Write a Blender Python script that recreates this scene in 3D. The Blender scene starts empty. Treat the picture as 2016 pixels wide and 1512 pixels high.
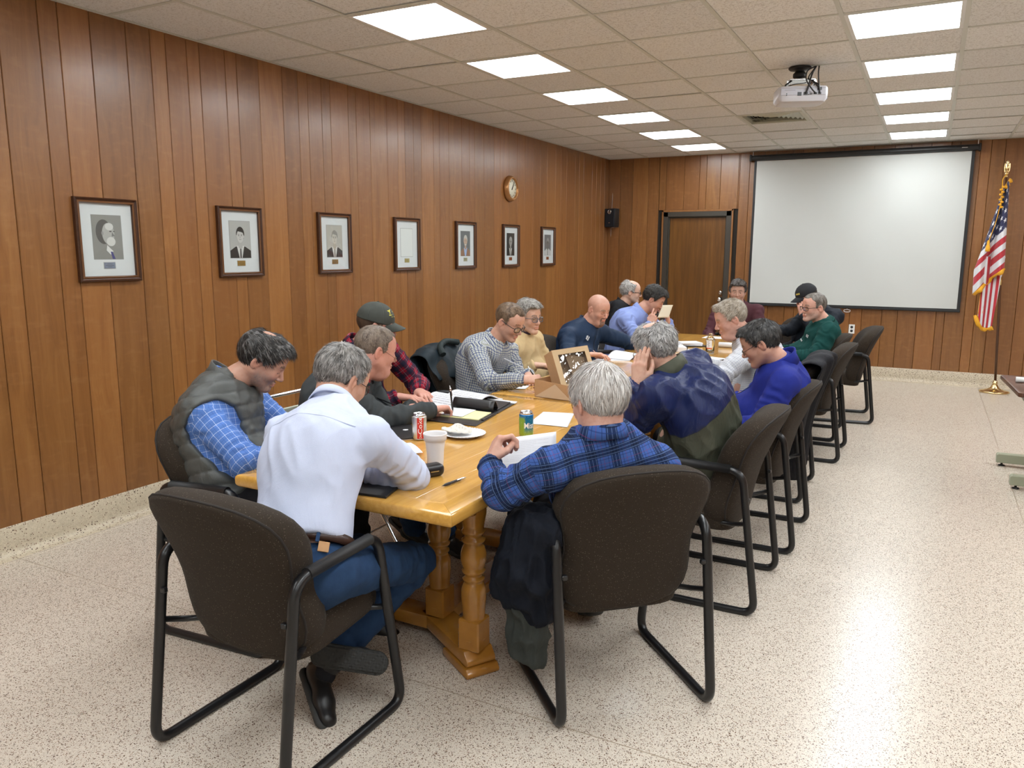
import bpy, bmesh, math, random, time
import numpy as np
from mathutils import Vector, Matrix

SC = bpy.context.scene
COL = SC.collection
PI = math.pi
random.seed(7)

# ------------------------------------------------------------------ camera
CF, CYAW, CPIT, CROL = 1541.11, -0.485821, -0.1690114, 0.00336
def _camera():
    f = Vector((math.sin(CYAW) * math.cos(CPIT), math.cos(CYAW) * math.cos(CPIT), math.sin(CPIT)))
    r = Vector((math.cos(CYAW), -math.sin(CYAW), 0)); u = r.cross(f)
    r2 = r * math.cos(CROL) + u * math.sin(CROL); u2 = -r * math.sin(CROL) + u * math.cos(CROL)
    cd = bpy.data.cameras.new('camera'); co = bpy.data.objects.new('camera', cd); COL.objects.link(co)
    cd.sensor_width = 36; cd.lens = CF * 36 / 2016; cd.clip_start = .05; cd.clip_end = 60
    m = Matrix((r2, u2, -f)).transposed().to_4x4(); m.translation = Vector((0, 0, 1.60))
    co.matrix_world = m; SC.camera = co
_camera()

# ------------------------------------------------------------------ world, lamp strength, exposure
W = bpy.data.worlds.new('world'); SC.world = W; W.use_nodes = True
W.node_tree.nodes['Background'].inputs[0].default_value = (.55, .65, .8, 1)
W.node_tree.nodes['Background'].inputs[1].default_value = .3
PANEL_STRENGTH = 19.8
PANEL_COLOR = (.92, .975, 1.01)
SC.view_settings.view_transform = 'Standard'
SC.view_settings.look = 'None'
SC.view_settings.gamma = 1.0
SC.view_settings.exposure = 0.0
SC.view_settings.use_curve_mapping = False
try:
    SC.cycles.use_denoising = True
    SC.cycles.max_bounces = 8
    SC.cycles.diffuse_bounces = 4
    SC.cycles.glossy_bounces = 4
    SC.cycles.transparent_max_bounces = 8
    SC.cycles.sample_clamp_indirect = 6
except Exception:
    pass

# room extents
RX0, RX1, RY0, RY1, RZ = -4.18, 3.70, -2.44, 10.85, 2.878

# ------------------------------------------------------------------ object helpers
def link(o, parent=None):
    COL.objects.link(o)
    if parent is not None: o.parent = parent
    return o
def tag(o, label=None, cat=None, group=None, kind=None):
    if label: o['label'] = label
    if cat: o['category'] = cat
    if group: o['group'] = group
    if kind: o['kind'] = kind
    return o
def empty(name, loc=(0, 0, 0), rz=0, label=None, cat=None, group=None, kind=None):
    o = bpy.data.objects.new(name, None); o.empty_display_size = .1
    o.location = loc; o.rotation_euler = (0, 0, rz); link(o)
    return tag(o, label, cat, group, kind)
def mobj(name, me, mat=None, parent=None, label=None):
    o = bpy.data.objects.new(name, me)
    if mat is not None and len(me.materials) == 0: me.materials.append(mat)
    link(o, parent)
    if label: o['label'] = label
    return o
def copy_tree(o, parent=None):
    c = o.copy(); COL.objects.link(c)
    if parent is not None: c.parent = parent
    for ch in list(o.children): copy_tree(ch, c)
    return c
def np_mesh(name, V, F, smooth=True, mat_idx=None):
    V = np.asarray(V, np.float32); F = np.asarray(F, np.int32); k = F.shape[1]
    me = bpy.data.meshes.new(name)
    me.vertices.add(len(V)); me.vertices.foreach_set('co', V.ravel())
    me.loops.add(len(F) * k); me.loops.foreach_set('vertex_index', F.ravel())
    me.polygons.add(len(F)); me.polygons.foreach_set('loop_start', np.arange(0, len(F) * k, k, dtype=np.int32))
    if mat_idx is not None: me.polygons.foreach_set('material_index', np.asarray(mat_idx, np.int32))
    me.polygons.foreach_set('use_smooth', np.full(len(F), smooth))
    me.update(calc_edges=True); me.validate()
    return me
def set_col(me, C):
    a = me.color_attributes.new('Col', 'FLOAT_COLOR', 'POINT')
    C = np.asarray(C, np.float32)
    if C.shape[1] == 3: C = np.concatenate([C, np.ones((len(C), 1), np.float32)], 1)
    a.data.foreach_set('color', C.ravel())

class MB:
    """collects simple solids into one mesh"""
    def __init__(s): s.v = []; s.f = []; s.m = []; s.sm = []
    def add(s, vs, fs, m=0, smooth=False):
        o = len(s.v); s.v += [tuple(p) for p in vs]
        for f in fs: s.f.append([i + o for i in f]); s.m.append(m); s.sm.append(smooth)
        return s
    def box(s, x0, x1, y0, y1, z0, z1, m=0, M=None):
        vs = [Vector((x, y, z)) for x in (x0, x1) for y in (y0, y1) for z in (z0, z1)]
        if M is not None: vs = [M @ p for p in vs]
        return s.add(vs, [(0, 1, 3, 2), (4, 6, 7, 5), (0, 4, 5, 1), (2, 3, 7, 6), (0, 2, 6, 4), (1, 5, 7, 3)], m)
    def tube(s, pts, r, n=10, m=0, closed=False, cap=True, up=None, aspect=1.0, smooth=True):
        pts = [Vector(p) for p in pts]; N = len(pts); vs = []
        rr = r if isinstance(r, (list, tuple)) else [r] * N
        ref = Vector(up) if up else None
        prev = None
        for i, p in enumerate(pts):
            if closed: t = (pts[(i + 1) % N] - pts[i - 1])
            else: t = pts[min(i + 1, N - 1)] - pts[max(i - 1, 0)]
            if t.length < 1e-9: t = Vector((0, 0, 1))
            t.normalize()
            if ref is not None: a = ref - t * ref.dot(t)
            elif prev is None:
                a = Vector((0, 0, 1)) if abs(t.z) < .9 else Vector((1, 0, 0)); a = a - t * a.dot(t)
            else: a = prev - t * prev.dot(t)
            if a.length < 1e-6: a = t.orthogonal()
            a.normalize(); prev = a; b = t.cross(a)
            for k in range(n):
                q = 2 * PI * (k + .5) / n
                vs.append(p + a * math.cos(q) * rr[i] + b * math.sin(q) * rr[i] * aspect)
        fs = []
        for i in range(N if closed else N - 1):
            j = (i + 1) % N
            for k in range(n):
                l = (k + 1) % n; fs.append((i * n + k, j * n + k, j * n + l, i * n + l))
        s.add(vs, [f[::-1] for f in fs], m, smooth)
        if cap and not closed:
            o = len(s.v) - len(vs)
            s.f.append([o + k for k in range(n)]); s.m.append(m); s.sm.append(False)
            s.f.append([o + (N - 1) * n + k for k in range(n)][::-1]); s.m.append(m); s.sm.append(False)
        return s
    def lathe(s, prof, n=24, c=(0, 0, 0), m=0, smooth=True, M=None, sx=1, sy=1):
        vs = []; 
        for (r, z) in prof:
            for k in range(n):
                q = 2 * PI * k / n; p = Vector((c[0] + r * math.cos(q) * sx, c[1] + r * math.sin(q) * sy, c[2] + z))
                vs.append(M @ p if M is not None else p)
        fs = []
        for i in range(len(prof) - 1):
            for k in range(n):
                l = (k + 1) % n; fs.append((i * n + k, i * n + l, (i + 1) * n + l, (i + 1) * n + k))
        s.add(vs, fs, m, smooth)
        o = len(s.v) - len(vs)
        if prof[0][0] > 1e-6: s.f.append([o + k for k in range(n)][::-1]); s.m.append(m); s.sm.append(False)
        if prof[-1][0] > 1e-6: s.f.append([o + (len(prof) - 1) * n + k for k in range(n)]); s.m.append(m); s.sm.append(False)
        return s
    def prism(s, poly, h0, h1, axis='z', m=0, M=None, smooth=False):
        n = len(poly); vs = []
        for h in (h0, h1):
            for (a, b) in poly:
                p = Vector({'z': (a, b, h), 'y': (a, h, b), 'x': (h, a, b)}[axis])
                vs.append(M @ p if M is not None else p)
        s.add(vs, [list(range(n))[::-1], list(range(n, 2 * n))], m)
        return s.add(vs, [(i, (i + 1) % n, n + (i + 1) % n, n + i) for i in range(n)], m, smooth)
    def grid(s, P, m=0, smooth=True, flip=False):
        """P[i][j] points"""
        a = len(P); b = len(P[0]); vs = [p for row in P for p in row]
        fs = [(i * b + j, i * b + j + 1, (i + 1) * b + j + 1, (i + 1) * b + j) for i in range(a - 1) for j in range(b - 1)]
        if flip: fs = [f[::-1] for f in fs]
        return s.add(vs, fs, m, smooth)
    def mesh(s, name, bevel=0, seg=1, weld=False, fix=True):
        me = bpy.data.meshes.new(name); me.from_pydata([tuple(p) for p in s.v], [], s.f)
        me.polygons.foreach_set('material_index', s.m); me.polygons.foreach_set('use_smooth', s.sm)
        me.update()
        if bevel or weld or fix:
            bm = bmesh.new(); bm.from_mesh(me)
            if weld or bevel: bmesh.ops.remove_doubles(bm, verts=bm.verts, dist=1e-5)
            if fix: bmesh.ops.recalc_face_normals(bm, faces=bm.faces)
            if bevel:
                es = [e for e in bm.edges if len(e.link_faces) == 2 and e.calc_face_angle(0) > .6]
                bmesh.ops.bevel(bm, geom=es, offset=bevel, segments=seg, affect='EDGES', profile=.5, clamp_overlap=True)
                for f in bm.faces:
                    if seg > 1: f.smooth = True
            bm.to_mesh(me); bm.free()
        return me
    def build(s, name, mat, parent=None, bevel=0, seg=1, label=None, weld=False, fix=True):
        me = s.mesh(name, bevel, seg, weld, fix)
        for mm in (mat if isinstance(mat, (list, tuple)) else [mat]): me.materials.append(mm)
        if bevel and seg > 1:
            try: me.set_sharp_from_angle(angle=.7)
            except Exception: pass
        return mobj(name, me, None, parent, label)
def arc_path(pts, rad, seg=6):
    """polyline with rounded corners"""
    pts = [Vector(p) for p in pts]; out = [pts[0]]
    for i in range(1, len(pts) - 1):
        p = pts[i]; a = (pts[i - 1] - p); b = (pts[i + 1] - p); r = min(rad, a.length * .48, b.length * .48)
        a = p + a.normalized() * r; b = p + b.normalized() * r
        for k in range(seg + 1):
            t = k / seg; out.append(a * (1 - t) ** 2 + p * 2 * t * (1 - t) + b * t * t)
    out.append(pts[-1]); return out

# ------------------------------------------------------------------ node helpers
class NT:
    def __init__(s, name):
        s.mat = bpy.data.materials.new(name); s.mat.use_nodes = True
        s.t = s.mat.node_tree; s.N = s.t.nodes; s.bsdf = s.N['Principled BSDF']
    def put(s, sock, v):
        if isinstance(v, bpy.types.NodeSocket): s.t.links.new(v, sock)
        elif v is not None:
            if isinstance(v, (tuple, list)) and len(v) == 3 and sock.type == 'RGBA': v = (*v, 1)
            sock.default_value = v
    def n(s, typ, out=0, props=None, **kw):
        nd = s.N.new('ShaderNode' + typ)
        for k, v in (props or {}).items(): setattr(nd, k, v)
        for k, v in kw.items():
            key = k.replace('_', ' ')
            sock = nd.inputs[int(k[1:])] if (k[0] == 'i' and k[1:].isdigit()) else nd.inputs[key]
            s.put(sock, v)
        return nd.outputs[out]
    def m(s, op, a, b=None, c=None, clamp=False):
        nd = s.N.new('ShaderNodeMath'); nd.operation = op; nd.use_clamp = clamp
        s.put(nd.inputs[0], a)
        if b is not None: s.put(nd.inputs[1], b)
        if c is not None: s.put(nd.inputs[2], c)
        return nd.outputs[0]
    def vm(s, op, a, b=None, out=0):
        nd = s.N.new('ShaderNodeVectorMath'); nd.operation = op
        s.put(nd.inputs[0], a)
        if b is not None: s.put(nd.inputs[1], b)
        return nd.outputs[out]
    def mix(s, fac, a, b, mode='MIX'):
        nd = s.N.new('ShaderNodeMix'); nd.data_type = 'RGBA'; nd.blend_type = mode
        s.put(nd.inputs[0], fac); s.put(nd.inputs[6], a); s.put(nd.inputs[7], b); return nd.outputs[2]
    def co(s, which='Object'):
        return s.n('TexCoord', which) if False else s.N.new('ShaderNodeTexCoord').outputs[which]
    def map(s, vec, scale=(1, 1, 1), loc=(0, 0, 0), rot=(0, 0, 0)):
        nd = s.N.new('ShaderNodeMapping'); s.put(nd.inputs[0], vec); nd.inputs[1].default_value = loc
        nd.inputs[2].default_value = rot; nd.inputs[3].default_value = scale; return nd.outputs[0]
    def noise(s, vec, scale=5, detail=2, rough=.5, dist=0, out=0):
        return s.n('TexNoise', out, Vector=vec, Scale=scale, Detail=detail, Roughness=rough, Distortion=dist)
    def ramp(s, fac, stops, interp='LINEAR'):
        nd = s.N.new('ShaderNodeValToRGB'); s.put(nd.inputs[0], fac); cr = nd.color_ramp; cr.interpolation = interp
        while len(cr.elements) < len(stops): cr.elements.new(.5)
        for e, (p, c) in zip(cr.elements, stops): e.position = p; e.color = (*c, 1) if len(c) == 3 else c
        return nd.outputs[0]
    def bump(s, h, strength=.3, dist=.002):
        return s.n('Bump', Strength=strength, Distance=dist, Height=h)
    def sep(s, vec, i):
        nd = s.N.new('ShaderNodeSeparateXYZ'); s.put(nd.inputs[0], vec); return nd.outputs[i]
    def comb(s, x, y, z):
        nd = s.N.new('ShaderNodeCombineXYZ')
        for i, q in enumerate((x, y, z)): s.put(nd.inputs[i], q)
        return nd.outputs[0]
    def rnd(s): return s.N.new('ShaderNodeObjectInfo').outputs['Random']
    def smooth(s, x, a, b):
        nd = s.N.new('ShaderNodeMapRange'); nd.interpolation_type = 'SMOOTHSTEP'
        s.put(nd.inputs[0], x); nd.inputs[1].default_value = a; nd.inputs[2].default_value = b; return nd.outputs[0]
    def fin(s, **kw):
        for k, v in kw.items():
            s.put(s.bsdf.inputs[{'col': 'Base Color', 'rough': 'Roughness', 'metal': 'Metallic', 'nor': 'Normal', 'spec': 'Specular IOR Level',
                                 'coat': 'Coat Weight', 'crough': 'Coat Roughness', 'sheen': 'Sheen Weight', 'srough': 'Sheen Roughness', 'stint': 'Sheen Tint',
                                 'sss': 'Subsurface Weight', 'trans': 'Transmission Weight', 'ior': 'IOR', 'alpha': 'Alpha',
                                 'ecol': 'Emission Color', 'estr': 'Emission Strength', 'aniso': 'Anisotropic'}[k]], v)
        return s.mat
def simple(name, col, rough=.5, noise=.0, nscale=20, bump=0, bscale=200, **kw):
    t = NT(name); c = col; co = t.co()
    if noise: 
        f = t.noise(co, nscale, 3)
        c = t.mix(f, tuple(x * (1 - noise) for x in col), tuple(min(1, x * (1 + noise)) for x in col))
    if bump: kw['nor'] = t.bump(t.noise(co, bscale, 3), bump, .001)
    return t.fin(col=c, rough=rough, **kw)

# ------------------------------------------------------------------ room materials
def wood_wall():
    t = NT('cherry_plank'); co = t.co(); r = t.rnd()
    off = t.comb(t.m('MULTIPLY', r, 37.), t.m('MULTIPLY', r, 91.), t.m('MULTIPLY', r, 53.))
    p = t.vm('ADD', co, off)
    warp = t.noise(t.map(p, (3, 3, .5)), 1.6, 3, .55, out=1)
    p2 = t.vm('ADD', t.map(p, (9, 9, .55)), t.vm('SCALE', warp)) 
    nd = t.N[-1]; nd = p2.node
    sc = nd.inputs[1].links[0].from_node; sc.inputs['Scale'].default_value = 1.4
    g = t.noise(p2, 2.2, 5, .6, .6)
    fine = t.noise(t.map(p, (120, 120, 3)), 3, 3, .6)
    cross = t.noise(t.map(p, (10, 10, 22)), 1.2, 2, .5)
    base = t.ramp(g, [(.28, (.200, .080, .020)), (.46, (.255, .106, .028)), (.58, (.280, .120, .033)), (.78, (.335, .155, .047))])
    tone = t.m('ADD', .84, t.m('MULTIPLY', r, .32))
    red = t.m('FRACT', t.m('MULTIPLY', r, 7.77))
    c = t.mix(t.m('MULTIPLY', red, .45), base, (.205, .075, .022))
    c = t.mix(1.0, c, t.comb(tone, tone, tone), 'MULTIPLY')
    c = t.mix(t.m('MULTIPLY', t.smooth(fine, .5, .75), .22), c, (.13, .035, .008))
    c = t.mix(t.m('MULTIPLY', t.smooth(cross, .5, .8), .12), c, (.5, .25, .09))
    # light sap wood streak at one edge of some boards
    h = t.m('ADD', t.m('MULTIPLY', g, .5), t.m('MULTIPLY', fine, .3))
    return t.fin(col=c, rough=t.m('ADD', .26, t.m('MULTIPLY', cross, .12)), spec=.55, coat=.25, crough=.22, nor=t.bump(t.m('ADD', h, t.m('MULTIPLY', cross, .6)), .20, .0015))
def wood_door():
    t = NT('door_veneer'); co = t.co()
    g = t.noise(t.map(co, (14, 14, .8)), 1.6, 5, .6, .5)
    f = t.noise(t.map(co, (120, 120, 3)), 3, 3, .6)
    c = t.ramp(g, [(.3, (.095, .038, .005)), (.55, (.15, .062, .009)), (.8, (.21, .095, .018))])
    c = t.mix(t.m('MULTIPLY', f, .25), c, (.12, .035, .006))
    return t.fin(col=c, rough=.38)
def terrazzo(name, base, dark, scale, amount, rough, bump=0.0):
    t = NT(name); co = t.co()
    wv = t.noise(co, scale * .35, 2, .5, out=1)
    p = t.vm('ADD', co, t.vm('SCALE', t.vm('SUBTRACT', wv, (.5, .5, .5))))
    p.node.inputs[1].links[0].from_node.inputs['Scale'].default_value = .010
    vor = t.N.new('ShaderNodeTexVoronoi'); t.put(vor.inputs['Vector'], p); vor.inputs['Scale'].default_value = scale
    dist, vc = vor.outputs['Distance'], vor.outputs['Color']
    pick = t.sep(vc, 0); size = t.sep(vc, 1)
    rad = t.m('ADD', .20, t.m('MULTIPLY', size, .32))
    chip = t.m('MULTIPLY', t.m('LESS_THAN', pick, amount), t.smooth(t.m('SUBTRACT', rad, dist), -.02, .05))
    dc = t.ramp(t.sep(vc, 2), dark, 'CONSTANT')
    v2 = t.N.new('ShaderNodeTexVoronoi'); t.put(v2.inputs['Vector'], p); v2.inputs['Scale'].default_value = scale * .62
    pale = t.m('MULTIPLY', t.sep(v2.outputs['Color'], 0), .8)
    b = t.mix(pale, base, tuple(min(1, x * 1.16 + .03) for x in base))
    cloud = t.noise(co, 1.1, 3, .5)
    b = t.mix(t.m('MULTIPLY', cloud, .35), b, tuple(x * .80 for x in base))
    c = t.mix(chip, b, dc)
    v3 = t.noise(co, 320, 2, .5)
    c = t.mix(t.m('MULTIPLY', t.m('GREATER_THAN', v3, .60), .50), c, (.20, .13, .09))
    kw = {}
    wav = t.noise(co, 5, 2)
    kw['nor'] = t.bump(wav, .10, .004)
    return t.fin(col=c, rough=rough, spec=.5, **kw)
DARKS = [(0, (.09, .045, .028)), (.25, (.21, .13, .085)), (.50, (.05, .030, .020)), (.65, (.30, .20, .14)), (.85, (.15, .075, .045))]
M_FLOOR = terrazzo('terrazzo_floor', (.62, .548, .460), DARKS, 205, .72, .24)
M_COVE = terrazzo('terrazzo_cove', (.56, .48, .35), DARKS, 120, .45, .42)
M_PLANK = wood_wall()
M_DOOR = wood_door()
def ceil_tile():
    t = NT('acoustic_tile'); co = t.co(); r = t.rnd()
    p = t.vm('ADD', co, t.comb(t.m('MULTIPLY', r, 50.), t.m('MULTIPLY', r, 31.), 0.))
    n1 = t.noise(p, 75, 3, .6, 1.2); n2 = t.noise(p, 160, 2, .5)
    pit = t.smooth(n1, .52, .62)
    tone = t.m('ADD', .93, t.m('MULTIPLY', r, .10))
    c = t.mix(t.m('MULTIPLY', pit, .60), (.86, .86, .84), (.58, .55, .50))
    c = t.mix(1.0, c, t.comb(tone, tone, tone), 'MULTIPLY')
    h = t.m('SUBTRACT', t.m('MULTIPLY', n2, .3), pit)
    return t.fin(col=c, rough=.95, spec=.1, nor=t.bump(h, .8, .002))
M_TILE = ceil_tile()
M_GRID = simple('grid_paint', (.62, .63, .57), .45)
M_DARK = simple('void_dark', (.02, .015, .01), .9)
def panel_mat():
    t = NT('lamp_diffuser')
    return t.fin(col=(.9, .9, .9), rough=.5, ecol=PANEL_COLOR, estr=PANEL_STRENGTH)
M_PANEL = panel_mat()
M_WHITE = simple('white_enamel', (.75, .75, .72), .35)
M_BLACK = simple('black_satin', (.012, .012, .013), .42)
M_BRASS = simple('brass', (.78, .60, .30), .22, metal=1.0)
M_CHROME = simple('chrome', (.75, .75, .76), .18, metal=1.0)
# ------------------------------------------------------------------ floor, ceiling, walls
def build_room():
    fl = empty('floor', kind='structure')
    # slabs of terrazzo between divider strips
    ys = [RY0, -2.36, 2.235, 6.85, RY1]; xs = [RX0, -4.07, .62, RX1]
    for i in range(len(xs) - 1):
        for j in range(len(ys) - 1):
            if ys[j + 1] - ys[j] < .01: continue
            b = MB(); b.box(xs[i] + .002, xs[i + 1] - .002, ys[j] + .002, ys[j + 1] - .002, -.05, 0)
            b.build('terrazzo_slab', M_FLOOR, fl)
    ms = simple('divider_strip', (.30, .23, .16), .4)
    for y in ys[1:-1]:
        b = MB(); b.box(RX0, RX1, y - .002, y + .002, -.05, .0004); b.build('divider_strip', ms, fl)
    for x in xs[1:-1]:
        b = MB(); b.box(x - .002, x + .002, RY0, RY1, -.05, .0003); b.build('divider_strip', ms if x > 0 else simple('edge_strip', (.62, .55, .42), .4), fl)
    # cove base
    def cove(name, p0, p1, n):
        p0 = Vector(p0); p1 = Vector(p1); n = Vector(n)
        prof = [(0, .165), (.022, .165), (.026, .158)] + [(.028 + .055 * (1 - math.cos(a)) , .055 * (1 - math.sin(a)) ) for a in [0, .3, .6, .9, 1.2, 1.45, PI / 2]] + [(0, 0)]
        b = MB(); vs = []
        for p in (p0, p1):
            for (d, z) in prof: vs.append(p + n * d + Vector((0, 0, z)))
        k = len(prof); b.add(vs, [(i, (i + 1) % k, k + (i + 1) % k, k + i) for i in range(k)], 0, True)
        b.add(vs, [list(range(k)), list(range(k, 2 * k))[::-1]])
        o = b.build(name, M_COVE); o['kind'] = 'structure'
        try: o.data.set_sharp_from_angle(angle=.6)
        except Exception: pass
    cove('baseboard_left', (RX0, RY0, 0), (RX0, RY1, 0), (1, 0, 0))
    cove('baseboard_back', (RX0, RY1, 0), (-3.42, RY1, 0), (0, -1, 0))
    cove('baseboard_back', (-2.32, RY1, 0), (RX1, RY1, 0), (0, -1, 0))
    cove('baseboard_right', (RX1, RY1, 0), (RX1, RY0, 0), (-1, 0, 0))
    cove('baseboard_front', (RX1, RY0, 0), (RX0, RY0, 0), (0, 1, 0))
    rng = random.Random(3)
    def seams(known, a, b):
        ks = sorted(k for k in known if a + .05 < k < b - .03); out = []
        x = ks[0]
        pre = []
        while x - a > .28:
            x -= rng.choice([.10, .13, .16, .20, .24]); pre.append(x)
        out = pre[::-1] + ks; x = out[-1]
        while b - x > .28:
            x += rng.choice([.10, .13, .16, .20, .24]); out.append(x)
        return [a] + [o for o in out if a + .04 < o < b - .04] + [b]
    # each wall : dark backing + planks with V edges
    def plank(parent, w, z0, z1, M, thick=.02):
        b = MB(); g = .0035; t = thick; 
        poly = [(g * .35, 0), (g * .35, t - .004), (g * .35 + .003, t), (w - g * .35 - .003, t), (w - g * .35, t - .004), (w - g * .35, 0)]
        b.prism(poly, z0, z1, 'z')
        o = b.build('plank', M_PLANK, parent, fix=True); o.matrix_local = M; return o
    LW = [2.435, 2.643, 2.751, 2.93, 3.15, 3.309, 3.415, 3.567, 3.663, 3.867, 3.964, 4.158, 4.379, 4.535, 4.637, 4.785, 4.884, 5.093, 5.19, 5.367, 5.595, 5.75, 5.852, 5.983, 6.105, 6.301, 6.403, 6.568, 6.803, 6.95, 7.051, 7.242, 7.46, 7.591, 7.79, 7.988, 8.177, 8.395, 8.58, 8.765, 9.009, 9.17, 9.343, 9.614, 9.75, 9.898, 10.195, 10.35, 10.508, 10.66]
    BW = [-3.988, -3.803, -3.574, -3.42, -3.318, -3.068, -2.859, -2.764, -2.575, -2.34, -2.20, -2.01, -1.87, -1.66, -1.54, -1.37, -1.17, -1.06, -.86, -.72, -.489, -.313, -.1, .108, .2, .407, .512, .651, .92, 1.05, 1.2]
    wl = empty('wall_left', kind='structure')
    b = MB(); b.box(RX0 - .1, RX0 + .001, RY0, RY1, 0, RZ + .03); b.build('backing', M_DARK, wl)
    ss = seams(LW, RY0, RY1)
    for a, c in zip(ss, ss[1:]):
        M = Matrix(((0, 1, 0, RX0), (-1, 0, 0, c), (0, 0, 1, 0), (0, 0, 0, 1)))
        plank(wl, c - a, .163, RZ, M)
    wb = empty('wall_back', kind='structure')
    b = MB(); b.box(RX0, -3.335, RY1 - .001, RY1 + .1, 0, RZ + .03); b.box(-2.40, RX1, RY1 - .001, RY1 + .1, 0, RZ + .03); b.box(-3.335, -2.40, RY1 - .001, RY1 + .1, 2.13, RZ + .03)
    b.build('backing', M_DARK, wb)
    ss = seams(BW, RX0 + .02, RX1)
    def bp(a, c, z0): plank(wb, c - a, z0, RZ, Matrix(((-1, 0, 0, c), (0, -1, 0, RY1), (0, 0, 1, 0), (0, 0, 0, 1))))
    for a, c in zip(ss, ss[1:]):
        x0, x1 = -3.415, -2.325
        if c <= x0 + .001 or a >= x1 - .001: bp(a, c, .163); continue
        if a < x0 - .01: bp(a, x0, .163)
        if c > x1 + .01: bp(x1, c, .163)
        bp(max(a, x0), min(c, x1), 2.158)
    wr = empty('wall_right', kind='structure')
    b = MB(); b.box(RX1 - .001, RX1 + .1, RY0, RY1, 0, RZ + .03); b.build('backing', M_DARK, wr)
    y = RY0
    rr = [.24, .16, .30, .20, .26]
    i = 0
    while y < RY1 - .001:
        w = min(rr[i % 5], RY1 - y); i += 1
        if RY1 - y - w < .06: w = RY1 - y
        M = Matrix(((0, -1, 0, RX1), (1, 0, 0, y), (0, 0, 1, 0), (0, 0, 0, 1))); plank(wr, w, .163, RZ, M); y += w
    wf = empty('wall_front', kind='structure')
    b = MB(); b.box(RX0, RX1, RY0 - .1, RY0 + .001, 0, RZ + .03)
    b.build('backing', simple('painted_plaster', (.62, .57, .48), .7), wf)
    # ceiling: grid bars, tiles
    ce = empty('ceiling', kind='structure')
    b = MB(); b.box(RX0, RX1, RY0, RY1, RZ + .12, RZ + .2); b.build('slab', M_DARK, ce)
    gx = [-.5427 + .6096 * k for k in range(-5, 8)]; gy = [4.254 + .6096 * r for r in range(-10, 11)]
    gx = [x for x in gx if RX0 + .1 < x < RX1 - .05]; gy = [y for y in gy if y < RY1 - .1]
    for x in gx:
        b = MB(); b.box(x - .0125, x + .0125, RY0, RY1, RZ - .003, RZ + .002); b.box(x - .002, x + .002, RY0, RY1, RZ, RZ + .03); b.build('grid_bar', M_GRID, ce)
    for y in gy:
        b = MB(); b.box(RX0, RX1, y - .0115, y + .0115, RZ - .002, RZ + .0025); b.build('grid_bar', M_GRID, ce)
    b = MB(); b.box(RX0, RX0 + .045, RY0, RY1, RZ - .003, RZ + .001); b.build('edge_angle', M_GRID, ce)
    b = MB(); b.box(RX0, RX1, RY1 - .045, RY1, RZ - .0032, RZ + .0008); b.build('edge_angle', M_GRID, ce)
    X = [RX0] + gx + [RX1]; Y = [RY0] + gy + [RY1]
    lightcols = [-.5427 - 4 * .6096, -.5427, -.5427 + 4 * .6096]
    cache = {}
    LIGHTS = []
    for i in range(len(X) - 1):
        for j in range(len(Y) - 1):
            x0, x1, y0, y1 = X[i], X[i + 1], Y[j], Y[j + 1]
            r = round((y0 - 4.254) / .6096)
            if any(abs(x0 - l) < .01 for l in lightcols) and r % 2 == 1 and y1 - y0 > .6:
                LIGHTS.append((x0, x1, y0, y1)); continue
            if abs(x0 - (-.5427 - 2 * .6096)) < .01 and r == 6: continue
            key = (round(x1 - x0, 3), round(y1 - y0, 3))
            if key not in cache:
                w, d = x1 - x0, y1 - y0; b = MB(); b.box(.006, w - .006, .006, d - .006, 0, .016); cache[key] = b.mesh('ceiling_tile'); cache[key].materials.append(M_TILE)
            o = mobj('ceiling_tile', cache[key], None, ce); dz = .0006 if rng.random() < .93 else .004
            o.location = (x0, y0, RZ + dz + .002)
    # a lamp in each lit cell
    w = .6096
    def lamp(x0, y0, label):
        e = empty('ceiling_light', (x0 + w / 2, y0 + w / 2, RZ), 0, label, 'light', 'square flat panels lit in the ceiling')
        b = MB(); o_, i_ = .293, .272
        for (a0, a1, b0, b1) in ((-o_, o_, -o_, -i_), (-o_, o_, i_, o_), (-o_, -i_, -i_, i_), (i_, o_, -i_, i_)): b.box(a0, a1, b0, b1, -.004, .03)
        b.build('frame', M_WHITE, e)
        b = MB(); b.box(-i_, i_, -i_, i_, .0, .012); b.build('diffuser', M_PANEL, e)
    cols = {round(lightcols[0], 2): 'left', round(lightcols[1], 2): 'right', round(lightcols[2], 2): 'far right'}
    ordn = ['farthest', 'second farthest', 'third farthest', 'fourth farthest', 'fifth farthest', 'sixth farthest']
    for c in lightcols:
        mine = sorted([l for l in LIGHTS if abs(l[0] - c) < .01], key=lambda l: -l[2])
        for k, l in enumerate(mine):
            nm = cols[round(c, 2)]
            if nm == 'far right' or k > 5 or (nm == 'right' and k > 4): lab = 'lit ceiling panel out of the picture above or behind the viewer'
            elif k == (5 if nm == 'left' else 4): lab = 'nearest and largest lit ceiling panel in the %s row' % nm
            else: lab = 'lit ceiling panel, %s from the screen wall, in the %s row' % (['first', 'second', 'third', 'fourth', 'fifth'][k], nm)
            lamp(l[0], l[2], lab)
build_room()

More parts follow.
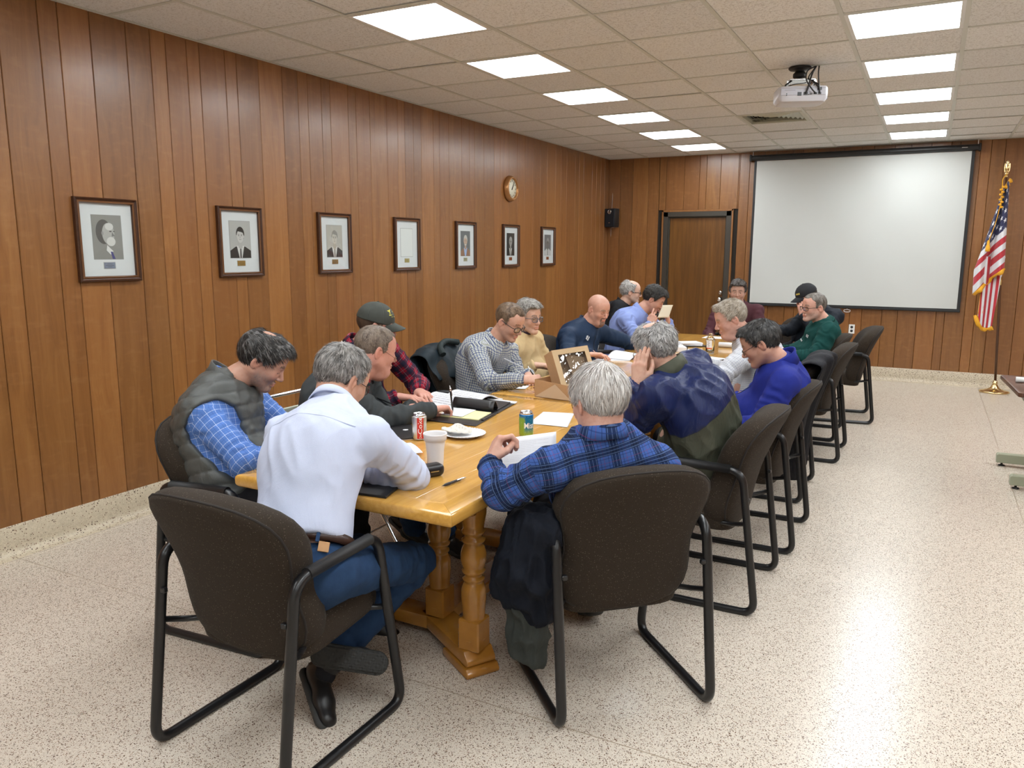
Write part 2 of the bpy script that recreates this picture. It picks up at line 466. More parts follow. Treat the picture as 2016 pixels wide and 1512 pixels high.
def build_door():
    d = empty('door_1', (-2.87, RY1, 0), kind='structure')
    mt = simple('door_frame_paint', (.045, .038, .028), .45)
    b = MB(); b.box(-.465, -.40, -.04, .10, 0, 2.13); b.box(.40, .465, -.04, .10, 0, 2.13); b.box(-.465, .465, -.04, .10, 2.065, 2.13)
    b.box(-.40, -.385, -.005, .03, 0, 2.065); b.box(.385, .40, -.005, .03, 0, 2.065); b.box(-.40, .40, -.005, .03, 2.05, 2.065)
    b.build('door_frame', mt, d, bevel=.003)
    b = MB(); b.box(-.545, -.465, -.028, .0, 0, 2.165); b.box(.465, .545, -.028, .0, 0, 2.165); b.box(-.545, .545, -.028, 0, 2.13, 2.165)
    b = MB()
    for (a0, a1, c0, c1) in ((-.49, -.465, 0, 2.155), (.465, .49, 0, 2.155), (-.49, .49, 2.13, 2.155)): b.box(a0, a1, -.036, 0, c0, c1)
    b.build('casing', M_PLANK, d, bevel=.003)
    b = MB(); b.box(-.383, .383, .012, .055, .008, 2.048); b.build('door_leaf', M_DOOR, d, bevel=.002)
    b = MB(); b.box(-.56, .56, .06, .1, 0, 2.2); b.build('backing', M_DARK, d)
    kx = .355
    b = MB(); R = Matrix.Translation((kx - .0, .012, .95)) @ Matrix.Rotation(PI / 2, 4, 'X')
    b.lathe([(.0, .0), (.033, 0), (.033, .006), (.012, .01), (.012, .03), (.026, .042), (.030, .055), (.024, .068), (0, .072)], 20, M=R)
    b.build('door_knob', M_CHROME, d)
    b = MB(); R = Matrix.Translation((kx, .012, 1.04)) @ Matrix.Rotation(PI / 2, 4, 'X')
    b.lathe([(0, 0), (.026, 0), (.024, .012), (.012, .014), (0, .015)], 20, M=R); b.build('deadbolt', M_CHROME, d)
build_door()

# ------------------------------------------------------------------ things on the walls
def build_outlet(M, label):
    e = empty('wall_outlet', label=label, cat='outlet'); e.matrix_world = M
    b = MB(); b.box(-.035, .035, 0, .006, -.058, .058); b.build('cover_plate', M_WHITE, e, bevel=.002)
    for z in (-.024, .024):
        b = MB(); b.lathe([(0, .004), (.0165, .004), (.0165, .0075), (0, .0075)], 20, M=Matrix.Translation((0, 0, z)) @ Matrix.Rotation(-PI / 2, 4, 'X')); b.build('socket', M_BLACK, e)
    b = MB(); b.lathe([(0, .005), (.004, .005), (.003, .008), (0, .008)], 8, M=Matrix.Rotation(-PI / 2, 4, 'X')); b.build('screw', M_CHROME, e)
LM = lambda y, z: Matrix(((0, 1, 0, RX0 + .02), (-1, 0, 0, y), (0, 0, 1, z), (0, 0, 0, 1)))      # local x along -y, local y out of left wall
BM = lambda x, z, o=.02: Matrix(((-1, 0, 0, x), (0, -1, 0, RY1 - o), (0, 0, 1, z), (0, 0, 0, 1)))
build_outlet(LM(6.09, .617), 'white duplex outlet with dark sockets low on the left wall')
build_outlet(BM(-.823, .627), 'white duplex outlet below the projection screen on the back wall')

def build_frame(i, y, label):
    e = empty('picture_frame', label=label, cat='picture', group='framed portraits along the left wall'); e.matrix_world = LM(y, 1.65)
    fm = simple('frame_wood', (.055, .020, .009), .28, noise=.4, nscale=40); lip = simple('frame_lip', (.16, .065, .022), .3)
    w, h = .193, .233
    prof = [(0, .0), (0, .022), (.006, .030), (.012, .022), (.018, .020), (.026, .026), (.030, .019), (.032, .006), (.032, 0)]
    b = MB()
    loops = []
    for (ins, dep) in prof:
        loops.append([(-w + ins, dep, -h + ins), (w - ins, dep, -h + ins), (w - ins, dep, h - ins), (-w + ins, dep, h - ins)])
    for k in range(len(loops) - 1):
        vs = loops[k] + loops[k + 1]; b.add(vs, [(j, (j + 1) % 4, 4 + (j + 1) % 4, 4 + j) for j in range(4)], 1 if k in (4, 5) else 0)
    b.build('frame_moulding', [fm, lip], e, weld=True)
    iw, ih = w - .031, h - .031
    b = MB(); b.box(-iw, iw, .001, .006, -ih, ih); b.build('mat_board', simple('mat_board', (.66, .68, .70), .6, noise=.04, nscale=400), e)
    # photo window bevel + photo
    pw, ph0, ph1 = .090, -.106, .138
    b = MB(); b.box(-pw - .003, pw + .003, .0055, .0065, ph0 - .003, ph1 + .003); b.build('mat_bevel', simple('mat_bevel', (.30, .30, .30), .6), e)
    P = {0: dict(bg=(.26, .26, .25), hair=(.10, .10, .10), skin=(.42, .42, .41), suit=(.25, .25, .24), beard=(.62, .62, .61), tie=(.07, .07, .22)),
         1: dict(bg=(.42, .42, .41), hair=(.02, .02, .02), skin=(.52, .51, .50), suit=(.022, .022, .022), tie=(.10, .09, .09)),
         2: dict(bg=(.44, .42, .38), hair=(.26, .25, .23), skin=(.50, .47, .42), suit=(.035, .03, .027), tie=(.20, .18, .15)),
         4: dict(bg=(.10, .11, .12), hair=(.50, .49, .46), skin=(.50, .34, .25), suit=(.24, .11, .05), shirt=(.30, .42, .68), tie=None),
         5: dict(bg=(.035, .035, .035), hair=(.35, .35, .35), skin=(.32, .31, .30), suit=(.02, .02, .02), tie=(.02, .02, .02)),
         6: dict(bg=(.16, .16, .17), hair=(.30, .30, .30), skin=(.17, .16, .155), suit=(.55, .55, .56), tie=(.02, .02, .02))}.get(i)
    if P is None:
        b = MB(); b.box(-pw, pw, .0060, .0072, ph0, ph1); b.build('blank_photo', simple('photo_blank', (.70, .72, .72), .5), e)
    else:
        portrait(e, i, P, pw, ph0, ph1)
    pc = {0: (.30, .36, .48), 1: (.42, .27, .09), 2: (.34, .20, .06), 3: (.55, .45, .16), 4: (.45, .42, .26), 5: (.42, .13, .05), 6: (.42, .14, .06)}[i]
    b = MB(); b.box(-.038, .038, .0055, .0064, -.162, -.122); b.box(-.034, .034, .0060, .0085, -.159, -.125, 1)
    b.build('name_plate', [simple('plate_bevel', (.5, .5, .5), .6), simple('plate_brass', pc, .35, metal=.6)], e)
    b = MB(); lp = simple('plate_print', tuple(x * .35 for x in pc), .5)
    for k, (l, z) in enumerate(((.034, -.134), (.050, -.142), (.030, -.150))): b.box(-l / 2, l / 2, .0084, .0088, z - .001, z + .001)
    b.build('engraving', lp, e)
    g = MB(); g.box(-iw, iw, .012, .014, -ih, ih); g.build('glass_pane', M_GLASS, e)
def glass_mat():
    t = NT('picture_glass')
    gl = t.n('BsdfGlossy', Color=(1, 1, 1), Roughness=.02); tr = t.n('BsdfTransparent', Color=(.97, .98, .97))
    fr = t.m('MULTIPLY', t.n('Fresnel', IOR=1.5), t.m('SUBTRACT', 1., t.N.new('ShaderNodeNewGeometry').outputs['Backfacing'])); mx = t.N.new('ShaderNodeMixShader'); t.put(mx.inputs[0], fr); t.t.links.new(tr, mx.inputs[1]); t.t.links.new(gl, mx.inputs[2])
    t.t.links.new(mx.outputs[0], t.N['Material Output'].inputs[0]); return t.mat
M_GLASS = glass_mat()
def blob(cx, cz, rx, rz, n=28, f=lambda a: 1.0):
    return [(cx + rx * math.cos(a) * f(a), cz + rz * math.sin(a) * f(a)) for a in [2 * PI * k / n for k in range(n)]]
_flat = {}
def flatm(c):
    c = tuple(c)
    if c not in _flat: _flat[c] = simple('print_ink', c, .45)
    return _flat[c]
def portrait(e, i, P, pw, z0, z1):
    """a flat printed head and shoulders picture, layered ink"""
    H = z1 - z0; lay = [0]
    b = MB(); b.box(-pw, pw, .0060, .0072, z0, z1); b.build('photo_background', flatm(P['bg']), e)
    def ink(name, poly, col):
        lay[0] += 1; y0 = .0072 + lay[0] * .00008
        poly = [(max(-pw, min(pw, x)), max(z0, min(z1, z))) for x, z in poly]
        b = MB(); b.prism(poly, .0070, y0, 'y'); b.build(name, flatm(col), e)
    k = 1.0 if i else 1.15
    hz = z0 + H * .60; s = H * .175 * k
    sh = P.get('shirt', (.62, .62, .61))
    ox = 0 if i else -.012
    if i == 0:
        ink('suit_print', [(-pw, z0), (-pw, z0 + H * .18), (-pw * .3, z0 + H * .33), (.01, z0 + H * .28), (pw * .9, z0 + H * .13), (pw, z0)], P['suit'])
        ink('hair_print', blob(.022, hz + .006, s * .98, s * 1.40), P['hair'])
        ink('face_print', blob(-.006, hz - .004, s * .78, s * 1.22), P['skin'])
        ink('forehead_print', blob(-.014, hz + s * .72, s * .52, s * .42), (.62, .62, .61))
        ink('beard_print', blob(-.020, hz - s * .98, s * .56, s * .52), P['beard'])
        ink('collar_print', [(-.012, z0 + H * .10), (-.030, z0 + H * .18), (.006, z0 + H * .32), (.012, z0 + H * .2)], (.7, .7, .7))
        ink('tie_print', [(-.022, z0), (-.040, z0), (-.024, z0 + H * .17), (-.012, z0 + H * .17)], P['tie'])
        ink('eye_print', blob(-.020, hz + s * .18, s * .16, s * .07), (.08, .08, .08)); ink('eye_print', blob(-.042, hz + s * .18, s * .1, s * .06), (.08, .08, .08))
        ink('nose_print', [(-.030, hz + s * .1), (-.046, hz - s * .35), (-.026, hz - s * .40)], (.20, .20, .20))
        ink('ear_print', blob(.030, hz - .002, s * .13, s * .22), (.30, .30, .30))
        return
    ink('suit_print', [(-pw, z0), (-pw, z0 + H * .20), (-pw * .45, z0 + H * .31), (pw * .45, z0 + H * .31), (pw, z0 + H * .20), (pw, z0)], P['suit'])
    ink('shirt_print', [(-pw * .14, z0), (-pw * .36, z0 + H * .33), (pw * .36, z0 + H * .33), (pw * .14, z0)] if i != 6 else [(-pw * .2, z0), (-pw * .3, z0 + H * .33), (pw * .3, z0 + H * .33), (pw * .2, z0)], sh)
    if P.get('tie'): ink('tie_print', [(-pw * .08, z0), (-pw * .07, z0 + H * .25), (0, z0 + H * .28), (pw * .07, z0 + H * .25), (pw * .08, z0)], P['tie'])
    ink('neck_print', [(-s * .42, z0 + H * .28), (-s * .42, hz), (s * .42, hz), (s * .42, z0 + H * .28), (0, z0 + H * .25)], tuple(c * .8 for c in P['skin']))
    ink('hair_print', blob(-.002, hz + s * .30, s * .84, s * 1.14), P['hair'])
    ink('ear_print', blob(-s * .72, hz - s * .1, s * .12, s * .24), tuple(c * .85 for c in P['skin'])); ink('ear_print', blob(s * .72, hz - s * .1, s * .12, s * .24), tuple(c * .85 for c in P['skin']))
    ink('face_print', blob(0, hz - s * .08, s * .70, s * 1.02, f=lambda a: 1.0 if math.sin(a) > -.2 else .97), P['skin'])
    ink('fringe_print', [(-s * .70, hz + s * .45), (-s * .5, hz + s * .95), (0, hz + s * 1.25), (s * .55, hz + s * 1.0), (s * .72, hz + s * .4), (s * .45, hz + s * .72), (-s * .2, hz + s * .62)], P['hair'])
    d = tuple(c * .25 for c in P['skin'])
    for sx in (-1, 1):
        ink('brow_print', [(sx * s * .12, hz + s * .24), (sx * s * .46, hz + s * .26), (sx * s * .48, hz + s * .19), (sx * s * .14, hz + s * .17)], d)
        ink('eye_print', blob(sx * s * .29, hz + s * .05, s * .13, s * .06), d)
    ink('nose_print', [(0, hz + s * .02), (-s * .13, hz - s * .33), (s * .13, hz - s * .33)], tuple(c * .75 for c in P['skin']))
    ink('mouth_print', blob(0, hz - s * .56, s * .25, s * .045), tuple(c * .45 for c in P['skin']))
    if i in (4, 5, 6): ink('beard_print' if i == 4 else 'glasses_print', blob(0, hz - s * .82, s * .45, s * .20) if i == 4 else [(-s * .6, hz + s * .10), (s * .6, hz + s * .10), (s * .6, hz + s * .14), (-s * .6, hz + s * .14)], P['hair'] if i == 4 else (.02, .02, .02))
FR = ['framed black and white portrait of a bearded figure looking sideways, nearest to the viewer', 'framed portrait of a dark-haired figure in a dark suit and white shirt', 'framed portrait of a smiling light-haired figure in a suit and patterned tie',
      'framed mat board with an empty white opening instead of a portrait', 'framed colour portrait of a figure in a brown jacket and pale blue shirt',
      'framed dark portrait of a figure in a black suit, hanging below the clock', 'framed portrait of a figure in a white shirt and dark tie, farthest from the viewer']
for i, y in enumerate((2.93, 3.91, 4.872, 5.842, 6.852, 7.82, 8.785)): build_frame(i, y, FR[i])

def build_clock():
    e = empty('wall_clock', label='round wall clock with copper-coloured case and cream dial above the portraits', cat='clock'); e.matrix_world = LM(7.80, 2.268)
    R = Matrix.Rotation(-PI / 2, 4, 'X')
    cm = simple('clock_case', (.42, .20, .07), .28, metal=.5)
    b = MB(); b.lathe([(.0, 0), (.132, 0), (.140, .008), (.138, .022), (.128, .040), (.122, .052), (.112, .056), (.106, .050), (.104, .030), (.0, .030)], 48, M=R); b.build('case', cm, e)
    b = MB(); b.lathe([(0, .031), (.103, .031), (.103, .033), (0, .033)], 48, M=R); b.build('dial', simple('clock_dial', (.72, .70, .55), .5), e)
    b = MB()
    for k in range(12):
        a = k * PI / 6; c = Vector((math.sin(a) * .083, .0345, math.cos(a) * .083)); M = Matrix.Translation(c) @ Matrix.Rotation(a, 4, 'Y')
        b.box(-.003, .003, -.001, .001, -.009, .009, M=M)
    b.build('hour_marks', M_BLACK, e)
    for nm, a, l, w in (('hour_hand', math.radians(-38), .052, .005), ('minute_hand', math.radians(-33), .078, .0035)):
        b = MB(); b.box(-w, w, -.001, .001, -.018, l, M=Matrix.Translation((0, .037 if 'hour' in nm else .039, 0)) @ Matrix.Rotation(-a, 4, 'Y').inverted()); b.build(nm, M_BLACK, e)
build_clock()

def build_speaker():
    e = empty('wall_speaker', label='small black loudspeaker mounted high in the far left corner', cat='speaker'); e.matrix_world = BM(-4.05, 2.06) @ Matrix.Rotation(-.18, 4, 'Z')
    b = MB(); b.box(-.08, .08, .03, .16, -.13, .13); b.build('cabinet', M_BLACK, e, bevel=.006, seg=2)
    b = MB(); b.box(-.074, .074, .155, .170, -.124, .124); b.build('grille', simple('grille_cloth', (.010, .011, .016), .85, bump=.5, bscale=900), e, bevel=.004)
    R = Matrix.Translation((0, .172, .083)) @ Matrix.Rotation(-PI / 2, 4, 'X')
    b = MB(); b.lathe([(.022, -.002), (.030, -.002), (.030, .002), (.022, .002), (.022, -.002)], 24, M=R); b.box(-.024, .024, .172, .175, .079, .087, M=Matrix.Translation((0, 0, 0)))
    b.build('tweeter_ring', M_CHROME, e)
    b = MB(); b.box(-.014, .014, .169, .172, -.072, -.066); b.build('badge', M_CHROME, e)
    b = MB(); b.box(-.03, .03, 0, .035, -.02, .02); b.box(-.02, .02, .02, .09, -.14, -.128); b.build('bracket', M_CHROME, e)
    b = MB(); b.tube([(.045, .03, .12), (.05, .012, .25), (.055, .003, .45), (.055, .003, .80)], .0025, 6); b.tube([(.06, .02, -.13), (.065, .006, -.3), (.065, .006, -1.2)], .0025, 6)
    b.build('speaker_wire', simple('wire_grey', (.55, .50, .45), .5), e)
build_speaker()

def build_screen():
    e = empty('projection_screen', (-.89, RY1 - .02, 0), label='large pull-down white projection screen with black borders on the back wall', cat='projection screen')
    b = MB(); 
    prof = blob(-.065, 2.79, .042, .036, 16)
    b = MB(); b.prism([(y, z) for y, z in prof], -1.285, 1.285, 'x', smooth=True); b.build('housing', M_BLACK, e)
    for s in (-1, 1):
        b = MB(); b.box(s * 1.285 - .012, s * 1.285 + .012, -.115, -.01, 2.748, 2.832); b.build('end_cap', M_BLACK, e, bevel=.006)
        b = MB(); b.box(s * 1.262 - .004, s * 1.262 + .004, -.07, -.06, 2.825, 2.874); b.build('hanger', M_CHROME, e)
    def sheet(x0, x1, z0, z1, m, name, off):
        P = []; 
        for i in range(25):
            z = z0 + (z1 - z0) * i / 24; row = []
            for j in range(61):
                x = x0 + (x1 - x0) * j / 60
                wv = .006 * math.sin(x * 3.1 + z * 2.2) * (1 - (z - .9) / 2.2) + .0035 * math.sin(x * 9 + z * 6)
                row.append((x, -.05 + wv - off, z))
            P.append(row)
        b = MB(); b.grid(P); b.grid([[(x, y + .002, z) for x, y, z in r] for r in P], flip=True)
        b.build(name, m, e, fix=False)
    t = NT('screen_fabric'); fab = t.fin(col=(.585, .60, .575), rough=.9, spec=.08, nor=t.bump(t.noise(t.map(t.co(), (1, 1, .6)), 3, 2), .1, .01))
    sheet(-1.212, 1.208, .925, 2.752, fab, 'fabric', 0)
    sheet(-1.242, -1.212, .905, 2.76, M_BLACK, 'border', .0006); sheet(1.208, 1.242, .905, 2.76, M_BLACK, 'border', .0006)
    sheet(-1.212, 1.208, .905, .927, M_BLACK, 'border', .0006)
    b = MB(); b.box(-1.245, 1.245, -.062, -.040, .888, .912); b.build('bottom_bar', M_BLACK, e, bevel=.004)
    b = MB(); b.tube(arc_path([(.0, -.05, .888), (.0, -.05, .875), (-.04, -.05, .868), (-.035, -.05, .848), (0, -.05, .842), (.035, -.05, .848), (.04, -.05, .868), (.005, -.05, .875)], .01), .004, 6)
    b.build('pull_handle', M_WHITE, e)
    b = MB(); b.box(1.10, 1.16, -.112, -.108, 2.787, 2.793); b.build('maker_badge', M_CHROME, e)
build_screen()
# ------------------------------------------------------------------ conference tables
def maple(name, off):
    t = NT(name); co = t.co(); r = t.rnd()
    p = t.vm('ADD', co, t.comb(t.m('MULTIPLY', r, 37.), t.m('MULTIPLY', r, 71.), off))
    g = t.noise(t.map(p, (22, .9, 22) if off < 1 else (7, 7, 7)), 1.7, 5, .6, .8)
    f = t.noise(t.map(p, (150, 5, 150)), 2, 2, .6)
    c = t.ramp(g, [(.25, (.52, .265, .050)), (.5, (.62, .335, .070)), (.8, (.72, .42, .105))])
    tone = t.m('ADD', .88, t.m('MULTIPLY', r, .2))
    c = t.mix(1., c, t.comb(tone, tone, tone), 'MULTIPLY')
    c = t.mix(t.m('MULTIPLY', f, .18), c, (.42, .19, .03))
    return t.fin(col=c, rough=.16 if off < 1 else .24, coat=.5, crough=.06, nor=t.bump(t.noise(co, 6, 2), .06, .01))
M_MAPLE = maple('varnished_maple', .3)
M_TURN = simple('turned_maple', (.40, .175, .026), .25, noise=.25, nscale=14, coat=.4, crough=.08)
def build_table(y0, y1, label):
    T = empty('conference_table', (-1.80, (y0 + y1) / 2, 0), label=label, cat='table', group='varnished wooden tables pushed end to end')
    L = (y1 - y0) / 2; Wd = .49; Bw = .092; z1, z0 = .75, .703
    # border boards with mitred ends and rounded outer edge
    prof = [(Bw, z1), (.014, z1), (.006, z1 - .002), (.0015, z1 - .007), (0, z1 - .014), (0, z0 + .014), (.003, z0 + .006), (.010, z0), (Bw, z0)]
    def board(c, d, n, half, m):   # c centre of outer edge, d along, n inward
        b = MB(); vs = []
        for s in (-1, 1):
            for (i, z) in prof: vs.append((c[0] + d[0] * s * (half - i - .0006) + n[0] * i, c[1] + d[1] * s * (half - i - .0006) + n[1] * i, z))
        k = len(prof); b.add(vs, [(i, (i + 1) % k, k + (i + 1) % k, k + i) for i in range(k - 1)], 0, True); b.add(vs, [(k - 1, 0, k, 2 * k - 1), list(range(k)), list(range(k, 2 * k))])
        o = b.build('border_board', M_MAPLE, T, weld=True)
        try: o.data.set_sharp_from_angle(angle=.6)
        except Exception: pass
        return o
    board((0, -L), (1, 0), (0, 1), Wd, 0); board((0, L), (1, 0), (0, -1), Wd, 0)
    board((-Wd, 0), (0, 1), (1, 0), L, 0); board((Wd, 0), (0, 1), (-1, 0), L, 0)
    n = 7; iw = Wd - Bw; w = 2 * iw / n
    for k in range(n):
        b = MB(); b.box(-iw + k * w + .0003, -iw + (k + 1) * w - .0003, -L + Bw + .0005, L - Bw - .0005, z0 + .004, z1)
        b.build('top_board', M_MAPLE, T, bevel=.0006)
    b = MB()
    for s in (-1, 1):
        b.box(-.40, .40, s * (L - .30) - .012, s * (L - .30) + .012, .64, z0 + .003); b.box(s * .36 - .012, s * .36 + .012, -L + .30, L - .30, .64, z0 + .003)
    b.build('apron', M_TURN, T, bevel=.003)
    colprof = [(0, .115), (.030, .115), (.046, .125), (.048, .132), (.040, .140), (.036, .148), (.038, .16), (.041, .20), (.045, .25), (.049, .30), (.047, .335), (.038, .355), (.033, .362), (.042, .368), (.043, .376), (.034, .382),
               (.034, .392), (.044, .398), (.046, .408), (.038, .414), (.044, .425), (.050, .45), (.049, .475), (.042, .50), (.034, .515), (.044, .520), (.045, .530), (.034, .537), (.034, .548), (.045, .556), (.046, .566), (.040, .572), (.042, .59), (.050, .63), (.050, .66), (.042, .70), (0, .704)]
    def column(x, y):
        b = MB(); b.lathe(colprof, 28, (x, y, 0)); b.build('turned_column', M_TURN, T)
        q = []; R = Matrix.Translation((x, y, 0)) @ Matrix.Rotation(0, 4, 'Z')
        b = MB(); b.box(-.046, .046, -.046, .046, .09, .215, M=R); b.build('column_block', M_TURN, T, bevel=.006)
    def foot(p0, p1, w, z, tip=.03):
        p0 = Vector((*p0, 0)); p1 = Vector((*p1, 0)); d = (p1 - p0).normalized(); nn = Vector((-d.y, d.x, 0)); b = MB()
        M = Matrix((d.to_4d(), nn.to_4d(), (0, 0, 1, 0), (0, 0, 0, 1))).transposed(); M.translation = p0; M[3][3] = 1
        l = (p1 - p0).length
        b.prism([(0, z), (l, z), (l + .012, z + .012), (l + .006, z + .030), (l - .012, z + .045), (l - .02, z + .058), (0, z + .058)], -w, w, 'y', M=M)
        b.build('foot_rail', M_TURN, T, bevel=.006, seg=2)
        b = MB(); b.prism([(l - .20, .0), (l + .022, .0), (l + .028, .015), (l + .012, z + .001), (l - .19, z + .001)], -w - .008, w + .008, 'y', M=M); b.build('foot_pad', M_TURN, T, bevel=.005, seg=2)
    for s in (-1, 1):
        yy = lambda d: s * (L - d)
        for (x, d) in ((.36, .355), (.09, .53), (-.36, .52)): column(x, yy(d))
        foot((.04, yy(.56)), (.40, yy(.335)), .062, .036)
        foot((.12, yy(.53)), (-.46, yy(.53)), .055, .036)
    b = MB(); b.box(.0, .12, -L + .56, L - .56, .04, .094); b.build('stretcher', M_TURN, T, bevel=.006)
    return T
TJ = [2.065, 4.06, 6.05, 8.05]
build_table(TJ[0], TJ[1], 'nearest varnished wooden table, with white foam cup, paper plate and soda cans on it')
build_table(TJ[1], TJ[2], 'middle varnished wooden table, carrying the kraft cardboard box')
build_table(TJ[2], TJ[3], 'farthest varnished wooden table, with the clear glass bottle on it')

# ------------------------------------------------------------------ chairs
def chair_fabric():
    t = NT('chair_fabric'); co = t.co()
    v = t.N.new('ShaderNodeTexVoronoi'); t.put(v.inputs['Vector'], co); v.inputs['Scale'].default_value = 135
    dot = t.m('MULTIPLY', t.m('LESS_THAN', v.outputs['Distance'], .19), t.m('LESS_THAN', t.sep(v.outputs['Color'], 0), .62))
    v2 = t.N.new('ShaderNodeTexVoronoi'); t.put(v2.inputs['Vector'], co); v2.inputs['Scale'].default_value = 430
    n = t.noise(co, 260, 2)
    c = t.mix(n, (.023, .0165, .0115), (.044, .033, .024))
    c = t.mix(t.m('MULTIPLY', dot, .45), c, (.22, .175, .13))
    return t.fin(col=c, rough=.9, spec=.15, sheen=.03, srough=.5, nor=t.bump(t.m('ADD', v2.outputs['Distance'], t.noise(co, 22, 2)), .5, .0012))
M_CHAIR = chair_fabric()
M_PIPE = simple('piping_cloth', (.014, .010, .008), .8)
M_FRAME = simple('black_frame', (.010, .010, .011), .30, spec=.5)
M_ARM = simple('arm_rubber', (.012, .012, .013), .55)
def back_outline():
    hw = [(.352, .0), (.353, .07), (.358, .13), (.370, .180), (.392, .215), (.42, .236), (.46, .247), (.50, .247), (.545, .241), (.585, .237), (.62, .240), (.66, .248), (.705, .260), (.75, .268), (.79, .264), (.825, .248), (.853, .218), (.876, .170), (.890, .11), (.896, .05), (.897, 0)]
    R = [(x, z) for z, x in hw]; return R + [(-x, z) for x, z in R[1:-1]][::-1]
def back_y(z): 
    t = (z - .36) / .56
    return .125 - .03 * t - .165 * t * t
def build_back_mesh():
    O = back_outline(); n = len(O); cz = .64
    layers = [(.0, -.020, 0), (.45, -.020, 0), (.80, -.017, 0), (.95, -.010, 0), (.995, .0, 0), (1.0, .004, 0), (1.003, .010, 1), (1.022, .024, 1), (1.030, .055, 1), (1.018, .085, 1), (.975, .108, 1), (.89, .122, 1), (.74, .126, 1), (.5, .120, 1), (.25, .116, 1), (0, .115, 1)]
    b = MB(); vs = []
    for (s, d, _) in layers:
        for (x, z) in O:
            zz = cz + (z - cz) * s; xx = x * s
            bow = .040 * (xx / .26) ** 2      # the back wraps round the sitter
            dd = d
            if d > .07: dd += .004 * math.sin(zz * 55 + xx * 6) * math.exp(-((abs(xx) - .10) / .05) ** 2)
            vs.append((xx, back_y(zz) + dd + bow, zz))
    fs = [(i * n + k, i * n + (k + 1) % n, (i + 1) * n + (k + 1) % n, (i + 1) * n + k) for i in range(len(layers) - 1) for k in range(n)]
    b.add(vs, fs, 0, True); me = b.mesh('backrest', weld=True); me.materials.append(M_CHAIR); return me, O
def build_chair():
    c = empty('arm_chair'); 
    me, O = build_back_mesh(); mobj('backrest', me, None, c)
    b = MB(); b.tube([(x * 1.004, back_y(.64 + (z - .64) * 1.004) + .006 + .040 * (x / .26) ** 2, .64 + (z - .64) * 1.004) for x, z in O], .0042, 6, closed=True); b.build('piping', M_PIPE, c, fix=False)
    # seat cushion
    S = []; N = 44
    for k in range(N):
        a = 2 * PI * k / N; cx, sy = math.cos(a), math.sin(a)
        S.append((.235 * math.copysign(abs(cx) ** .42, cx), .355 + .225 * math.copysign(abs(sy) ** .42, sy)))
    lay = [(0, .362), (.6, .360), (.94, .362), (.99, .369), (1.005, .385), (1.01, .435), (.995, .457), (.95, .470), (.82, .478), (.5, .480), (0, .478)]
    vs = []
    for (s, z) in lay:
        for (x, y) in S:
            yy = .355 + (y - .355) * s; xx = x * s
            tilt = .022 * (yy - .355) / .22 - .035 * max(0, (yy - .50) / .08) ** 2 * (.5 if z < .43 else 1)
            vs.append((xx, yy, z + tilt))
    b = MB(); b.add(vs, [(i * N + k, i * N + (k + 1) % N, (i + 1) * N + (k + 1) % N, (i + 1) * N + k) for i in range(len(lay) - 1) for k in range(N)], 0, True); b.build('seat', M_CHAIR, c, weld=True)
    for s in (-1, 1):
        x = s * .28
        P = arc_path([(x, .30, .012), (x, .0, .012), (x, .085, .655), (x, .47, .668), (x, .585, .012), (x, .30, .012)], .065, 7)
        b = MB(); b.tube(P[:-1], .0125, 12, closed=True, up=(1, 0, 0), aspect=1.0); 
        b = MB()
        pts = P[:-1]; b.tube(pts, .0180, 14, closed=True, up=(1, 0, 0), aspect=.95)
        b.build('side_frame', M_FRAME, c, fix=False)
        b = MB(); A = arc_path([(x, .135, .6585), (x, .43, .668)], .01); b.tube(A, .0205, 12, up=(1, 0, 0), aspect=.95); b.build('arm_pad', M_ARM, c, fix=False)
        b = MB(); b.box(x - s * .022 - .010, x - s * .022 + .010, .05, .068, .515, .532); b.build('back_bracket', M_FRAME, c, bevel=.003)
    for (yy, zz) in ((.20, .382), (.48, .378)):
        b = MB(); b.tube([(-.215, yy, zz), (.215, yy, zz)], .011, 8); b.build('cross_rail', M_FRAME, c, fix=False)
    for s in (-1, 1):
        for q in ([(s * .20, .49, .385), (s * .245, .51, .39), (s * .278, .535, .39)], [(s * .20, .20, .385), (s * .25, .12, .40), (s * .278, .055, .42)]):
            b = MB(); b.tube(q, .010, 8); b.build('seat_bracket', M_FRAME, c, fix=False)
    return c
CH = build_chair()
CHAIRS = []
def place_chair(x, y, head, label):
    """x, y: middle between the rear feet; head: heading of the sitter in degrees"""
    o = CH if not CHAIRS else copy_tree(CH); CHAIRS.append(o)
    o.location = (x, y, 0); o.rotation_euler = (0, 0, math.radians(head - 90)); tag(o, label, 'chair', 'brown upholstered armchairs round the tables'); return o
place_chair(-1.83, 1.51, 90, 'brown armchair nearest the viewer at lower left, under the figure in the white shirt')
place_chair(-.768, 2.40, 133.7, 'brown armchair seen from behind, near right corner, under the blue plaid shirt')
place_chair(-.565, 3.66, 180, 'brown armchair on the right side, under the figure in the navy and olive jacket')
place_chair(-.525, 4.49, 180, 'brown armchair on the right side, under the figure in the royal blue pullover')
place_chair(-.61, 5.42, 180, 'brown armchair on the right side with a black coat over its back')
place_chair(-.50, 6.57, 180, 'empty brown armchair on the right side, standing between the coat-draped chair and the green sweatshirt')
place_chair(-.60, 7.30, 180, 'brown armchair on the right side, under the figure in the green sweatshirt')
place_chair(-.40, 8.20, 188, 'empty brown armchair farthest back on the right, in front of the back wall outlet')
place_chair(-2.80, 2.33, 4, 'brown armchair at the left wall side, under the figure in the grey quilted vest')
place_chair(-2.98, 4.62, 0, 'brown armchair on the left side with a dark jacket over its back')
place_chair(-2.93, 5.25, 0, 'brown armchair on the left side, under the figure in the tan sweater')
place_chair(-2.87, 5.90, 0, 'brown armchair on the left side, under the bald figure in the navy jacket')
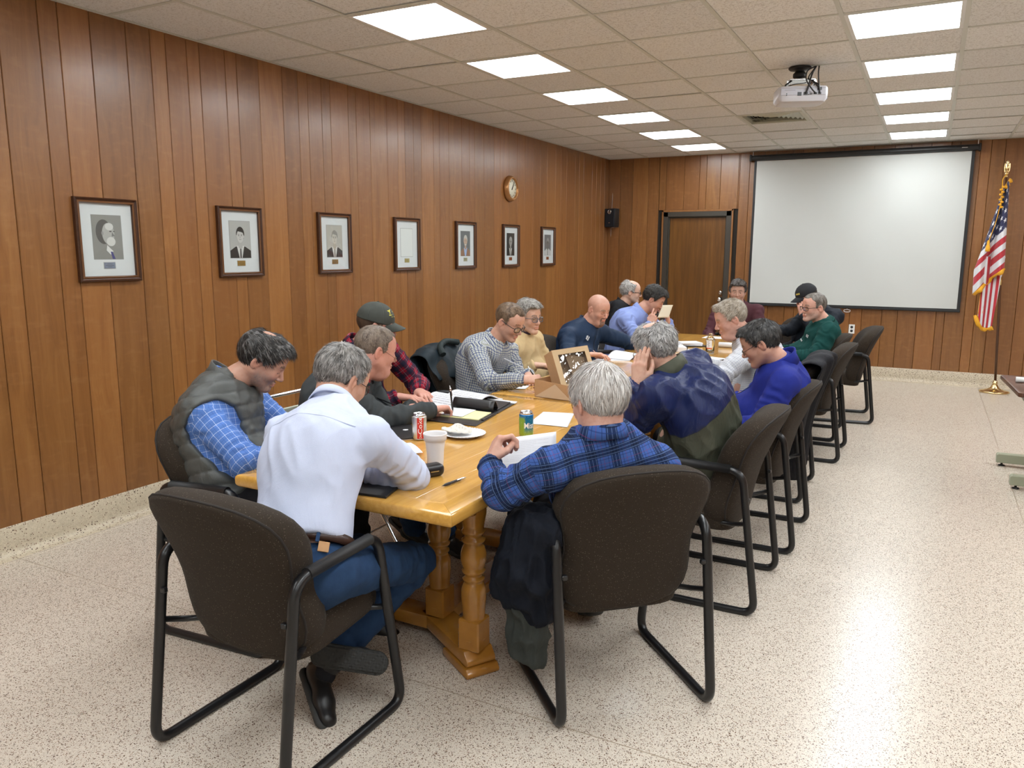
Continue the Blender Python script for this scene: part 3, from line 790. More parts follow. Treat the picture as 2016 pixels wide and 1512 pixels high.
place_chair(-2.93, 7.15, 0, 'brown armchair on the left side, under the figure in the light blue dress shirt')
place_chair(-1.83, 9.20, 270, 'brown armchair at the far end of the tables, under the figure in the maroon shirt')
place_chair(-1.12, 9.10, 262, 'brown armchair by the screen, under the figure in the black cap')
# folding chairs with chromed tube frames
def folding(x, y, head, label):
    c = empty('folding_chair', (x, y, 0), math.radians(head - 90), label, 'chair', 'folding chairs with chromed tube frames')
    for s in (-1, 1):
        b = MB(); b.tube(arc_path([(s * .21, .50, .01), (s * .21, .0, .80)], .02), .011, 8); b.build('front_leg', M_CHROME, c, fix=False)
        b = MB(); b.tube([(s * .19, .02, .01), (s * .19, .36, .45)], .010, 8); b.build('rear_leg', M_CHROME, c, fix=False)
    b = MB(); b.tube(arc_path([(-.21, .0, .79), (-.21, -.02, .86), (.21, -.02, .86), (.21, .0, .79)], .07), .011, 8)
    b.build('tube_bow', M_CHROME, c, fix=False)
    for q in ([(-.21, .42, .14), (.21, .42, .14)], [(-.19, .10, .12), (.19, .10, .12)]):
        b = MB(); b.tube(q, .007, 6); b.build('cross_rod', M_CHROME, c, fix=False)
    b = MB(); b.box(-.20, .20, .10, .48, .435, .462); b.build('seat', simple('folding_seat', (.50, .50, .42), .5), c, bevel=.012, seg=2)
    b = MB(); b.box(-.205, .205, -.012, .012, .62, .80, M=Matrix.Translation((0, .03, 0))); b.build('backrest', simple('folding_back', (.47, .48, .38), .5), c, bevel=.01, seg=2)
    return c
folding(-2.90, 3.05, 0, 'folding chair with thin chromed legs, under the figure in the grey zip pullover')
folding(-3.20, 3.78, 0, 'folding chair under the figure in the dark green cap, behind the grey pullover')
folding(-3.12, 7.60, 20, 'folding chair with shiny chrome back bow, under the white-haired figure with glasses')

# ------------------------------------------------------------------ coats over chair backs, cloth by folding a sheet
def cloth_obj(name, rows, mat, thick=.006, parent=None, sub=1):
    b = MB(); b.grid(rows); me = b.mesh(name, weld=False); me.materials.append(mat)
    o = mobj(name, me, None, parent)
    m = o.modifiers.new('s', 'SOLIDIFY'); m.thickness = thick; m.offset = 0
    if sub: m = o.modifiers.new('u', 'SUBSURF'); m.levels = sub; m.render_levels = sub
    return o
def nylon(name, c, r=.5):
    t = NT(name); co = t.co()
    n = t.noise(t.map(co, (1, 1, .5)), 16, 4, .6, .8)
    return t.fin(col=t.mix(t.noise(co, 40, 2), tuple(x * .8 for x in c), tuple(x * 1.2 for x in c)), rough=r, spec=.2, nor=t.bump(n, .5, .012))
def draped_coat(x, y, head, mat, label, length, z_top=.94, width=.30, front=.20, lining=None, w_bot=None):
    e = empty('coat', (x, y, 0), math.radians(head - 90), label, 'coat')
    rng = random.Random(int(x * 100)); rows = []
    w_bot = w_bot or width
    prof = []
    for k in range(9): t = k / 8; z = z_top - length * (1 - t); prof.append((-.035 - .03 * math.sin((1 - t) * 2.5) + back_y(min(.9, max(.4, z))) - .02, z))
    prof += [(back_y(.9) - .03, z_top + .012), (back_y(.9) + .02, z_top + .028), (back_y(.9) + .09, z_top + .010)]
    for k in range(1, 5): t = k / 4; z = z_top - front * t; prof.append((back_y(max(.4, z)) + .115 + .01 * k, z))
    for (yy, z) in prof:
        row = []; tt = (z_top - z) / max(length, .1)
        for j in range(27):
            u = j / 26 * 2 - 1; w = width + (w_bot - width) * max(0, tt)
            edge = abs(u) ** 3
            fold = (.014 + .02 * max(0, tt)) * math.sin(u * 9 + z * 5) + .01 * math.sin(u * 17 + 1.3 + z * 8)
            side = 1 if yy < back_y(.8) + .05 else -1
            row.append((u * w, yy + side * (-fold * .8) + .04 * edge * (1 if side > 0 else -.3), z - .045 * edge * (1 if z > z_top - .1 else .2) + .006 * math.sin(u * 11)))
        rows.append(row)
    cloth_obj('coat_body', rows, mat, .012, e)
    return e
M_NAVYCOAT = nylon('coat_dark_teal', (.012, .020, .026), .6)
M_BLKCOAT = nylon('coat_black', (.010, .010, .013), .75)
d = draped_coat(-2.98, 4.62, 0, M_NAVYCOAT, 'dark teal jacket hanging over the left side chair behind the checked shirt', .50, .93, .31, .18)
b = MB()
b.tube(arc_path([(-.27, -.02, .90), (-.33, .0, .80), (-.35, .02, .62), (-.33, .04, .42)], .1), [.055, .060, .062, .060, .058, .056, .055, .055, .054, .053, .052, .051, .050, .05, .048, .045][:len(arc_path([(-.27, -.02, .90), (-.33, .0, .80), (-.35, .02, .62), (-.33, .04, .42)], .1))] + [.045] * 0, 12)
b.build('sleeve', M_NAVYCOAT, d, fix=False)
b = MB(); b.tube(arc_path([(-.10, .05, .955), (.02, .02, .975), (.14, .05, .95), (.17, .10, .90)], .05), .022, 10); b.build('collar', nylon('coat_collar', (.022, .030, .030), .7), d, fix=False)
d = draped_coat(-.61, 5.42, 180, M_BLKCOAT, 'long black coat draped over the chair of the white-shirted blond figure, hanging to the floor', .80, .93, .29, .25, w_bot=.25)

# ------------------------------------------------------------------ projector and vent
def build_projector():
    e = empty('ceiling_projector', (-.905, 6.02, RZ), math.radians(0), 'white video projector hanging from the ceiling on a black mount', 'projector')
    body = simple('projector_white', (.62, .62, .66), .35)
    M = Matrix.Rotation(math.radians(30), 4, 'Z') @ Matrix.Rotation(math.radians(3), 4, 'X')
    M = Matrix.Translation((0, 0, .05)) @ Matrix.Rotation(math.radians(20), 4, 'Z')
    z0, z1 = -.315, -.21
    P = []
    hw, hd = .168, .125; pr = []
    for k in range(40):
        a = 2 * PI * k / 40; c_, s_ = math.cos(a), math.sin(a); pr.append((hw * math.copysign(abs(c_) ** .30, c_), hd * math.copysign(abs(s_) ** .35, s_)))
    lay = [(0, z0), (.75, z0), (.90, z0 + .006), (.985, z0 + .026), (1, z0 + .05), (1, z1 - .02), (.985, z1 - .008), (.95, z1), (0, z1)]
    vs = [M @ Vector((x * s, y * s, z)) for (s, z) in lay for (x, y) in pr]; n = 40
    b = MB(); b.add(vs, [(i * n + k, i * n + (k + 1) % n, (i + 1) * n + (k + 1) % n, (i + 1) * n + k) for i in range(len(lay) - 1) for k in range(n)], 0, True); o = b.build('housing', body, e, weld=True)
    try: o.data.set_sharp_from_angle(angle=.6)
    except Exception: pass
    b = MB(); b.box(-.155, .145, -.1275, -.120, z0 + .042, z1 - .014, M=M); b.build('connector_panel', simple('panel_grey', (.50, .50, .55), .4), e, bevel=.004)
    b = MB()
    for (x, z, w, h) in ((-.03, -.270, .013, .006), (-.03, -.258, .013, .006), (-.115, -.262, .003, .003), (-.115, -.272, .003, .003), (.010, -.262, .014, .010), (.030, -.268, .003, .003), (.045, -.266, .007, .004), (.075, -.262, .011, .006), (.102, -.262, .010, .007), (.10, -.232, .014, .010)):
        b.box(x - w, x + w, -.131, -.126, z - h, z + h, M=M)
    b.build('port', M_BLACK, e)
    b = MB()
    for k in range(9): b.box(-.128 + k * .008, -.124 + k * .008, -.1285, -.1272, -.240, -.237, M=M)
    b.build('printed_legend', M_BLACK, e)
    b = MB()
    for k in range(5):
        for j in range(3): b.box(.166, .171, -.06 + k * .025, -.045 + k * .025, -.290 + j * .022, -.276 + j * .022, M=M)
    b.build('side_vent', simple('vent_grey', (.22, .23, .28), .5), e)
    b = MB(); R = M @ Matrix.Translation((-.06, .12, -.262)) @ Matrix.Rotation(-PI / 2, 4, 'X'); b.lathe([(0, 0), (.034, 0), (.034, .018), (.026, .018), (.022, .008), (0, .006)], 24, M=R); b.build('lens', M_BLACK, e)
    b = MB(); b.lathe([(0, -.002), (.075, -.002), (.078, -.010), (.070, -.018), (.030, -.022), (.034, -.035), (.045, -.045), (.045, -.065), (.040, -.072), (.016, -.075), (.016, -.105), (0, -.105)], 28, M=Matrix.Translation((-.02, .06, 0))); b.build('mount_column', M_BLACK, e)
    b = MB(); b.box(-.085, .085, -.05, .09, -.158, -.148, M=M); b.box(-.10, -.075, -.02, .06, -.18, -.150, M=M); b.box(.075, .10, -.02, .06, -.18, -.150, M=M); b.build('mount_plate', M_CHROME, e, bevel=.003)
    b = MB()
    for (x, y) in ((-.11, -.05), (.11, -.05), (-.11, .08), (.11, .08)):
        b.tube([(M @ Vector((x * .6, y * .6 + .01, -.155))), (M @ Vector((x, y, -.19))), (M @ Vector((x, y, -.21)))], .006, 6)
    b.build('mount_arm', M_BLACK, e)
    b = MB()
    def cab(pts, r=.0045): b.tube(arc_path(pts, .05, 5), r, 7)
    J = lambda x, y, z: tuple(M @ Vector((x, y, z)))
    top = (.085, .07, -.001)
    cab([top, J(.05, -.10, -.13), J(.02, -.155, -.22), J(.010, -.14, -.262)], .006)
    cab([top, J(.02, -.07, -.10), J(.0, -.15, -.18), J(.05, -.16, -.25), J(.075, -.135, -.262)])
    cab([(.105, .07, -.001), J(.10, -.06, -.12), J(.085, -.16, -.2), J(.102, -.135, -.262)])
    cab([top, J(.03, -.05, -.15), J(.06, -.13, -.19), J(.10, -.135, -.232)])
    cab([J(-.11, -.06, -.205), J(-.07, -.10, -.195), J(.0, -.07, -.185), J(.03, -.02, -.17)], .003)
    b.build('cable', M_BLACK, e, fix=False)
build_projector()
def build_vent():
    x0 = -.5427 - 2 * .6096; y0 = 4.254 + 6 * .6096
    e = empty('ceiling_vent', (x0 + .3048, y0 + .3048, RZ), 0, 'square metal air diffuser with angled louvres set in the ceiling', 'vent')
    vm = simple('vent_paint', (.55, .56, .47), .45)
    b = MB(); b.box(-.29, .29, -.29, .29, .05, .06); b.build('backing', M_DARK, e)
    b = MB()
    for (a0, a1, c0, c1) in ((-.292, .292, -.292, -.262), (-.292, .292, .262, .292), (-.292, -.262, -.262, .262), (.262, .292, -.262, .262)): b.box(a0, a1, c0, c1, -.004, .05)
    b.build('frame', vm, e)
    # four fields of slats meeting on the diagonals
    for k in range(1, 7):
        for q in range(4):
            R = Matrix.Rotation(q * PI / 2, 4, 'Z'); d = .262 - k * .038; w = d - .004 + .018
            b = MB(); vs = [(-w, -d, .004), (w, -d, .004), (w + .026, -d - .026, .026), (-w - .026, -d - .026, .026)]
            vs += [(x, y, z + .002) for x, y, z in vs]
            b.add([R @ Vector(p) for p in vs], [(0, 1, 2, 3), (7, 6, 5, 4), (0, 4, 5, 1), (1, 5, 6, 2), (2, 6, 7, 3), (3, 7, 4, 0)]); b.build('slat', vm, e)
build_vent()

# ------------------------------------------------------------------ flag
def build_flag():
    e = empty('flag_stand', (.77, 10.50, 0), 0, 'indoor stars and stripes flag with gold fringe on a wooden pole with round brass base', 'flag')
    b = MB(); b.lathe([(0, 0), (.150, 0), (.156, .006), (.152, .016), (.120, .024), (.075, .036), (.045, .055), (.030, .085), (.024, .10), (.028, .104), (.028, .112), (.020, .116), (.020, .135), (0, .135)], 40); b.build('base', M_BRASS, e)
    lean = Vector((-.105, 0, 2.42)); 
    b = MB(); b.tube([(0, 0, .13), lean * .5 + Vector((0, 0, .02)), lean], .0135, 12); b.build('pole', simple('pole_wood', (.085, .035, .016), .35), e)
    b = MB(); b.tube([lean * .50 + Vector((.0, 0, .02)), lean * .565 + Vector((0, 0, .02))], .0155, 12); b.build('pole_sleeve', M_BRASS, e)
    # spread eagle topper
    b = MB(); c = lean
    b.lathe([(0, 0), (.016, 0), (.016, .012), (.010, .018), (.018, .03), (.022, .04), (.012, .052), (0, .054)], 14, tuple(c))
    b.lathe([(0, .05), (.014, .056), (.022, .09), (.020, .125), (.011, .15), (.014, .165), (.010, .178), (0, .182)], 12, tuple(c), sy=.8)
    for s in (-1, 1):
        b.prism([(s * .008, .12), (s * .018, .150), (s * .026, .150), (s * .030, .11), (s * .026, .07), (s * .014, .050)], -.006, .006, 'y', M=Matrix.Translation(c) @ Matrix.Rotation(s * .35, 4, 'Z'))
    b.prism([(0, .172), (-.022, .166), (-.012, .160)], -.004, .004, 'y', M=Matrix.Translation(c))
    b.build('eagle_finial', M_BRASS, e)
    # draped cloth, parametrised along the fly: pole side at right, hanging in folds to a point below
    t = NT('flag_cloth'); uv = t.N.new('ShaderNodeUVMap').outputs[0]
    u, v = t.sep(uv, 0), t.sep(uv, 1)        # u 0..1.9 hoist to fly, v 0..1 from top (stripes)
    st = t.m('MODULO', t.m('FLOOR', t.m('MULTIPLY', v, 13.)), 2.)
    stripes = t.mix(st, (.47, .022, .035), (.72, .72, .74))
    canton = t.m('MULTIPLY', t.m('LESS_THAN', u, .76), t.m('LESS_THAN', v, 7 / 13))
    # stars : five pointed, staggered grid
    def stars(ox, oy):
        gx = t.m('SUBTRACT', t.m('FRACT', t.m('ADD', t.m('DIVIDE', u, .1267), ox)), .5)
        gy = t.m('SUBTRACT', t.m('FRACT', t.m('ADD', t.m('DIVIDE', v, .1077), oy)), .5)
        x = t.m('MULTIPLY', gx, .1267); y = t.m('MULTIPLY', gy, .1077)
        ang = t.m('ARCTAN2', x, t.m('MULTIPLY', y, -1.)); r = t.m('SQRT', t.m('ADD', t.m('MULTIPLY', x, x), t.m('MULTIPLY', y, y)))
        a = t.m('SUBTRACT', t.m('MODULO', t.m('ADD', ang, 2 * PI + PI / 5), 2 * PI / 5), PI / 5)
        aa = t.m('ABSOLUTE', a)
        # edge of star between tip (r=R, a=0) and notch (r=.4R, a=pi/5)
        R = .031; p = Vector((R, 0)); q = Vector((.4 * R * math.cos(PI / 5), .4 * R * math.sin(PI / 5))); d = q - p; n = Vector((-d.y, d.x)); n.normalize(); cst = abs(n.dot(p)); sg = 1 if n.dot(p) > 0 else -1
        dd = t.m('ADD', t.m('MULTIPLY', t.m('MULTIPLY', r, t.m('COSINE', aa)), n.x * sg), t.m('MULTIPLY', t.m('MULTIPLY', r, t.m('SINE', aa)), n.y * sg))
        return t.m('LESS_THAN', dd, cst)
    s = t.m('MAXIMUM', stars(0, 0), stars(.5, .5))
    cc = t.mix(s, (.015, .018, .075), (.75, .75, .78))
    c = t.mix(canton, stripes, cc)
    fm = t.fin(col=c, rough=.6, sheen=.2)
    gold = simple('gold_fringe', (.78, .38, .02), .7, noise=.3, nscale=150)
    def sheet(name, f, nu, nv, uvf):
        P = [[f(i / (nu - 1), j / (nv - 1)) for j in range(nv)] for i in range(nu)]
        b = MB(); b.grid(P); me = b.mesh(name, fix=False); me.materials.append(fm)
        L = me.uv_layers.new(name='UVMap'); idx = np.zeros(len(me.loops), np.int32); me.loops.foreach_get('vertex_index', idx)
        UV = np.array([uvf(i / (nu - 1), j / (nv - 1)) for i in range(nu) for j in range(nv)], np.float32); L.data.foreach_set('uv', UV[idx].ravel())
        o = mobj(name, me, None, e); m = o.modifiers.new('s', 'SOLIDIFY'); m.thickness = .003; return o
    # upper sheet: a = 0 at the pole .. 1 at the free left edge ; b = 0 top .. 1 bottom
    def px(z): return -.105 * (z / 2.42)
    def A(a, b_):
        zt = 2.40 - .10 * a; zb = 1.42 - .30 * a ** 1.2
        z = zt + (zb - zt) * b_
        wdt = .05 + .23 * min(1, b_ * 1.3) ** 1.1
        x = px(2.4 - .9 * b_) + .03 - a * wdt
        y = -.03 - .05 * math.sin(a * 9.5) * (.4 + b_) - .035 * math.sin(a * 4 + 1) * b_
        return (x, y, z)
    def B(a, b_):
        zt = 1.55; zb = .66 + .10 * (1 - a) + .22 * a ** 3
        z = zt + (zb - zt) * b_
        x = px(1.2) + .02 - .10 * b_ * .6 - a * (.20 - .05 * b_)
        y = .02 - .04 * math.sin(a * 8 + 1) * (1 - .4 * b_)
        return (x, y, z)
    sheet('flag_cloth', A, 40, 60, lambda a, b_: (.04 + .36 * a + .10 * b_, .02 + .98 * b_ ** 1.05 - .08 * a * b_))
    # lower tail: stripes run steeply down along it
    sheet('flag_tail', B, 30, 50, lambda a, b_: (1.2, .08 + .54 * a + .10 * b_))
    def fringe(f, path, name):
        rows = [[], []]
        for (a, b_) in path:
            p = Vector(f(a, b_)); rows[0].append(p + Vector((0, -.004, .004))); rows[1].append(p)
        pts = rows[0]; b = MB()
        R2 = []
        for k, p in enumerate(pts):
            t_ = (pts[min(k + 1, len(pts) - 1)] - pts[max(k - 1, 0)]).normalized(); n = Vector((-t_.z, 0, t_.x))
            if n.z > 0: n = -n
            R2.append([p, p + n * .022 + Vector((0, -.004, 0)), p + n * .045 + Vector((0, .002 * math.sin(k * 2), -.004 + .005 * math.sin(k * 1.7)))])
        b.grid(R2); o = b.build(name, gold, e, fix=False); m = o.modifiers.new('s', 'SOLIDIFY'); m.thickness = .005
    fringe(A, [(k / 30, 1) for k in range(31)] , 'fringe'); fringe(B, [(1, .45 + .55 * k / 20) for k in range(21)] + [(1 - k / 20, 1) for k in range(1, 21)], 'fringe')
    fringe(A, [(k / 12, 0.0) for k in range(13)], 'fringe')
    b = MB(); T0 = lean + Vector((0, -.02, .03))
    b.tube(arc_path([T0, (-.14, -.06, 2.40), (-.13, -.08, 2.20), (-.135, -.085, 2.08)], .03), .005, 6); b.tube(arc_path([(-.135, -.085, 2.15), (-.16, -.12, 1.95), (-.215, -.13, 1.72)], .1), .004, 6)
    for k in range(9):
        z = 2.31 - k * .027; b.lathe([(0, -.014), (.016, -.008), (.018, 0), (.016, .008), (0, .014)], 8, (-.135 + .008 * (-1) ** k, -.085, z))
    b.build('cord', gold, e, fix=False)
    b = MB(); b.lathe([(0, 0), (.008, 0), (.014, -.02), (.014, -.05), (.020, -.06), (.024, -.10), (.022, -.125), (0, -.125)], 12, (-.218, -.13, 1.73)); b.build('tassel', gold, e)
build_flag()

# ------------------------------------------------------------------ desk at right edge
def build_desk():
    e = empty('side_desk', (1.40, 6.40, 0), 0, 'brown wood-grain desk with pale green metal legs cut off by the right edge', 'desk')
    dt = NT('desk_laminate'); g = dt.noise(dt.map(dt.co(), (12, 1.5, 12)), 2, 4, .6, .5); dm = dt.fin(col=dt.ramp(g, [(.3, (.055, .022, .012)), (.6, (.12, .052, .028)), (.8, (.17, .08, .045))]), rough=.35)
    x0 = .50 - 1.40; x1 = x0 + 1.5; y0, y1 = -.74, .06
    b = MB(); b.prism([(x0 + .02, y1), (x0, y1 - .02), (x0 + .045, y0 + .02), (x0 + .065, y0), (x1, y0), (x1, y1)], .715, .745, 'z'); b.build('desk_top', dm, e, bevel=.006, seg=2)
    gm = simple('desk_green_metal', (.30, .31, .22), .4)
    b = MB(); b.box(x0 + .08, x1 - .03, y0 + .05, y1 - .05, .685, .715); b.build('under_frame', gm, e, bevel=.004)
    for (xx, yy) in ((.56 - 1.40, .437 + 0), (.60 - 1.40, -.205)):
        b = MB(); b.prism([(xx, .028), (xx, .085), (xx + .01, .095), (xx + 1.2, .095), (xx + 1.2, .028)], yy - .035, yy + .035, 'y'); b.build('foot_channel', gm, e, bevel=.003)
        for xg in (.04, 1.15):
            b = MB(); b.lathe([(0, 0), (.022, 0), (.022, .008), (.008, .012), (.008, .03), (0, .03)], 14, (xx + xg, yy, 0)); b.build('glide', M_BLACK, e)
        b = MB(); b.box(xx + .45, xx + .55, yy - .025, yy + .025, .09, .69 if yy < 0.1 else .69); b.build('leg', gm, e, bevel=.004)
    b = MB(); b.box(-.40, -.30, -.2, .437, .62, .69); b.build('leg_brace', gm, e)
    p = MB(); p.lathe([(0, 0), (.018, 0), (.018, .28), (0, .28)], 18, M=Matrix.Translation((.565, 6.12, .764)) @ Matrix.Rotation(PI / 2, 4, 'Y')); o = p.build('paper_roll', M_WHITE); tag(o, 'rolled white paper lying on the brown side desk', 'paper')
    p = MB(); p.box(.60, .88, 5.78, 5.98, .7455, .756); o = p.build('folder', simple('folder_blue', (.02, .025, .07), .5), bevel=.002); tag(o, 'dark blue folder lying on the brown side desk', 'folder')
build_desk()
# ------------------------------------------------------------------ people: soft implicit modelling
def V3(*a): return np.array(a, float)
def nrm(a): return a / (np.linalg.norm(a) + 1e-12)
class Field:
    def __init__(s, lo, hi, h):
        s.lo = np.array(lo, float); s.h = h; s.n = np.ceil((np.array(hi) - s.lo) / h).astype(int) + 1
        s.D = np.full(s.n, .3, np.float32); s.ax = [(s.lo[i] + h * np.arange(s.n[i])).astype(np.float32) for i in range(3)]
    def sub(s, lo, hi):
        a = np.clip(np.floor((np.array(lo) - s.lo) / s.h).astype(int), 0, s.n - 1); b = np.clip(np.ceil((np.array(hi) - s.lo) / s.h).astype(int) + 1, 1, s.n)
        b = np.maximum(b, a + 1)
        sl = tuple(slice(a[i], b[i]) for i in range(3))
        return sl, s.ax[0][sl[0]][:, None, None], s.ax[1][sl[1]][None, :, None], s.ax[2][sl[2]][None, None, :]
    def op(s, sl, d, k, how='add'):
        D = s.D[sl]
        if how == 'add':
            if k > 0: h = np.maximum(k - np.abs(D - d), 0) / k; s.D[sl] = np.minimum(D, d) - h * h * k * .25
            else: s.D[sl] = np.minimum(D, d)
        else:
            d = -d
            if k > 0: h = np.maximum(k - np.abs(D - d), 0) / k; s.D[sl] = np.maximum(D, d) + h * h * k * .25
            else: s.D[sl] = np.maximum(D, d)
    def cone(s, a, b, r1, r2=None, k=.02, M=None, how='add'):
        """tapered capsule; M (3x3) is an optional stretch, given as a matrix applied about a"""
        r2 = r1 if r2 is None else r2; a = np.array(a, float); b = np.array(b, float)
        mr = max(r1, r2) * 1.15 + k + s.h * 2
        sl, X, Y, Z = s.sub(np.minimum(a, b) - mr, np.maximum(a, b) + mr)
        X = X - a[0]; Y = Y - a[1]; Z = Z - a[2]; ab = b - a
        if M is not None:
            X, Y, Z = (M[0, 0] * X + M[0, 1] * Y + M[0, 2] * Z, M[1, 0] * X + M[1, 1] * Y + M[1, 2] * Z, M[2, 0] * X + M[2, 1] * Y + M[2, 2] * Z); ab = M @ ab
        L = float(ab @ ab) + 1e-12
        t = np.clip((X * ab[0] + Y * ab[1] + Z * ab[2]) / L, 0, 1)
        d = np.sqrt((X - ab[0] * t) ** 2 + (Y - ab[1] * t) ** 2 + (Z - ab[2] * t) ** 2) - (r1 + (r2 - r1) * t)
        s.op(sl, d, k, how)
    def ell(s, c, r, k=.02, R=None, how='add'):
        c = np.array(c, float); r = np.array(r, float); mr = (max(r) if R is not None else r) + k + s.h * 2
        sl, X, Y, Z = s.sub(c - mr, c + mr); X = X - c[0]; Y = Y - c[1]; Z = Z - c[2]
        if R is not None: X, Y, Z = (R[0, 0] * X + R[0, 1] * Y + R[0, 2] * Z, R[1, 0] * X + R[1, 1] * Y + R[1, 2] * Z, R[2, 0] * X + R[2, 1] * Y + R[2, 2] * Z)
        k0 = np.sqrt((X / r[0]) ** 2 + (Y / r[1]) ** 2 + (Z / r[2]) ** 2); k1 = np.sqrt((X / r[0] ** 2) ** 2 + (Y / r[1] ** 2) ** 2 + (Z / r[2] ** 2) ** 2) + 1e-6
        s.op(sl, k0 * (k0 - 1) / k1, k, how)
    def cut(s, p, n, k=0):
        """keep the side where (x-p).n < 0"""
        n = nrm(np.array(n, float)); X, Y, Z = s.ax[0][:, None, None], s.ax[1][None, :, None], s.ax[2][None, None, :]
        d = (X - p[0]) * n[0] + (Y - p[1]) * n[1] + (Z - p[2]) * n[2]
        s.op((slice(None),) * 3, -d, k, 'sub')
    def mesh(s):
        D = s.D; D[0], D[-1], D[:, 0], D[:, -1], D[:, :, 0], D[:, :, -1] = .05, .05, .05, .05, .05, .05
        S = D < 0; c = np.zeros(tuple(s.n - 1), np.int8)
        for i in (0, 1):
            for j in (0, 1):
                for k in (0, 1): c += S[i:s.n[0] - 1 + i, j:s.n[1] - 1 + j, k:s.n[2] - 1 + k]
        I, J, K = np.nonzero((c > 0) & (c < 8)); N = len(I)
        idx = np.full(c.shape, -1, np.int32); idx[I, J, K] = np.arange(N)
        pos = np.zeros((N, 3)); cnt = np.zeros(N)
        corners = [(a, b, c_) for a in (0, 1) for b in (0, 1) for c_ in (0, 1)]
        val = {q: D[I + q[0], J + q[1], K + q[2]].astype(float) for q in corners}
        for q in corners:
            for ax in range(3):
                if q[ax] == 0:
                    w = list(q); w[ax] = 1; w = tuple(w); da, db = val[q], val[w]; m = (da < 0) != (db < 0)
                    t = np.where(m, da / np.where(m, da - db, 1), 0)
                    for d_ in range(3): pos[:, d_] += m * (q[d_] + (t if d_ == ax else 0))
                    cnt += m
        P = s.lo + s.h * (pos / cnt[:, None] + np.stack([I, J, K], 1))
        F = []
        for ax in range(3):
            A = np.take(S, range(s.n[ax] - 1), ax); B = np.take(S, range(1, s.n[ax]), ax)
            i, j, k = np.nonzero(A != B); ijk = [i, j, k]; o = [q for q in range(3) if q != ax]
            ok = (ijk[o[0]] > 0) & (ijk[o[1]] > 0) & (ijk[o[0]] < s.n[o[0]] - 1) & (ijk[o[1]] < s.n[o[1]] - 1)
            ijk = [q[ok] for q in ijk]; ins = A[tuple(ijk)]
            def at(d0, d1):
                q = list(ijk); q[o[0]] = q[o[0]] - d0; q[o[1]] = q[o[1]] - d1; return idx[tuple(q)]
            f = np.stack([at(1, 1), at(0, 1), at(0, 0), at(1, 0)], 1)
            flip = ins if ax != 1 else ~ins
            f[~flip] = f[~flip][:, ::-1]; F.append(f)
        return P, np.concatenate(F)
def vnormals(P, F):
    n = np.cross(P[F[:, 2]] - P[F[:, 0]], P[F[:, 3]] - P[F[:, 1]]); N = np.zeros_like(P)
    for k in range(4):
        for a in range(3): N[:, a] += np.bincount(F[:, k], n[:, a], len(P))
    return N / (np.linalg.norm(N, axis=1, keepdims=True) + 1e-12)
_LAT = np.random.RandomState(5).rand(32, 32, 32)
def vnoise(P, sc, seed=0):
    P = P * np.array(sc) + seed * 7.31; i = np.floor(P).astype(int); f = P - i; f = f * f * (3 - 2 * f); i &= 31; j = (i + 1) & 31
    r = 0
    for a in (0, 1):
        for b in (0, 1):
            for c in (0, 1):
                w = (f[:, 0] if a else 1 - f[:, 0]) * (f[:, 1] if b else 1 - f[:, 1]) * (f[:, 2] if c else 1 - f[:, 2])
                r = r + w * _LAT[(j if a else i)[:, 0], (j if b else i)[:, 1], (j if c else i)[:, 2]]
    return r * 2 - 1
def relax(P, F, it=1, lam=.5):
    E = np.concatenate([F[:, [0, 1]], F[:, [1, 2]], F[:, [2, 3]], F[:, [3, 0]]]); E = np.concatenate([E, E[:, ::-1]]); n = np.bincount(E[:, 0], minlength=len(P))[:, None]
    for _ in range(it):
        Q = np.stack([np.bincount(E[:, 0], P[E[:, 1], a], len(P)) for a in range(3)], 1) / np.maximum(n, 1); P = P + (Q - P) * lam
    return P
def sstep(x, a, b): t = np.clip((x - a) / (b - a), 0, 1); return t * t * (3 - 2 * t)
def smin(a, b, k): h = np.maximum(k - np.abs(a - b), 0) / k; return np.minimum(a, b) - h * h * k * .25
def frame(yaw, pitch=0, roll=0):
    """rows: right, forward, up in world; yaw = heading in degrees, pitch down positive, roll = head tips to its right"""
    y, p, r = (math.radians(q) for q in (yaw, pitch, roll)); f = V3(math.cos(y), math.sin(y), 0); rt = V3(math.sin(y), -math.cos(y), 0); up = V3(0, 0, 1)
    f2 = f * math.cos(p) - up * math.sin(p); u2 = up * math.cos(p) + f * math.sin(p)
    return np.array([rt * math.cos(r) - u2 * math.sin(r), f2, u2 * math.cos(r) + rt * math.sin(r)])

# ---- skin, hair, cloth materials (colour comes from the vertex paint of the thing itself)
def skin_mat():
    t = NT('skin'); c = t.N.new('ShaderNodeVertexColor'); c.layer_name = 'Col'; co = t.co()
    n = t.noise(co, 55, 4, .6); m = t.noise(co, 14, 3, .6)
    col = t.mix(t.m('MULTIPLY', t.smooth(n, .45, .7), .20), c.outputs[0], (.42, .11, .06))
    col = t.mix(t.m('MULTIPLY', m, .12), col, (.75, .45, .30))
    return t.fin(col=col, rough=.48, spec=.4, sss=.0, nor=t.bump(t.m('ADD', n, t.noise(co, 350, 2)), .22, .0012))
M_SKIN = skin_mat()
def hair_mat():
    t = NT('hair'); c = t.N.new('ShaderNodeVertexColor'); c.layer_name = 'Col'
    return t.fin(col=c.outputs[0], rough=.50, spec=.35, aniso=.5)
M_HAIR = hair_mat()
def eye_mat():
    t = NT('eye'); c = t.N.new('ShaderNodeVertexColor'); c.layer_name = 'Col'; return t.fin(col=c.outputs[0], rough=.08, coat=.6)
M_EYE = eye_mat()
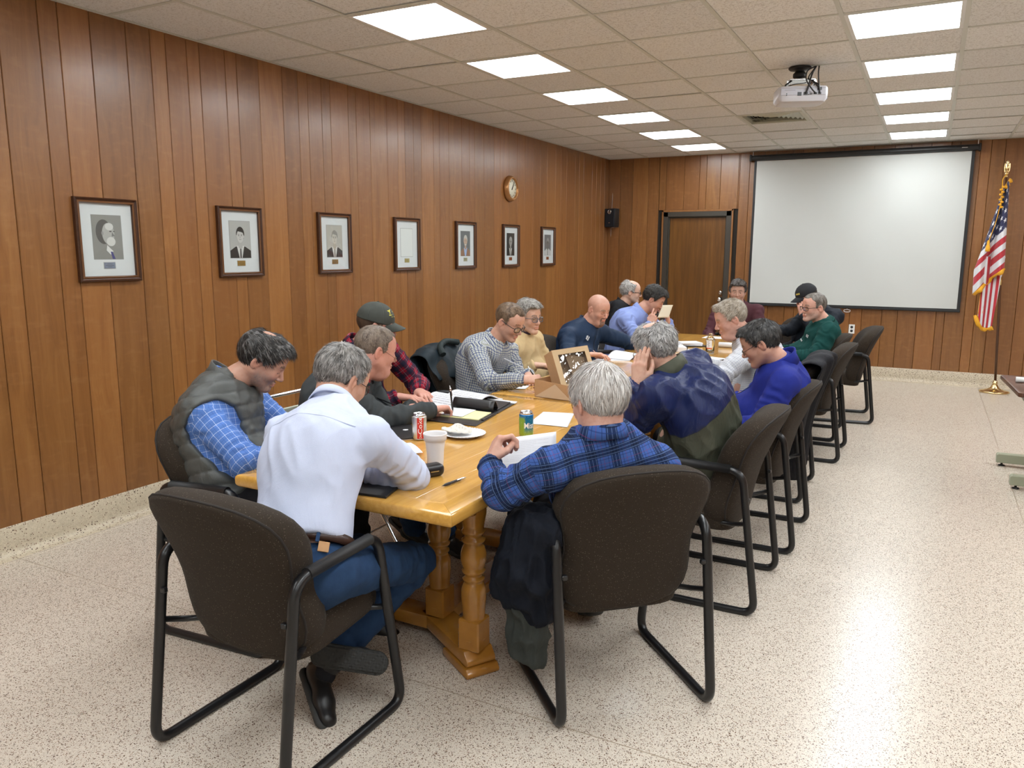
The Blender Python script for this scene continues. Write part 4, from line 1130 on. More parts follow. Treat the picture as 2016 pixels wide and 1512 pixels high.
def lens_mat():
    t = NT('spectacle_lens'); gl = t.n('BsdfGlossy', Color=(1, 1, 1), Roughness=.03); tr = t.n('BsdfTransparent', Color=(.90, .92, .92))
    mx = t.N.new('ShaderNodeMixShader'); mx.inputs[0].default_value = .10; t.t.links.new(tr, mx.inputs[1]); t.t.links.new(gl, mx.inputs[2]); t.t.links.new(mx.outputs[0], t.N['Material Output'].inputs[0]); return t.mat
M_LENS = lens_mat()
SKIN = V3(.56, .325, .235)

def head_field(h, s):
    """head in its own frame: x right, y forward, z up, origin between the ears"""
    w = s.get('w', 1.0); j = s.get('jaw', 1.0); jw = s.get('jowl', 0)
    F = Field((-.115, -.135, -.21), (.115, .135, .145), h)
    F.ell((0, -.014, .034), (.0765 * w, .0975, .086), 0)
    F.ell((0, .030, .030), (.064 * w, .064, .070), .03)
    F.ell((0, .030, -.030), (.060 * w * j, .060, .078), .03)
    for q in (-1, 1):
        F.cone((q * .050 * w * j, -.004, -.045), (q * .017 * j, .066, -.100), .024 + .007 * jw, .016 + .004 * jw, .03)
        F.ell((q * .036 * w, .056, -.030), (.026, .026, .024), .022)
        F.cone((q * .042 * w, .070, .020), (q * .012, .083, .018), .0085, .009, .012)
    F.ell((0, .076, -.097), (.021 * j, .017, .017), .016)
    if jw: F.ell((0, .035, -.115), (.045, .042, .030 + .01 * jw), .03)
    for q in (-1, 1):
        F.ell((q * .031, .094, -.002), (.0155, .0120, .0105), .010, how='sub')
        F.ell((q * .031, .0735, -.002), (.0142, .0142, .0120), .004)
        if s.get('open', 0): F.ell((q * .031, .0905, -.0030), (.0118, .0075, s['open']), .0015, how='sub')
    F.cone((0, .086, .010), (0, .1085, -.030), .0062, .0095, .010)
    F.ell((0, .1055, -.0335), (.0100, .0105, .0090), .006)
    for q in (-1, 1):
        F.ell((q * .0105, .0960, -.0375), (.0068, .0085, .0065), .005)
        F.ell((q * .0055, .1020, -.0445), (.0032, .0045, .0040), .002, how='sub')
    F.cone((-.017, .0865, -.0600), (.017, .0865, -.0600), .0062, .0062, .008); F.ell((0, .0925, -.0600), (.017, .0060, .0050), .006)
    F.cone((-.013, .0870, -.0715), (.013, .0870, -.0715), .0062, .0062, .008); F.ell((0, .0910, -.0712), (.015, .0062, .0058), .005)
    F.cone((-.021, .0960, -.0655), (.021, .0960, -.0655), .0018, .0018, .003, how='sub')
    for q in (-1, 1):
        R = np.array([[math.cos(.42 * q), math.sin(.42 * q), 0], [-math.sin(.42 * q), math.cos(.42 * q), 0], [0, 0, 1]])
        R2 = np.array([[1, 0, 0], [0, math.cos(.22), -math.sin(.22)], [0, math.sin(.22), math.cos(.22)]])
        Q = R2 @ R
        F.ell((q * .079 * w, -.012, -.006), (.0075, .0200, .0330), .006, R=Q)
        F.ell((q * .085 * w, -.006, -.004), (.0055, .0115, .0200), .003, R=Q, how='sub')
        F.ell((q * .0745 * w, .004, -.006), (.006, .006, .009), .004)
    return F
def head_base_sdf(P, s):
    w = s.get('w', 1.0)
    def e(c, r):
        q = (P - np.array(c)) / np.array(r); k0 = np.linalg.norm(q, axis=1); k1 = np.linalg.norm(q / np.array(r), axis=1) + 1e-6; return k0 * (k0 - 1) / k1
    d = smin(e((0, -.014, .034), (.0765 * w, .0975, .086)), e((0, .030, .030), (.064 * w, .064, .070)), .03)
    return smin(d, e((0, .030, -.030), (.060 * w, .060, .078)), .03)
def hairline(P, s):
    """positive inside the hair region"""
    x, y, z = P[:, 0], P[:, 1], P[:, 2]; rec = s.get('rec', 0)
    top = .066 + .010 * rec
    zl = np.interp(y, [-.12, -.095, -.06, -.030, -.012, .004, .018, .030, .048 - .02 * rec, .062, .10], [-.075, -.078, -.070, -.030, .010, .012, -.012, .005, .045, top, top + .004])
    zl = zl + s.get('nape', 0) * (y < -.03)
    f = z - zl
    # forehead corners recede
    f = np.minimum(f, (.052 - .030 * rec - y) * 1.2 + .02 + (.020 + .035 * (1 - sstep(np.abs(x), .018, .045)))) if rec else f
    bald = s.get('bald', 0)
    if bald:
        cy, cz, br = s.get('bc', (-.045, .115, .045)); dd = np.sqrt((x / 1.1) ** 2 + (y - cy) ** 2 + (z - cz) ** 2) - br; f = np.minimum(f, dd * .8) if bald >= 1 else f
    if s.get('ring'): f = np.minimum(f, (s['ring'] - z) + .25 * np.maximum(0, -y))
    return f
def comb(P, N, s):
    c = np.array(s.get('crown', (.012, -.060, .115))); d = P - c
    st = s.get('comb')
    if st == 'side': d = d + np.array([-.06 if P is None else .0, .0, 0]); d = np.stack([d[:, 0] + .09 * sstep(P[:, 1], -.03, .06) * s.get('sd', 1), d[:, 1], d[:, 2] * .8], 1)
    if st == 'back': d = np.stack([d[:, 0] * .35, -np.ones(len(P)) * .08, d[:, 2] * .3 - .02], 1)
    if st == 'fwd': d = np.stack([d[:, 0] * .3, np.ones(len(P)) * .08, np.minimum(d[:, 2] * .4, 0) - .02], 1)
    d = d - N * np.sum(d * N, 1, keepdims=True)
    return d / (np.linalg.norm(d, axis=1, keepdims=True) + 1e-9)
def make_hair(s, rng, h, near):
    T0 = s.get('thick', .010)
    F = Field((-.125, -.15, -.13), (.125, .14, .16), h)
    gx, gy, gz = np.meshgrid(*F.ax, indexing='ij'); P = np.stack([gx.ravel(), gy.ravel(), gz.ravel()], 1)
    d = head_base_sdf(P, s); f = hairline(P, s); near_ = np.abs(d) < .05
    extra = np.zeros(len(P)); q = P[near_]
    extra[near_] = vnoise(q, (42, 42, 42), 3) * .35 * T0 * s.get('messy', .6) + vnoise(q, (95, 95, 60), 9) * .15 * T0
    topb = s.get('puff', 0) * sstep(P[:, 2], .05, .11)
    frg = s.get('fringe', 0) * sstep(P[:, 1], .03, .08) * sstep(P[:, 2], .03, .07)
    T = np.where(f > 0, 1, 0) * (T0 + topb + frg + extra) * sstep(f, 0, .016) - .0035 * (1 - sstep(f, -.002, .006))
    F.D = (d - T).reshape(F.n).astype(np.float32); p, q = F.mesh(); n = vnormals(p, q)
    fl = hairline(p, s); keep = fl[q].max(1) > -.008; q = q[keep]; used = np.unique(q); re = np.full(len(p), -1); re[used] = np.arange(len(used)); p, n, q = p[used], n[used], re[q]
    cols = s['hair']; c0 = np.array(cols[0]); c1 = np.array(cols[-1]); mixv = np.clip(.5 + .8 * vnoise(p, (60, 60, 25), 2) + .5 * vnoise(p, (130, 130, 60), 4), 0, 1)[:, None]
    C = (c0 * (1 - mixv) + c1 * mixv) * .75
    # strands as thin tapered ribbons lying along the comb direction
    ns = int(s.get('ns', 2600 if near else 900)); f = hairline(p, s); w = np.where(f > .003, 1., 0.); w /= w.sum(); pick = rng.choice(len(p), ns, p=w)
    b = p[pick] + rng.normal(0, .0015, (ns, 3)); nn = n[pick]; dr = comb(b, nn, s) + rng.normal(0, s.get('jit', .22), (ns, 3)); dr -= nn * np.sum(dr * nn, 1, keepdims=True); dr /= np.linalg.norm(dr, axis=1, keepdims=True)
    L = s.get('len', .022) * rng.uniform(.6, 1.3, ns)[:, None] * np.clip(f[pick] / .035, .30, 1)[:, None]; wd = (.0011 if near else .0016) * rng.uniform(.7, 1.4, ns)[:, None] * s.get('sw', 1); side = np.cross(nn, dr)
    lift = s.get('lift', .003) * rng.uniform(.2, 1.4, ns)[:, None]; vs = []
    for k, (t, ww) in enumerate(((0, .8), (.35, 1), (.7, .8), (1, .15))):
        c_ = b + dr * L * t + nn * (-.0015 + lift * t * 1.3 - (t * L) ** 2 / .17); vs += [c_ - side * wd * ww, c_ + side * wd * ww]
    S = np.stack(vs, 1).reshape(-1, 3); o = len(p) + np.arange(ns)[:, None] * 8
    fs = np.concatenate([o + np.array([k, k + 1, k + 3, k + 2]) for k in (0, 2, 4)])
    pk = rng.rand(ns) ** s.get('cpow', 1.0); ci = pk * (len(cols) - 1); i0 = np.floor(ci).astype(int).clip(0, len(cols) - 2); fr = (ci - i0)[:, None]; CA = np.array(cols)
    cs = (CA[i0] * (1 - fr) + CA[i0 + 1] * fr) * rng.uniform(.8, 1.15, ns)[:, None]
    allp = np.concatenate([p, S]); allf = np.concatenate([q, fs]); allc = np.concatenate([C, np.repeat(cs, 8, 0)])
    return allp, allf, allc
def make_head(s, rng, h):
    F = head_field(h, s); R = s['R']; nk = s['neckl']          # neck base in head coordinates
    F2 = F
    a = V3(0, -.022, -.055); b = nk
    lo = np.minimum(F.lo, b - .09); hi = np.maximum(F.lo + F.h * (F.n - 1), b + .09)
    G = Field(lo, hi, h); off = np.round((F.lo - lo) / h).astype(int); G.lo = F.lo - off * h; G.ax = [(G.lo[i] + h * np.arange(G.n[i])).astype(np.float32) for i in range(3)]
    e = np.minimum(off + F.n, G.n); G.D[off[0]:e[0], off[1]:e[1], off[2]:e[2]] = F.D[:e[0] - off[0], :e[1] - off[1], :e[2] - off[2]]
    nr = s.get('neck', .056); G.cone(a, a + (b - a) * .5, nr * .98, nr, .03); G.cone(a + (b - a) * .5, b, nr, nr * 1.15, .02)
    p, f = G.mesh(); p = relax(p, f, 1, .3)
    x, y, z = p.T; sk = np.array(s.get('skin', SKIN)); C = np.tile(sk, (len(p), 1)); red = sk * np.array([1.02, .68, .62])
    def blend(m, c): 
        nonlocal C
        m = np.clip(m * np.ones(len(C)), 0, 1)[:, None]; C = C * (1 - m) + np.array(c) * m
    ax = np.abs(x); g = lambda cx, cy, cz, r: np.exp(-((ax - cx) ** 2 + (y - cy) ** 2 + (z - cz) ** 2) / r ** 2)
    blend(.55 * g(.040, .075, -.028, .022) * s.get('flush', 1), red); blend(.6 * g(0, .110, -.034, .014), red); blend(.5 * g(.082, -.012, -.006, .03), red); blend(.18 * s.get('flush', 1), red * .5 + sk * .5)
    lip = (np.abs(z + .0655) < .0115 - .012 * (ax / .03) ** 1.5) & (y > .083) & (ax < .024); blend(.65 * lip, sk * np.array([.85, .48, .45]))
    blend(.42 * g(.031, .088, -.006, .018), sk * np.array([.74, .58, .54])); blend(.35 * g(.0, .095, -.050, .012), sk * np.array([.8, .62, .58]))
    bl = s.get('brow', s['hair'][0] if s.get('hair') else (.2, .15, .1)); m = (y > .068) & (ax > .010) & (ax < .050) & (np.abs(z - (.0205 + .005 * np.sin((ax - .01) / .04 * 3.0))) < .0060); blend(.95 * m * (.8 + .4 * vnoise(p, (300, 300, 300))), np.array(bl) * .8)
    if not s.get('open'): m = (y > .074) & (ax > .018) & (ax < .045) & (np.abs(z - (-.0085 + .10 * (ax - .031) ** 2 * 60)) < .0019); blend(.8 * m, (.05, .03, .025))
    if s.get('beard'):
        bc, amt, kind = s['beard']; n3 = vnoise(p, (260, 260, 160), 5) * .3 + .8
        if kind == 'full': m = sstep(-z, .035 - .02, .062) * sstep(y, -.01, .02) * (z > -.135) * 1.; m = np.maximum(m * (1 - .7 * g(.0, .09, -.066, .010)), 0)
        else: m = ((ax < .027 + .004) & (z < -.044) & (y > .05) & (z > -.125)) * 1. * sstep(.034 - ax, 0, .008) * (1 - ((z > -.0745) & (z < -.054) & (ax < .019)))
        m = m * ~((np.abs(z + .0655) < .010) & (ax < .021) & (y > .084)); blend(m * amt * n3, bc)
    if s.get('stub'):                                  # cropped hair shadow on the scalp
        sc_, am = s['stub']; blend(sstep(hairline(p, dict(s, bald=0, rec=.6)), 0, .02) * am, sc_)
    return p, f, C
def make_eye(q, s):
    n1, n2 = 14, 10; vs = []; cs = []; r = .0124; look = nrm(np.array(s.get('look', (0, 1, -.25))))
    for i in range(n2 + 1):
        for j in range(n1):
            a = PI * i / n2; b = 2 * PI * j / n1; d = V3(math.sin(a) * math.cos(b), math.cos(a), math.sin(a) * math.sin(b)); vs.append(V3(q * .031, .0745, -.0022) + d * r)
            t = d @ look; cs.append((.01, .008, .006) if t > .93 else ((.09, .07, .05) if t > .80 else (.60, .56, .52)))
    return np.array(vs), np.array([(i * n1 + j, i * n1 + (j + 1) % n1, (i + 1) * n1 + (j + 1) % n1, (i + 1) * n1 + j) for i in range(n2) for j in range(n1)]), np.array(cs)
def hand_local(side, curl=(20, 25, 28, 32), spread=4, thumb=0.3, h=.0026, extra=None):
    """x right, y to the finger tips, z back of the hand. side +1 right hand, -1 left"""
    F = Field((-.085, -.075, -.125), (.085, .215, .055), h); s = -side   # thumb side for a right hand, palm down, is -x
    A = np.diag([1, 1, 1.45])
    F.cone((0, -.030, 0), (0, -.005, 0), .0245, .0245, .0, M=A)
    kx = [.028, .0095, -.0095, -.027]; ky = [.086, .090, .085, .077]; ln = [(.043, .026, .021), (.047, .030, .022), (.043, .028, .021), (.034, .021, .019)]; rr = [.0095, .0098, .0092, .0082]
    for i in range(4): F.cone((s * kx[i] * .55, .005, 0), (s * kx[i], ky[i], 0), .0155, .0118, .014 if i else .016, M=None)
    F.cone((s * .010, .010, -.006), (s * .022, .050, -.010), .018, .014, .015)
    tips = []
    for i in range(4):
        p = V3(s * kx[i], ky[i] - .002, 0); sp = math.radians(spread * (1.5 - i)) * s; c = 0; r = rr[i]
        for k, l in enumerate(ln[i]):
            c += math.radians(curl[i] * (1.0, 1.15, .75)[k]); d = V3(math.sin(sp) * math.cos(c), math.cos(sp) * math.cos(c), -math.sin(c)); q = p + d * l
            F.cone(p, q, r, r * .93, .0045 if k else .008); p = q; r *= .93
        tips.append(p)
    t = thumb; b0 = V3(s * .020, .018, -.008); b1 = b0 + V3(s * .034 * (1 - .5 * t), .034, -.010 - .016 * t); b2 = b1 + V3(s * .010 * (1 - 2.2 * t), .032, -.004 - .010 * t); b3 = b2 + V3(s * -.004 * (1 + 2 * t), .024, -.003 - .004 * t)
    F.cone(b0, b1, .0165, .0125, .012); F.cone(b1, b2, .0120, .0108, .004); F.cone(b2, b3, .0105, .0088, .004)
    p, f = F.mesh(); p = relax(p, f, 1, .3)
    C = np.tile(SKIN, (len(p), 1)); k = np.exp(-((p[:, 1] - .088) / .012) ** 2) + sstep(p[:, 1], .13, .17); C = C * (1 - .22 * np.clip(k, 0, 1)[:, None]) + np.array(SKIN) * np.array([1.0, .6, .52]) * .22 * np.clip(k, 0, 1)[:, None]
    return p, f, C
def limb_uv(P, a, b, ref):
    ax = nrm(b - a); e1 = nrm(ref - ax * (ref @ ax)); e2 = np.cross(ax, e1); q = P - a
    return q @ ax, np.arctan2(q @ e2, q @ e1), np.linalg.norm(q - np.outer(q @ ax, ax), axis=1)
def seg_d(P, a, b):
    ab = b - a; t = np.clip((P - a) @ ab / (ab @ ab + 1e-9), 0, 1); return np.linalg.norm(P - a - t[:, None] * ab, axis=1), t
# ---- clothing materials; UV is metres round and along each sleeve or the trunk
def cloth(name, base, rough=.8, pats=(), bump=.55, fine=600, sheen=0, mott=.10, wr=.35, spec=.2, mulv=None):
    t = NT(name); co = t.co(); uv = t.N.new('ShaderNodeUVMap').outputs[0]; u, v = t.sep(uv, 0), t.sep(uv, 1)
    c = base
    if mott: c = t.mix(t.noise(co, 35, 3), tuple(x * (1 - mott) for x in base), tuple(min(1, x * (1 + mott)) for x in base))
    if pats:
        nz = t.noise(co, 700, 1)
        for (axis, period, off, width, col, op) in pats:
            q = u if axis == 'u' else v
            m = t.m('LESS_THAN', t.m('FRACT', t.m('DIVIDE', t.m('ADD', q, off + 10 * period), period)), width / period)
            c = t.mix(t.m('MULTIPLY', m, op), c, col)
    h = t.m('ADD', t.m('MULTIPLY', t.noise(t.map(co, (1, 1, .45), rot=(.3, .2, 0)), 9, 3, .5, .6), wr * 7), t.m('MULTIPLY', t.noise(co, fine, 2), .3))
    return t.fin(col=c, rough=rough, spec=spec, sheen=sheen, nor=t.bump(h, bump, .006))
M_WSHIRT = cloth('pale_blue_white_shirt', (.55, .60, .76), .75, mott=.03, wr=.4)
W1, BK, NV = (.62, .66, .74), (.006, .008, .014), (.010, .016, .045)
M_BPLAID = cloth('blue_plaid_flannel', (.048, .105, .320), .9, [q for ax in 'uv' for q in ((ax, .084, 0, .034, (.004, .008, .026), .80), (ax, .084, -.003, .003, (.10, .16, .32), .55), (ax, .084, -.0155, .003, (.10, .16, .32), .5), (ax, .084, -.028, .003, (.10, .16, .32), .55),
    (ax, .084, -.056, .0022, (.16, .04, .12), .55), (ax, .084, -.043, .003, (.015, .035, .13), .6), (ax, .084, -.072, .003, (.015, .035, .13), .6))])
M_CHECK = cloth('small_check_shirt', (.60, .62, .62), .8, [('u', .0165, 0, .0062, (.030, .050, .15), .75), ('v', .0165, 0, .0062, (.030, .050, .15), .75), ('u', .0165, -.010, .0024, (.20, .22, .10), .55), ('v', .0165, -.010, .0024, (.20, .22, .10), .55)])
M_VESTSH = cloth('blue_windowpane_shirt', (.095, .20, .52), .8, [('u', .030, 0, .0016, (.60, .68, .85), .8), ('v', .030, 0, .0016, (.60, .68, .85), .8), ('u', .030, -.013, .0016, (.05, .10, .33), .6), ('v', .030, -.013, .0016, (.05, .10, .33), .6)])
M_GRID_SH = cloth('white_fine_grid_shirt', (.60, .61, .63), .8, [('u', .013, 0, .0018, (.24, .28, .40), .7), ('v', .013, 0, .0018, (.24, .28, .40), .7)])
M_RPLAID = cloth('red_plaid_flannel', (.26, .012, .028), .9, [('u', .06, 0, .026, (.012, .016, .035), .85), ('v', .06, 0, .026, (.012, .016, .035), .80), ('u', .06, -.042, .003, (.30, .20, .24), .5), ('v', .06, -.042, .003, (.30, .20, .24), .5)])
M_TIESH = cloth('light_blue_dress_shirt', (.235, .305, .60), .7, mott=.04)
M_GREYF = cloth('grey_fleece', (.052, .058, .060), .95, fine=900)
M_TAN = cloth('tan_sweater', (.56, .42, .23), .95, fine=400)
M_NAVYJ = cloth('navy_softshell', (.010, .026, .062), .6)
M_BLACKJ = cloth('black_jacket', (.012, .013, .016), .7)
M_MAROON = cloth('maroon_shirt', (.085, .028, .036), .8, [('u', .012, 0, .002, (.13, .06, .07), .5)])
M_BCAPJ = cloth('dark_slate_jacket', (.014, .018, .026), .65)
M_GREEN = cloth('dark_green_sweatshirt', (.008, .056, .050), .9)
M_ROYAL = cloth('royal_blue_pullover', (.014, .024, .22), .75)
M_OLIVE = cloth('olive_windbreaker', (.070, .075, .052), .5, wr=.8)
def wind_mat():
    t = NT('two_tone_windbreaker'); co = t.co(); c = t.N.new('ShaderNodeVertexColor'); c.layer_name = 'Col'; k = t.sep(c.outputs[0], 0)
    seam = t.m('LESS_THAN', t.m('ABSOLUTE', t.m('SUBTRACT', k, .5)), .05)
    col = t.mix(t.smooth(k, .48, .52), (.010, .018, .078), (.066, .071, .050)); col = t.mix(t.m('MULTIPLY', seam, .6), col, (.01, .012, .03))
    h = t.m('ADD', t.m('MULTIPLY', t.noise(t.map(co, (1, 1, .45)), 12, 4, .55, .7), 5.), t.m('MULTIPLY', seam, -.6))
    return t.fin(col=col, rough=.42, spec=.3, nor=t.bump(h, .55, .006))
M_NAVYW = wind_mat()
M_VEST = cloth('grey_quilted_vest', (.072, .076, .072), .38, wr=.6, spec=.45)
M_JEANS = cloth('blue_jeans', (.022, .052, .120), .9, fine=900, mott=.25, wr=.5)
M_DARKTR = cloth('dark_trousers', (.018, .018, .022), .85)
M_SHOE = simple('black_shoe_leather', (.010, .009, .009), .40, bump=.2, bscale=60)
M_SOLE = simple('rubber_sole', (.032, .032, .030), .7)
M_BELT = simple('brown_belt', (.040, .016, .010), .4)
M_REDC = simple('red_collar', (.30, .008, .020), .8)
M_DKPURP = simple('dark_turtleneck', (.030, .015, .025), .9)
M_GFRAME = simple('spectacle_frame_dark', (.012, .010, .010), .25)
M_GWIRE = simple('spectacle_wire', (.20, .13, .08), .25, metal=.9)

def paint_mesh(name, p, f, C, mat, root, off, label=None, parent=None):
    me = np_mesh(name, p - off, f); set_col(me, C); me.materials.append(mat); return mobj(name, me, None, parent or root, label)
def bone_uv(me, p, f, bones, rad):
    """UV in metres from the nearest bone of every face"""
    cen = p[f].mean(1); D = np.stack([seg_d(cen, a, b)[0] / r for (a, b, r, ref) in bones], 1); bi = D.argmin(1)
    UV = np.zeros((len(f), 4, 2), np.float32)
    for k in range(1, len(bones), 2): a, b, r, ref = bones[k]; bi[(bi == k) & ((cen - a) @ nrm(b - a) < .035)] = 0
    for k, (a, b, r, ref) in enumerate(bones):
        m = bi == k
        if not m.any(): continue
        pc = p[f[m]].reshape(-1, 3); v, an, _ = limb_uv(pc, a, b, ref); _, ac, _ = limb_uv(cen[m], a, b, ref); ac = np.repeat(ac, 4); an = ac + (an - ac + PI) % (2 * PI) - PI
        if k == 0:
            w_ = nrm(b - a); yb = -ref; rt_ = np.cross(yb, w_); yn = nrm(yb - w_ * (yb @ w_)); q = pc - a; x_ = q @ rt_; y_ = (q @ yn + .01) * 1.3; qc = np.repeat(cen[m], 4, 0) - a; LL = np.linalg.norm(b - a)
            an = np.arctan2(x_, -y_); ac = np.arctan2(qc @ rt_, -(qc @ yn + .01) * 1.3); an = ac + (an - ac + PI) % (2 * PI) - PI; up_ = sstep(v, LL * .72, LL * .92)
            front = (np.abs(ac) > PI / 2) * 1.0; xs = np.where(front > 0, np.sign(ac) * PI * .165 - x_ * 1.05, x_ * 1.05)
            UV[m] = np.stack([an * .165 * (1 - up_) + xs * up_, v + up_ * .6 * (q @ yn)], 1).reshape(-1, 4, 2); continue
        UV[m] = np.stack([an * r + k * .013, v + k * .31], 1).reshape(-1, 4, 2)
    L = me.uv_layers.new(name='UVMap'); L.data.foreach_set('uv', UV.ravel())
def smooth_tube(name, root, pts, r, mat, n=8, closed=False, label=None):
    b = MB(); b.tube([tuple(q) for q in pts], r, n, closed=closed); return b.build(name, mat, root, label=label, fix=False)
def build_collar(root, off, c, axis, fd, kind, mat, rx=.066, ry=.070, ht=.04, gap=.25, name='collar', tilt=.018):
    axis = nrm(axis); fd = nrm(fd - axis * (fd @ axis)); rt = np.cross(fd, axis); rows = []
    for k in range(49):
        ph = gap + (2 * PI - 2 * gap) * k / 48; e = math.exp(-min(k, 48 - k) / 5.)
        if kind == 'fold': prof = [(0, -.012), (.001, ht * .5), (.004, ht), (.009, ht + .004), (.015, ht - .001), (.022, ht * .45), (.030 + .012 * e, -.006 - .026 * e), (.026 + .012 * e, -.007 - .026 * e), (.018, ht * .4), (.009, -.012)]
        elif kind == 'crew': prof = [(.000, -.010), (.002, .010), (.008, .016), (.015, .010), (.018, -.010)]
        else: prof = [(0, -.015), (.001, ht * .5), (.006 + .008 * e, ht), (.011 + .008 * e, ht + .003), (.014 + .008 * e, ht), (.012, ht * .5), (.020, -.015)]
        ce, se = math.cos(ph), math.sin(ph); row = []
        for (d, u) in prof:
            row.append(c + fd * (ry + d) * ce + rt * (rx + d) * se + axis * (u - tilt * ce) - off)
        row.append(row[0]); rows.append(row)
    b = MB(); b.grid(rows); b.add([tuple(q) for q in rows[0][:-1]], [list(range(len(rows[0]) - 1))]); b.add([tuple(q) for q in rows[-1][:-1]], [list(range(len(rows[0]) - 1))])
    o = b.build(name, mat, root, weld=True); me = o.data; L = me.uv_layers.new(name='UVMap'); P_ = np.zeros(len(me.vertices) * 3, np.float32); me.vertices.foreach_get('co', P_); P_ = P_.reshape(-1, 3) + off - c
    ix = np.zeros(len(me.loops), np.int32); me.loops.foreach_get('vertex_index', ix); an = np.arctan2(P_ @ rt, -(P_ @ fd)); rr_ = np.linalg.norm(P_ - np.outer(P_ @ axis, axis), axis=1)
    L.data.foreach_set('uv', np.stack([an * .075 + .02, P_ @ axis + rr_ + .03], 1)[ix].astype(np.float32).ravel()); return o
def build_glasses(root, off, R, H, s, mat):
    w = s.get('w', 1.0); g = s['glasses']; fr = g.get('r', .0016); rw, rh = g.get('size', (.026, .019)); zz = g.get('z', -.006); yy = .104; sq = g.get('sq', .7)
    toW = lambda q: (np.array(q) @ R) + H - off
    def rim(q): return [(q * .033 + rw * math.copysign(abs(math.cos(a)) ** sq, math.cos(a)), yy - .012 * ((q * .033 + rw * math.cos(a)) / .06) ** 2 - .10 * rh * math.sin(a) * 0, zz + rh * math.copysign(abs(math.sin(a)) ** sq, math.sin(a))) for a in [2 * PI * k / 28 for k in range(28)]]
    b = MB()
    for q in (-1, 1):
        if g.get('rim', 1): b.tube([toW(v) for v in rim(q)], fr, 6, closed=True)
        b.tube([toW(v) for v in [(q * .060, yy - .010, zz + rh * .45), (q * .071 * w, yy - .020, zz + rh * .5), (q * .079 * w, .03, .004), (q * .082 * w, -.008, .010), (q * .081 * w, -.030, -.004), (q * .079 * w, -.040, -.022)]], fr, 6)
    b.tube([toW(v) for v in [(-.008, yy, zz + .003), (-.004, yy + .004, zz + .006), (.004, yy + .004, zz + .006), (.008, yy, zz + .003)]], fr, 6)
    if not g.get('rim', 1):
        for q in (-1, 1): b.tube([toW(v) for v in [(q * .008, yy, zz + rh * .5), (q * .033, yy - .002, zz + rh * .95), (q * .060, yy - .010, zz + rh * .5)]], fr, 6)
    o = b.build('glasses', mat, root, fix=False)
    for q in (-1, 1):
        l = MB(); rr = rim(q); l.add([toW(v) for v in rr] + [toW((v[0], v[1] - .0015, v[2])) for v in rr], [list(range(28)), list(range(28, 56))[::-1]] + [(k, (k + 1) % 28, 28 + (k + 1) % 28, 28 + k) for k in range(28)])
        l.build('lens', M_LENS, o)
def build_cap(root, off, R, H, s, mat, mark):
    h = .0032; F = Field((-.13, -.15, -.03), (.13, .15, .17), h); w = s.get('w', 1.)
    F.ell((0, -.010, .040), (.088 * w, .108, .098), 0); F.cut((0, 0, .026), (0, -.10, -1.), .006)
    p, f = F.mesh(); n = vnormals(p, f); ang = np.arctan2(p[:, 0], p[:, 1] + .01); seam = np.abs(np.sin(ang * 3)); p = p - n * (np.exp(-(seam / .05) ** 2) * .0012)[:, None] + n * (vnoise(p, (30, 30, 30), 8) * .0015)[:, None]
    me = np_mesh('cap', p @ R + H - off, f); me.materials.append(mat); cap = mobj('cap', me, None, root)
    rows = []
    for i in range(13):
        t = i / 12; row = []
        for j in range(25):
            u = j / 24 * 2 - 1; x = u * (.076 - .010 * t * abs(u)); y0 = .004 - .010 + .105 * math.sqrt(max(0, 1 - (x / .09) ** 2)); ext = .070 * t * math.sqrt(max(.0, 1 - (abs(u) ** 3) * .98))
            row.append((x, y0 + ext - .004, .030 + .008 - .022 * t - .020 * u * u * (1 + .4 * t)))
        rows.append(row)
    b = MB(); top = [[np.array(q) @ R + H - off for q in r] for r in rows]; bot = [[(np.array(q) - V3(0, 0, .003)) @ R + H - off for q in r] for r in rows]
    b.grid(top); b.grid(bot, flip=True)
    b.grid([top[-1], bot[-1]]); b.grid([[r[0] for r in top], [r[0] for r in bot]]); b.grid([[r[-1] for r in top], [r[-1] for r in bot]])
    b.build('brim', mat, cap, weld=True)
    b = MB(); b.lathe([(0, 0), (.007, 0), (.006, .004), (0, .005)], 10, M=Matrix([list(np.append(R.T[i], (V3(0, -.010, .137) @ R + H - off)[i])) for i in range(3)] + [[0, 0, 0, 1]])); b.build('button', mat, cap)
    if mark:
        b = MB(); col, shapes = mark
        def on(a, z):   # a: angle from the front to the wearer's right, z height -> point on the crown
            k = math.sqrt(max(0, 1 - ((z - .040) / .098) ** 2)); return V3(.0895 * w * k * math.sin(a), -.010 + .1095 * k * math.cos(a), z)
        for poly in shapes:
            vs = [on(a, z) @ R + H - off for a, z in poly] + [(on(a, z) * V3(.97, .97, 1)) @ R + H - off for a, z in poly]; m = len(poly)
            b.add(vs, [list(range(m)), list(range(m, 2 * m))[::-1]] + [(k, (k + 1) % m, m + (k + 1) % m, m + k) for k in range(m)])
        b.build('embroidery', simple('cap_thread', col, .6), cap)

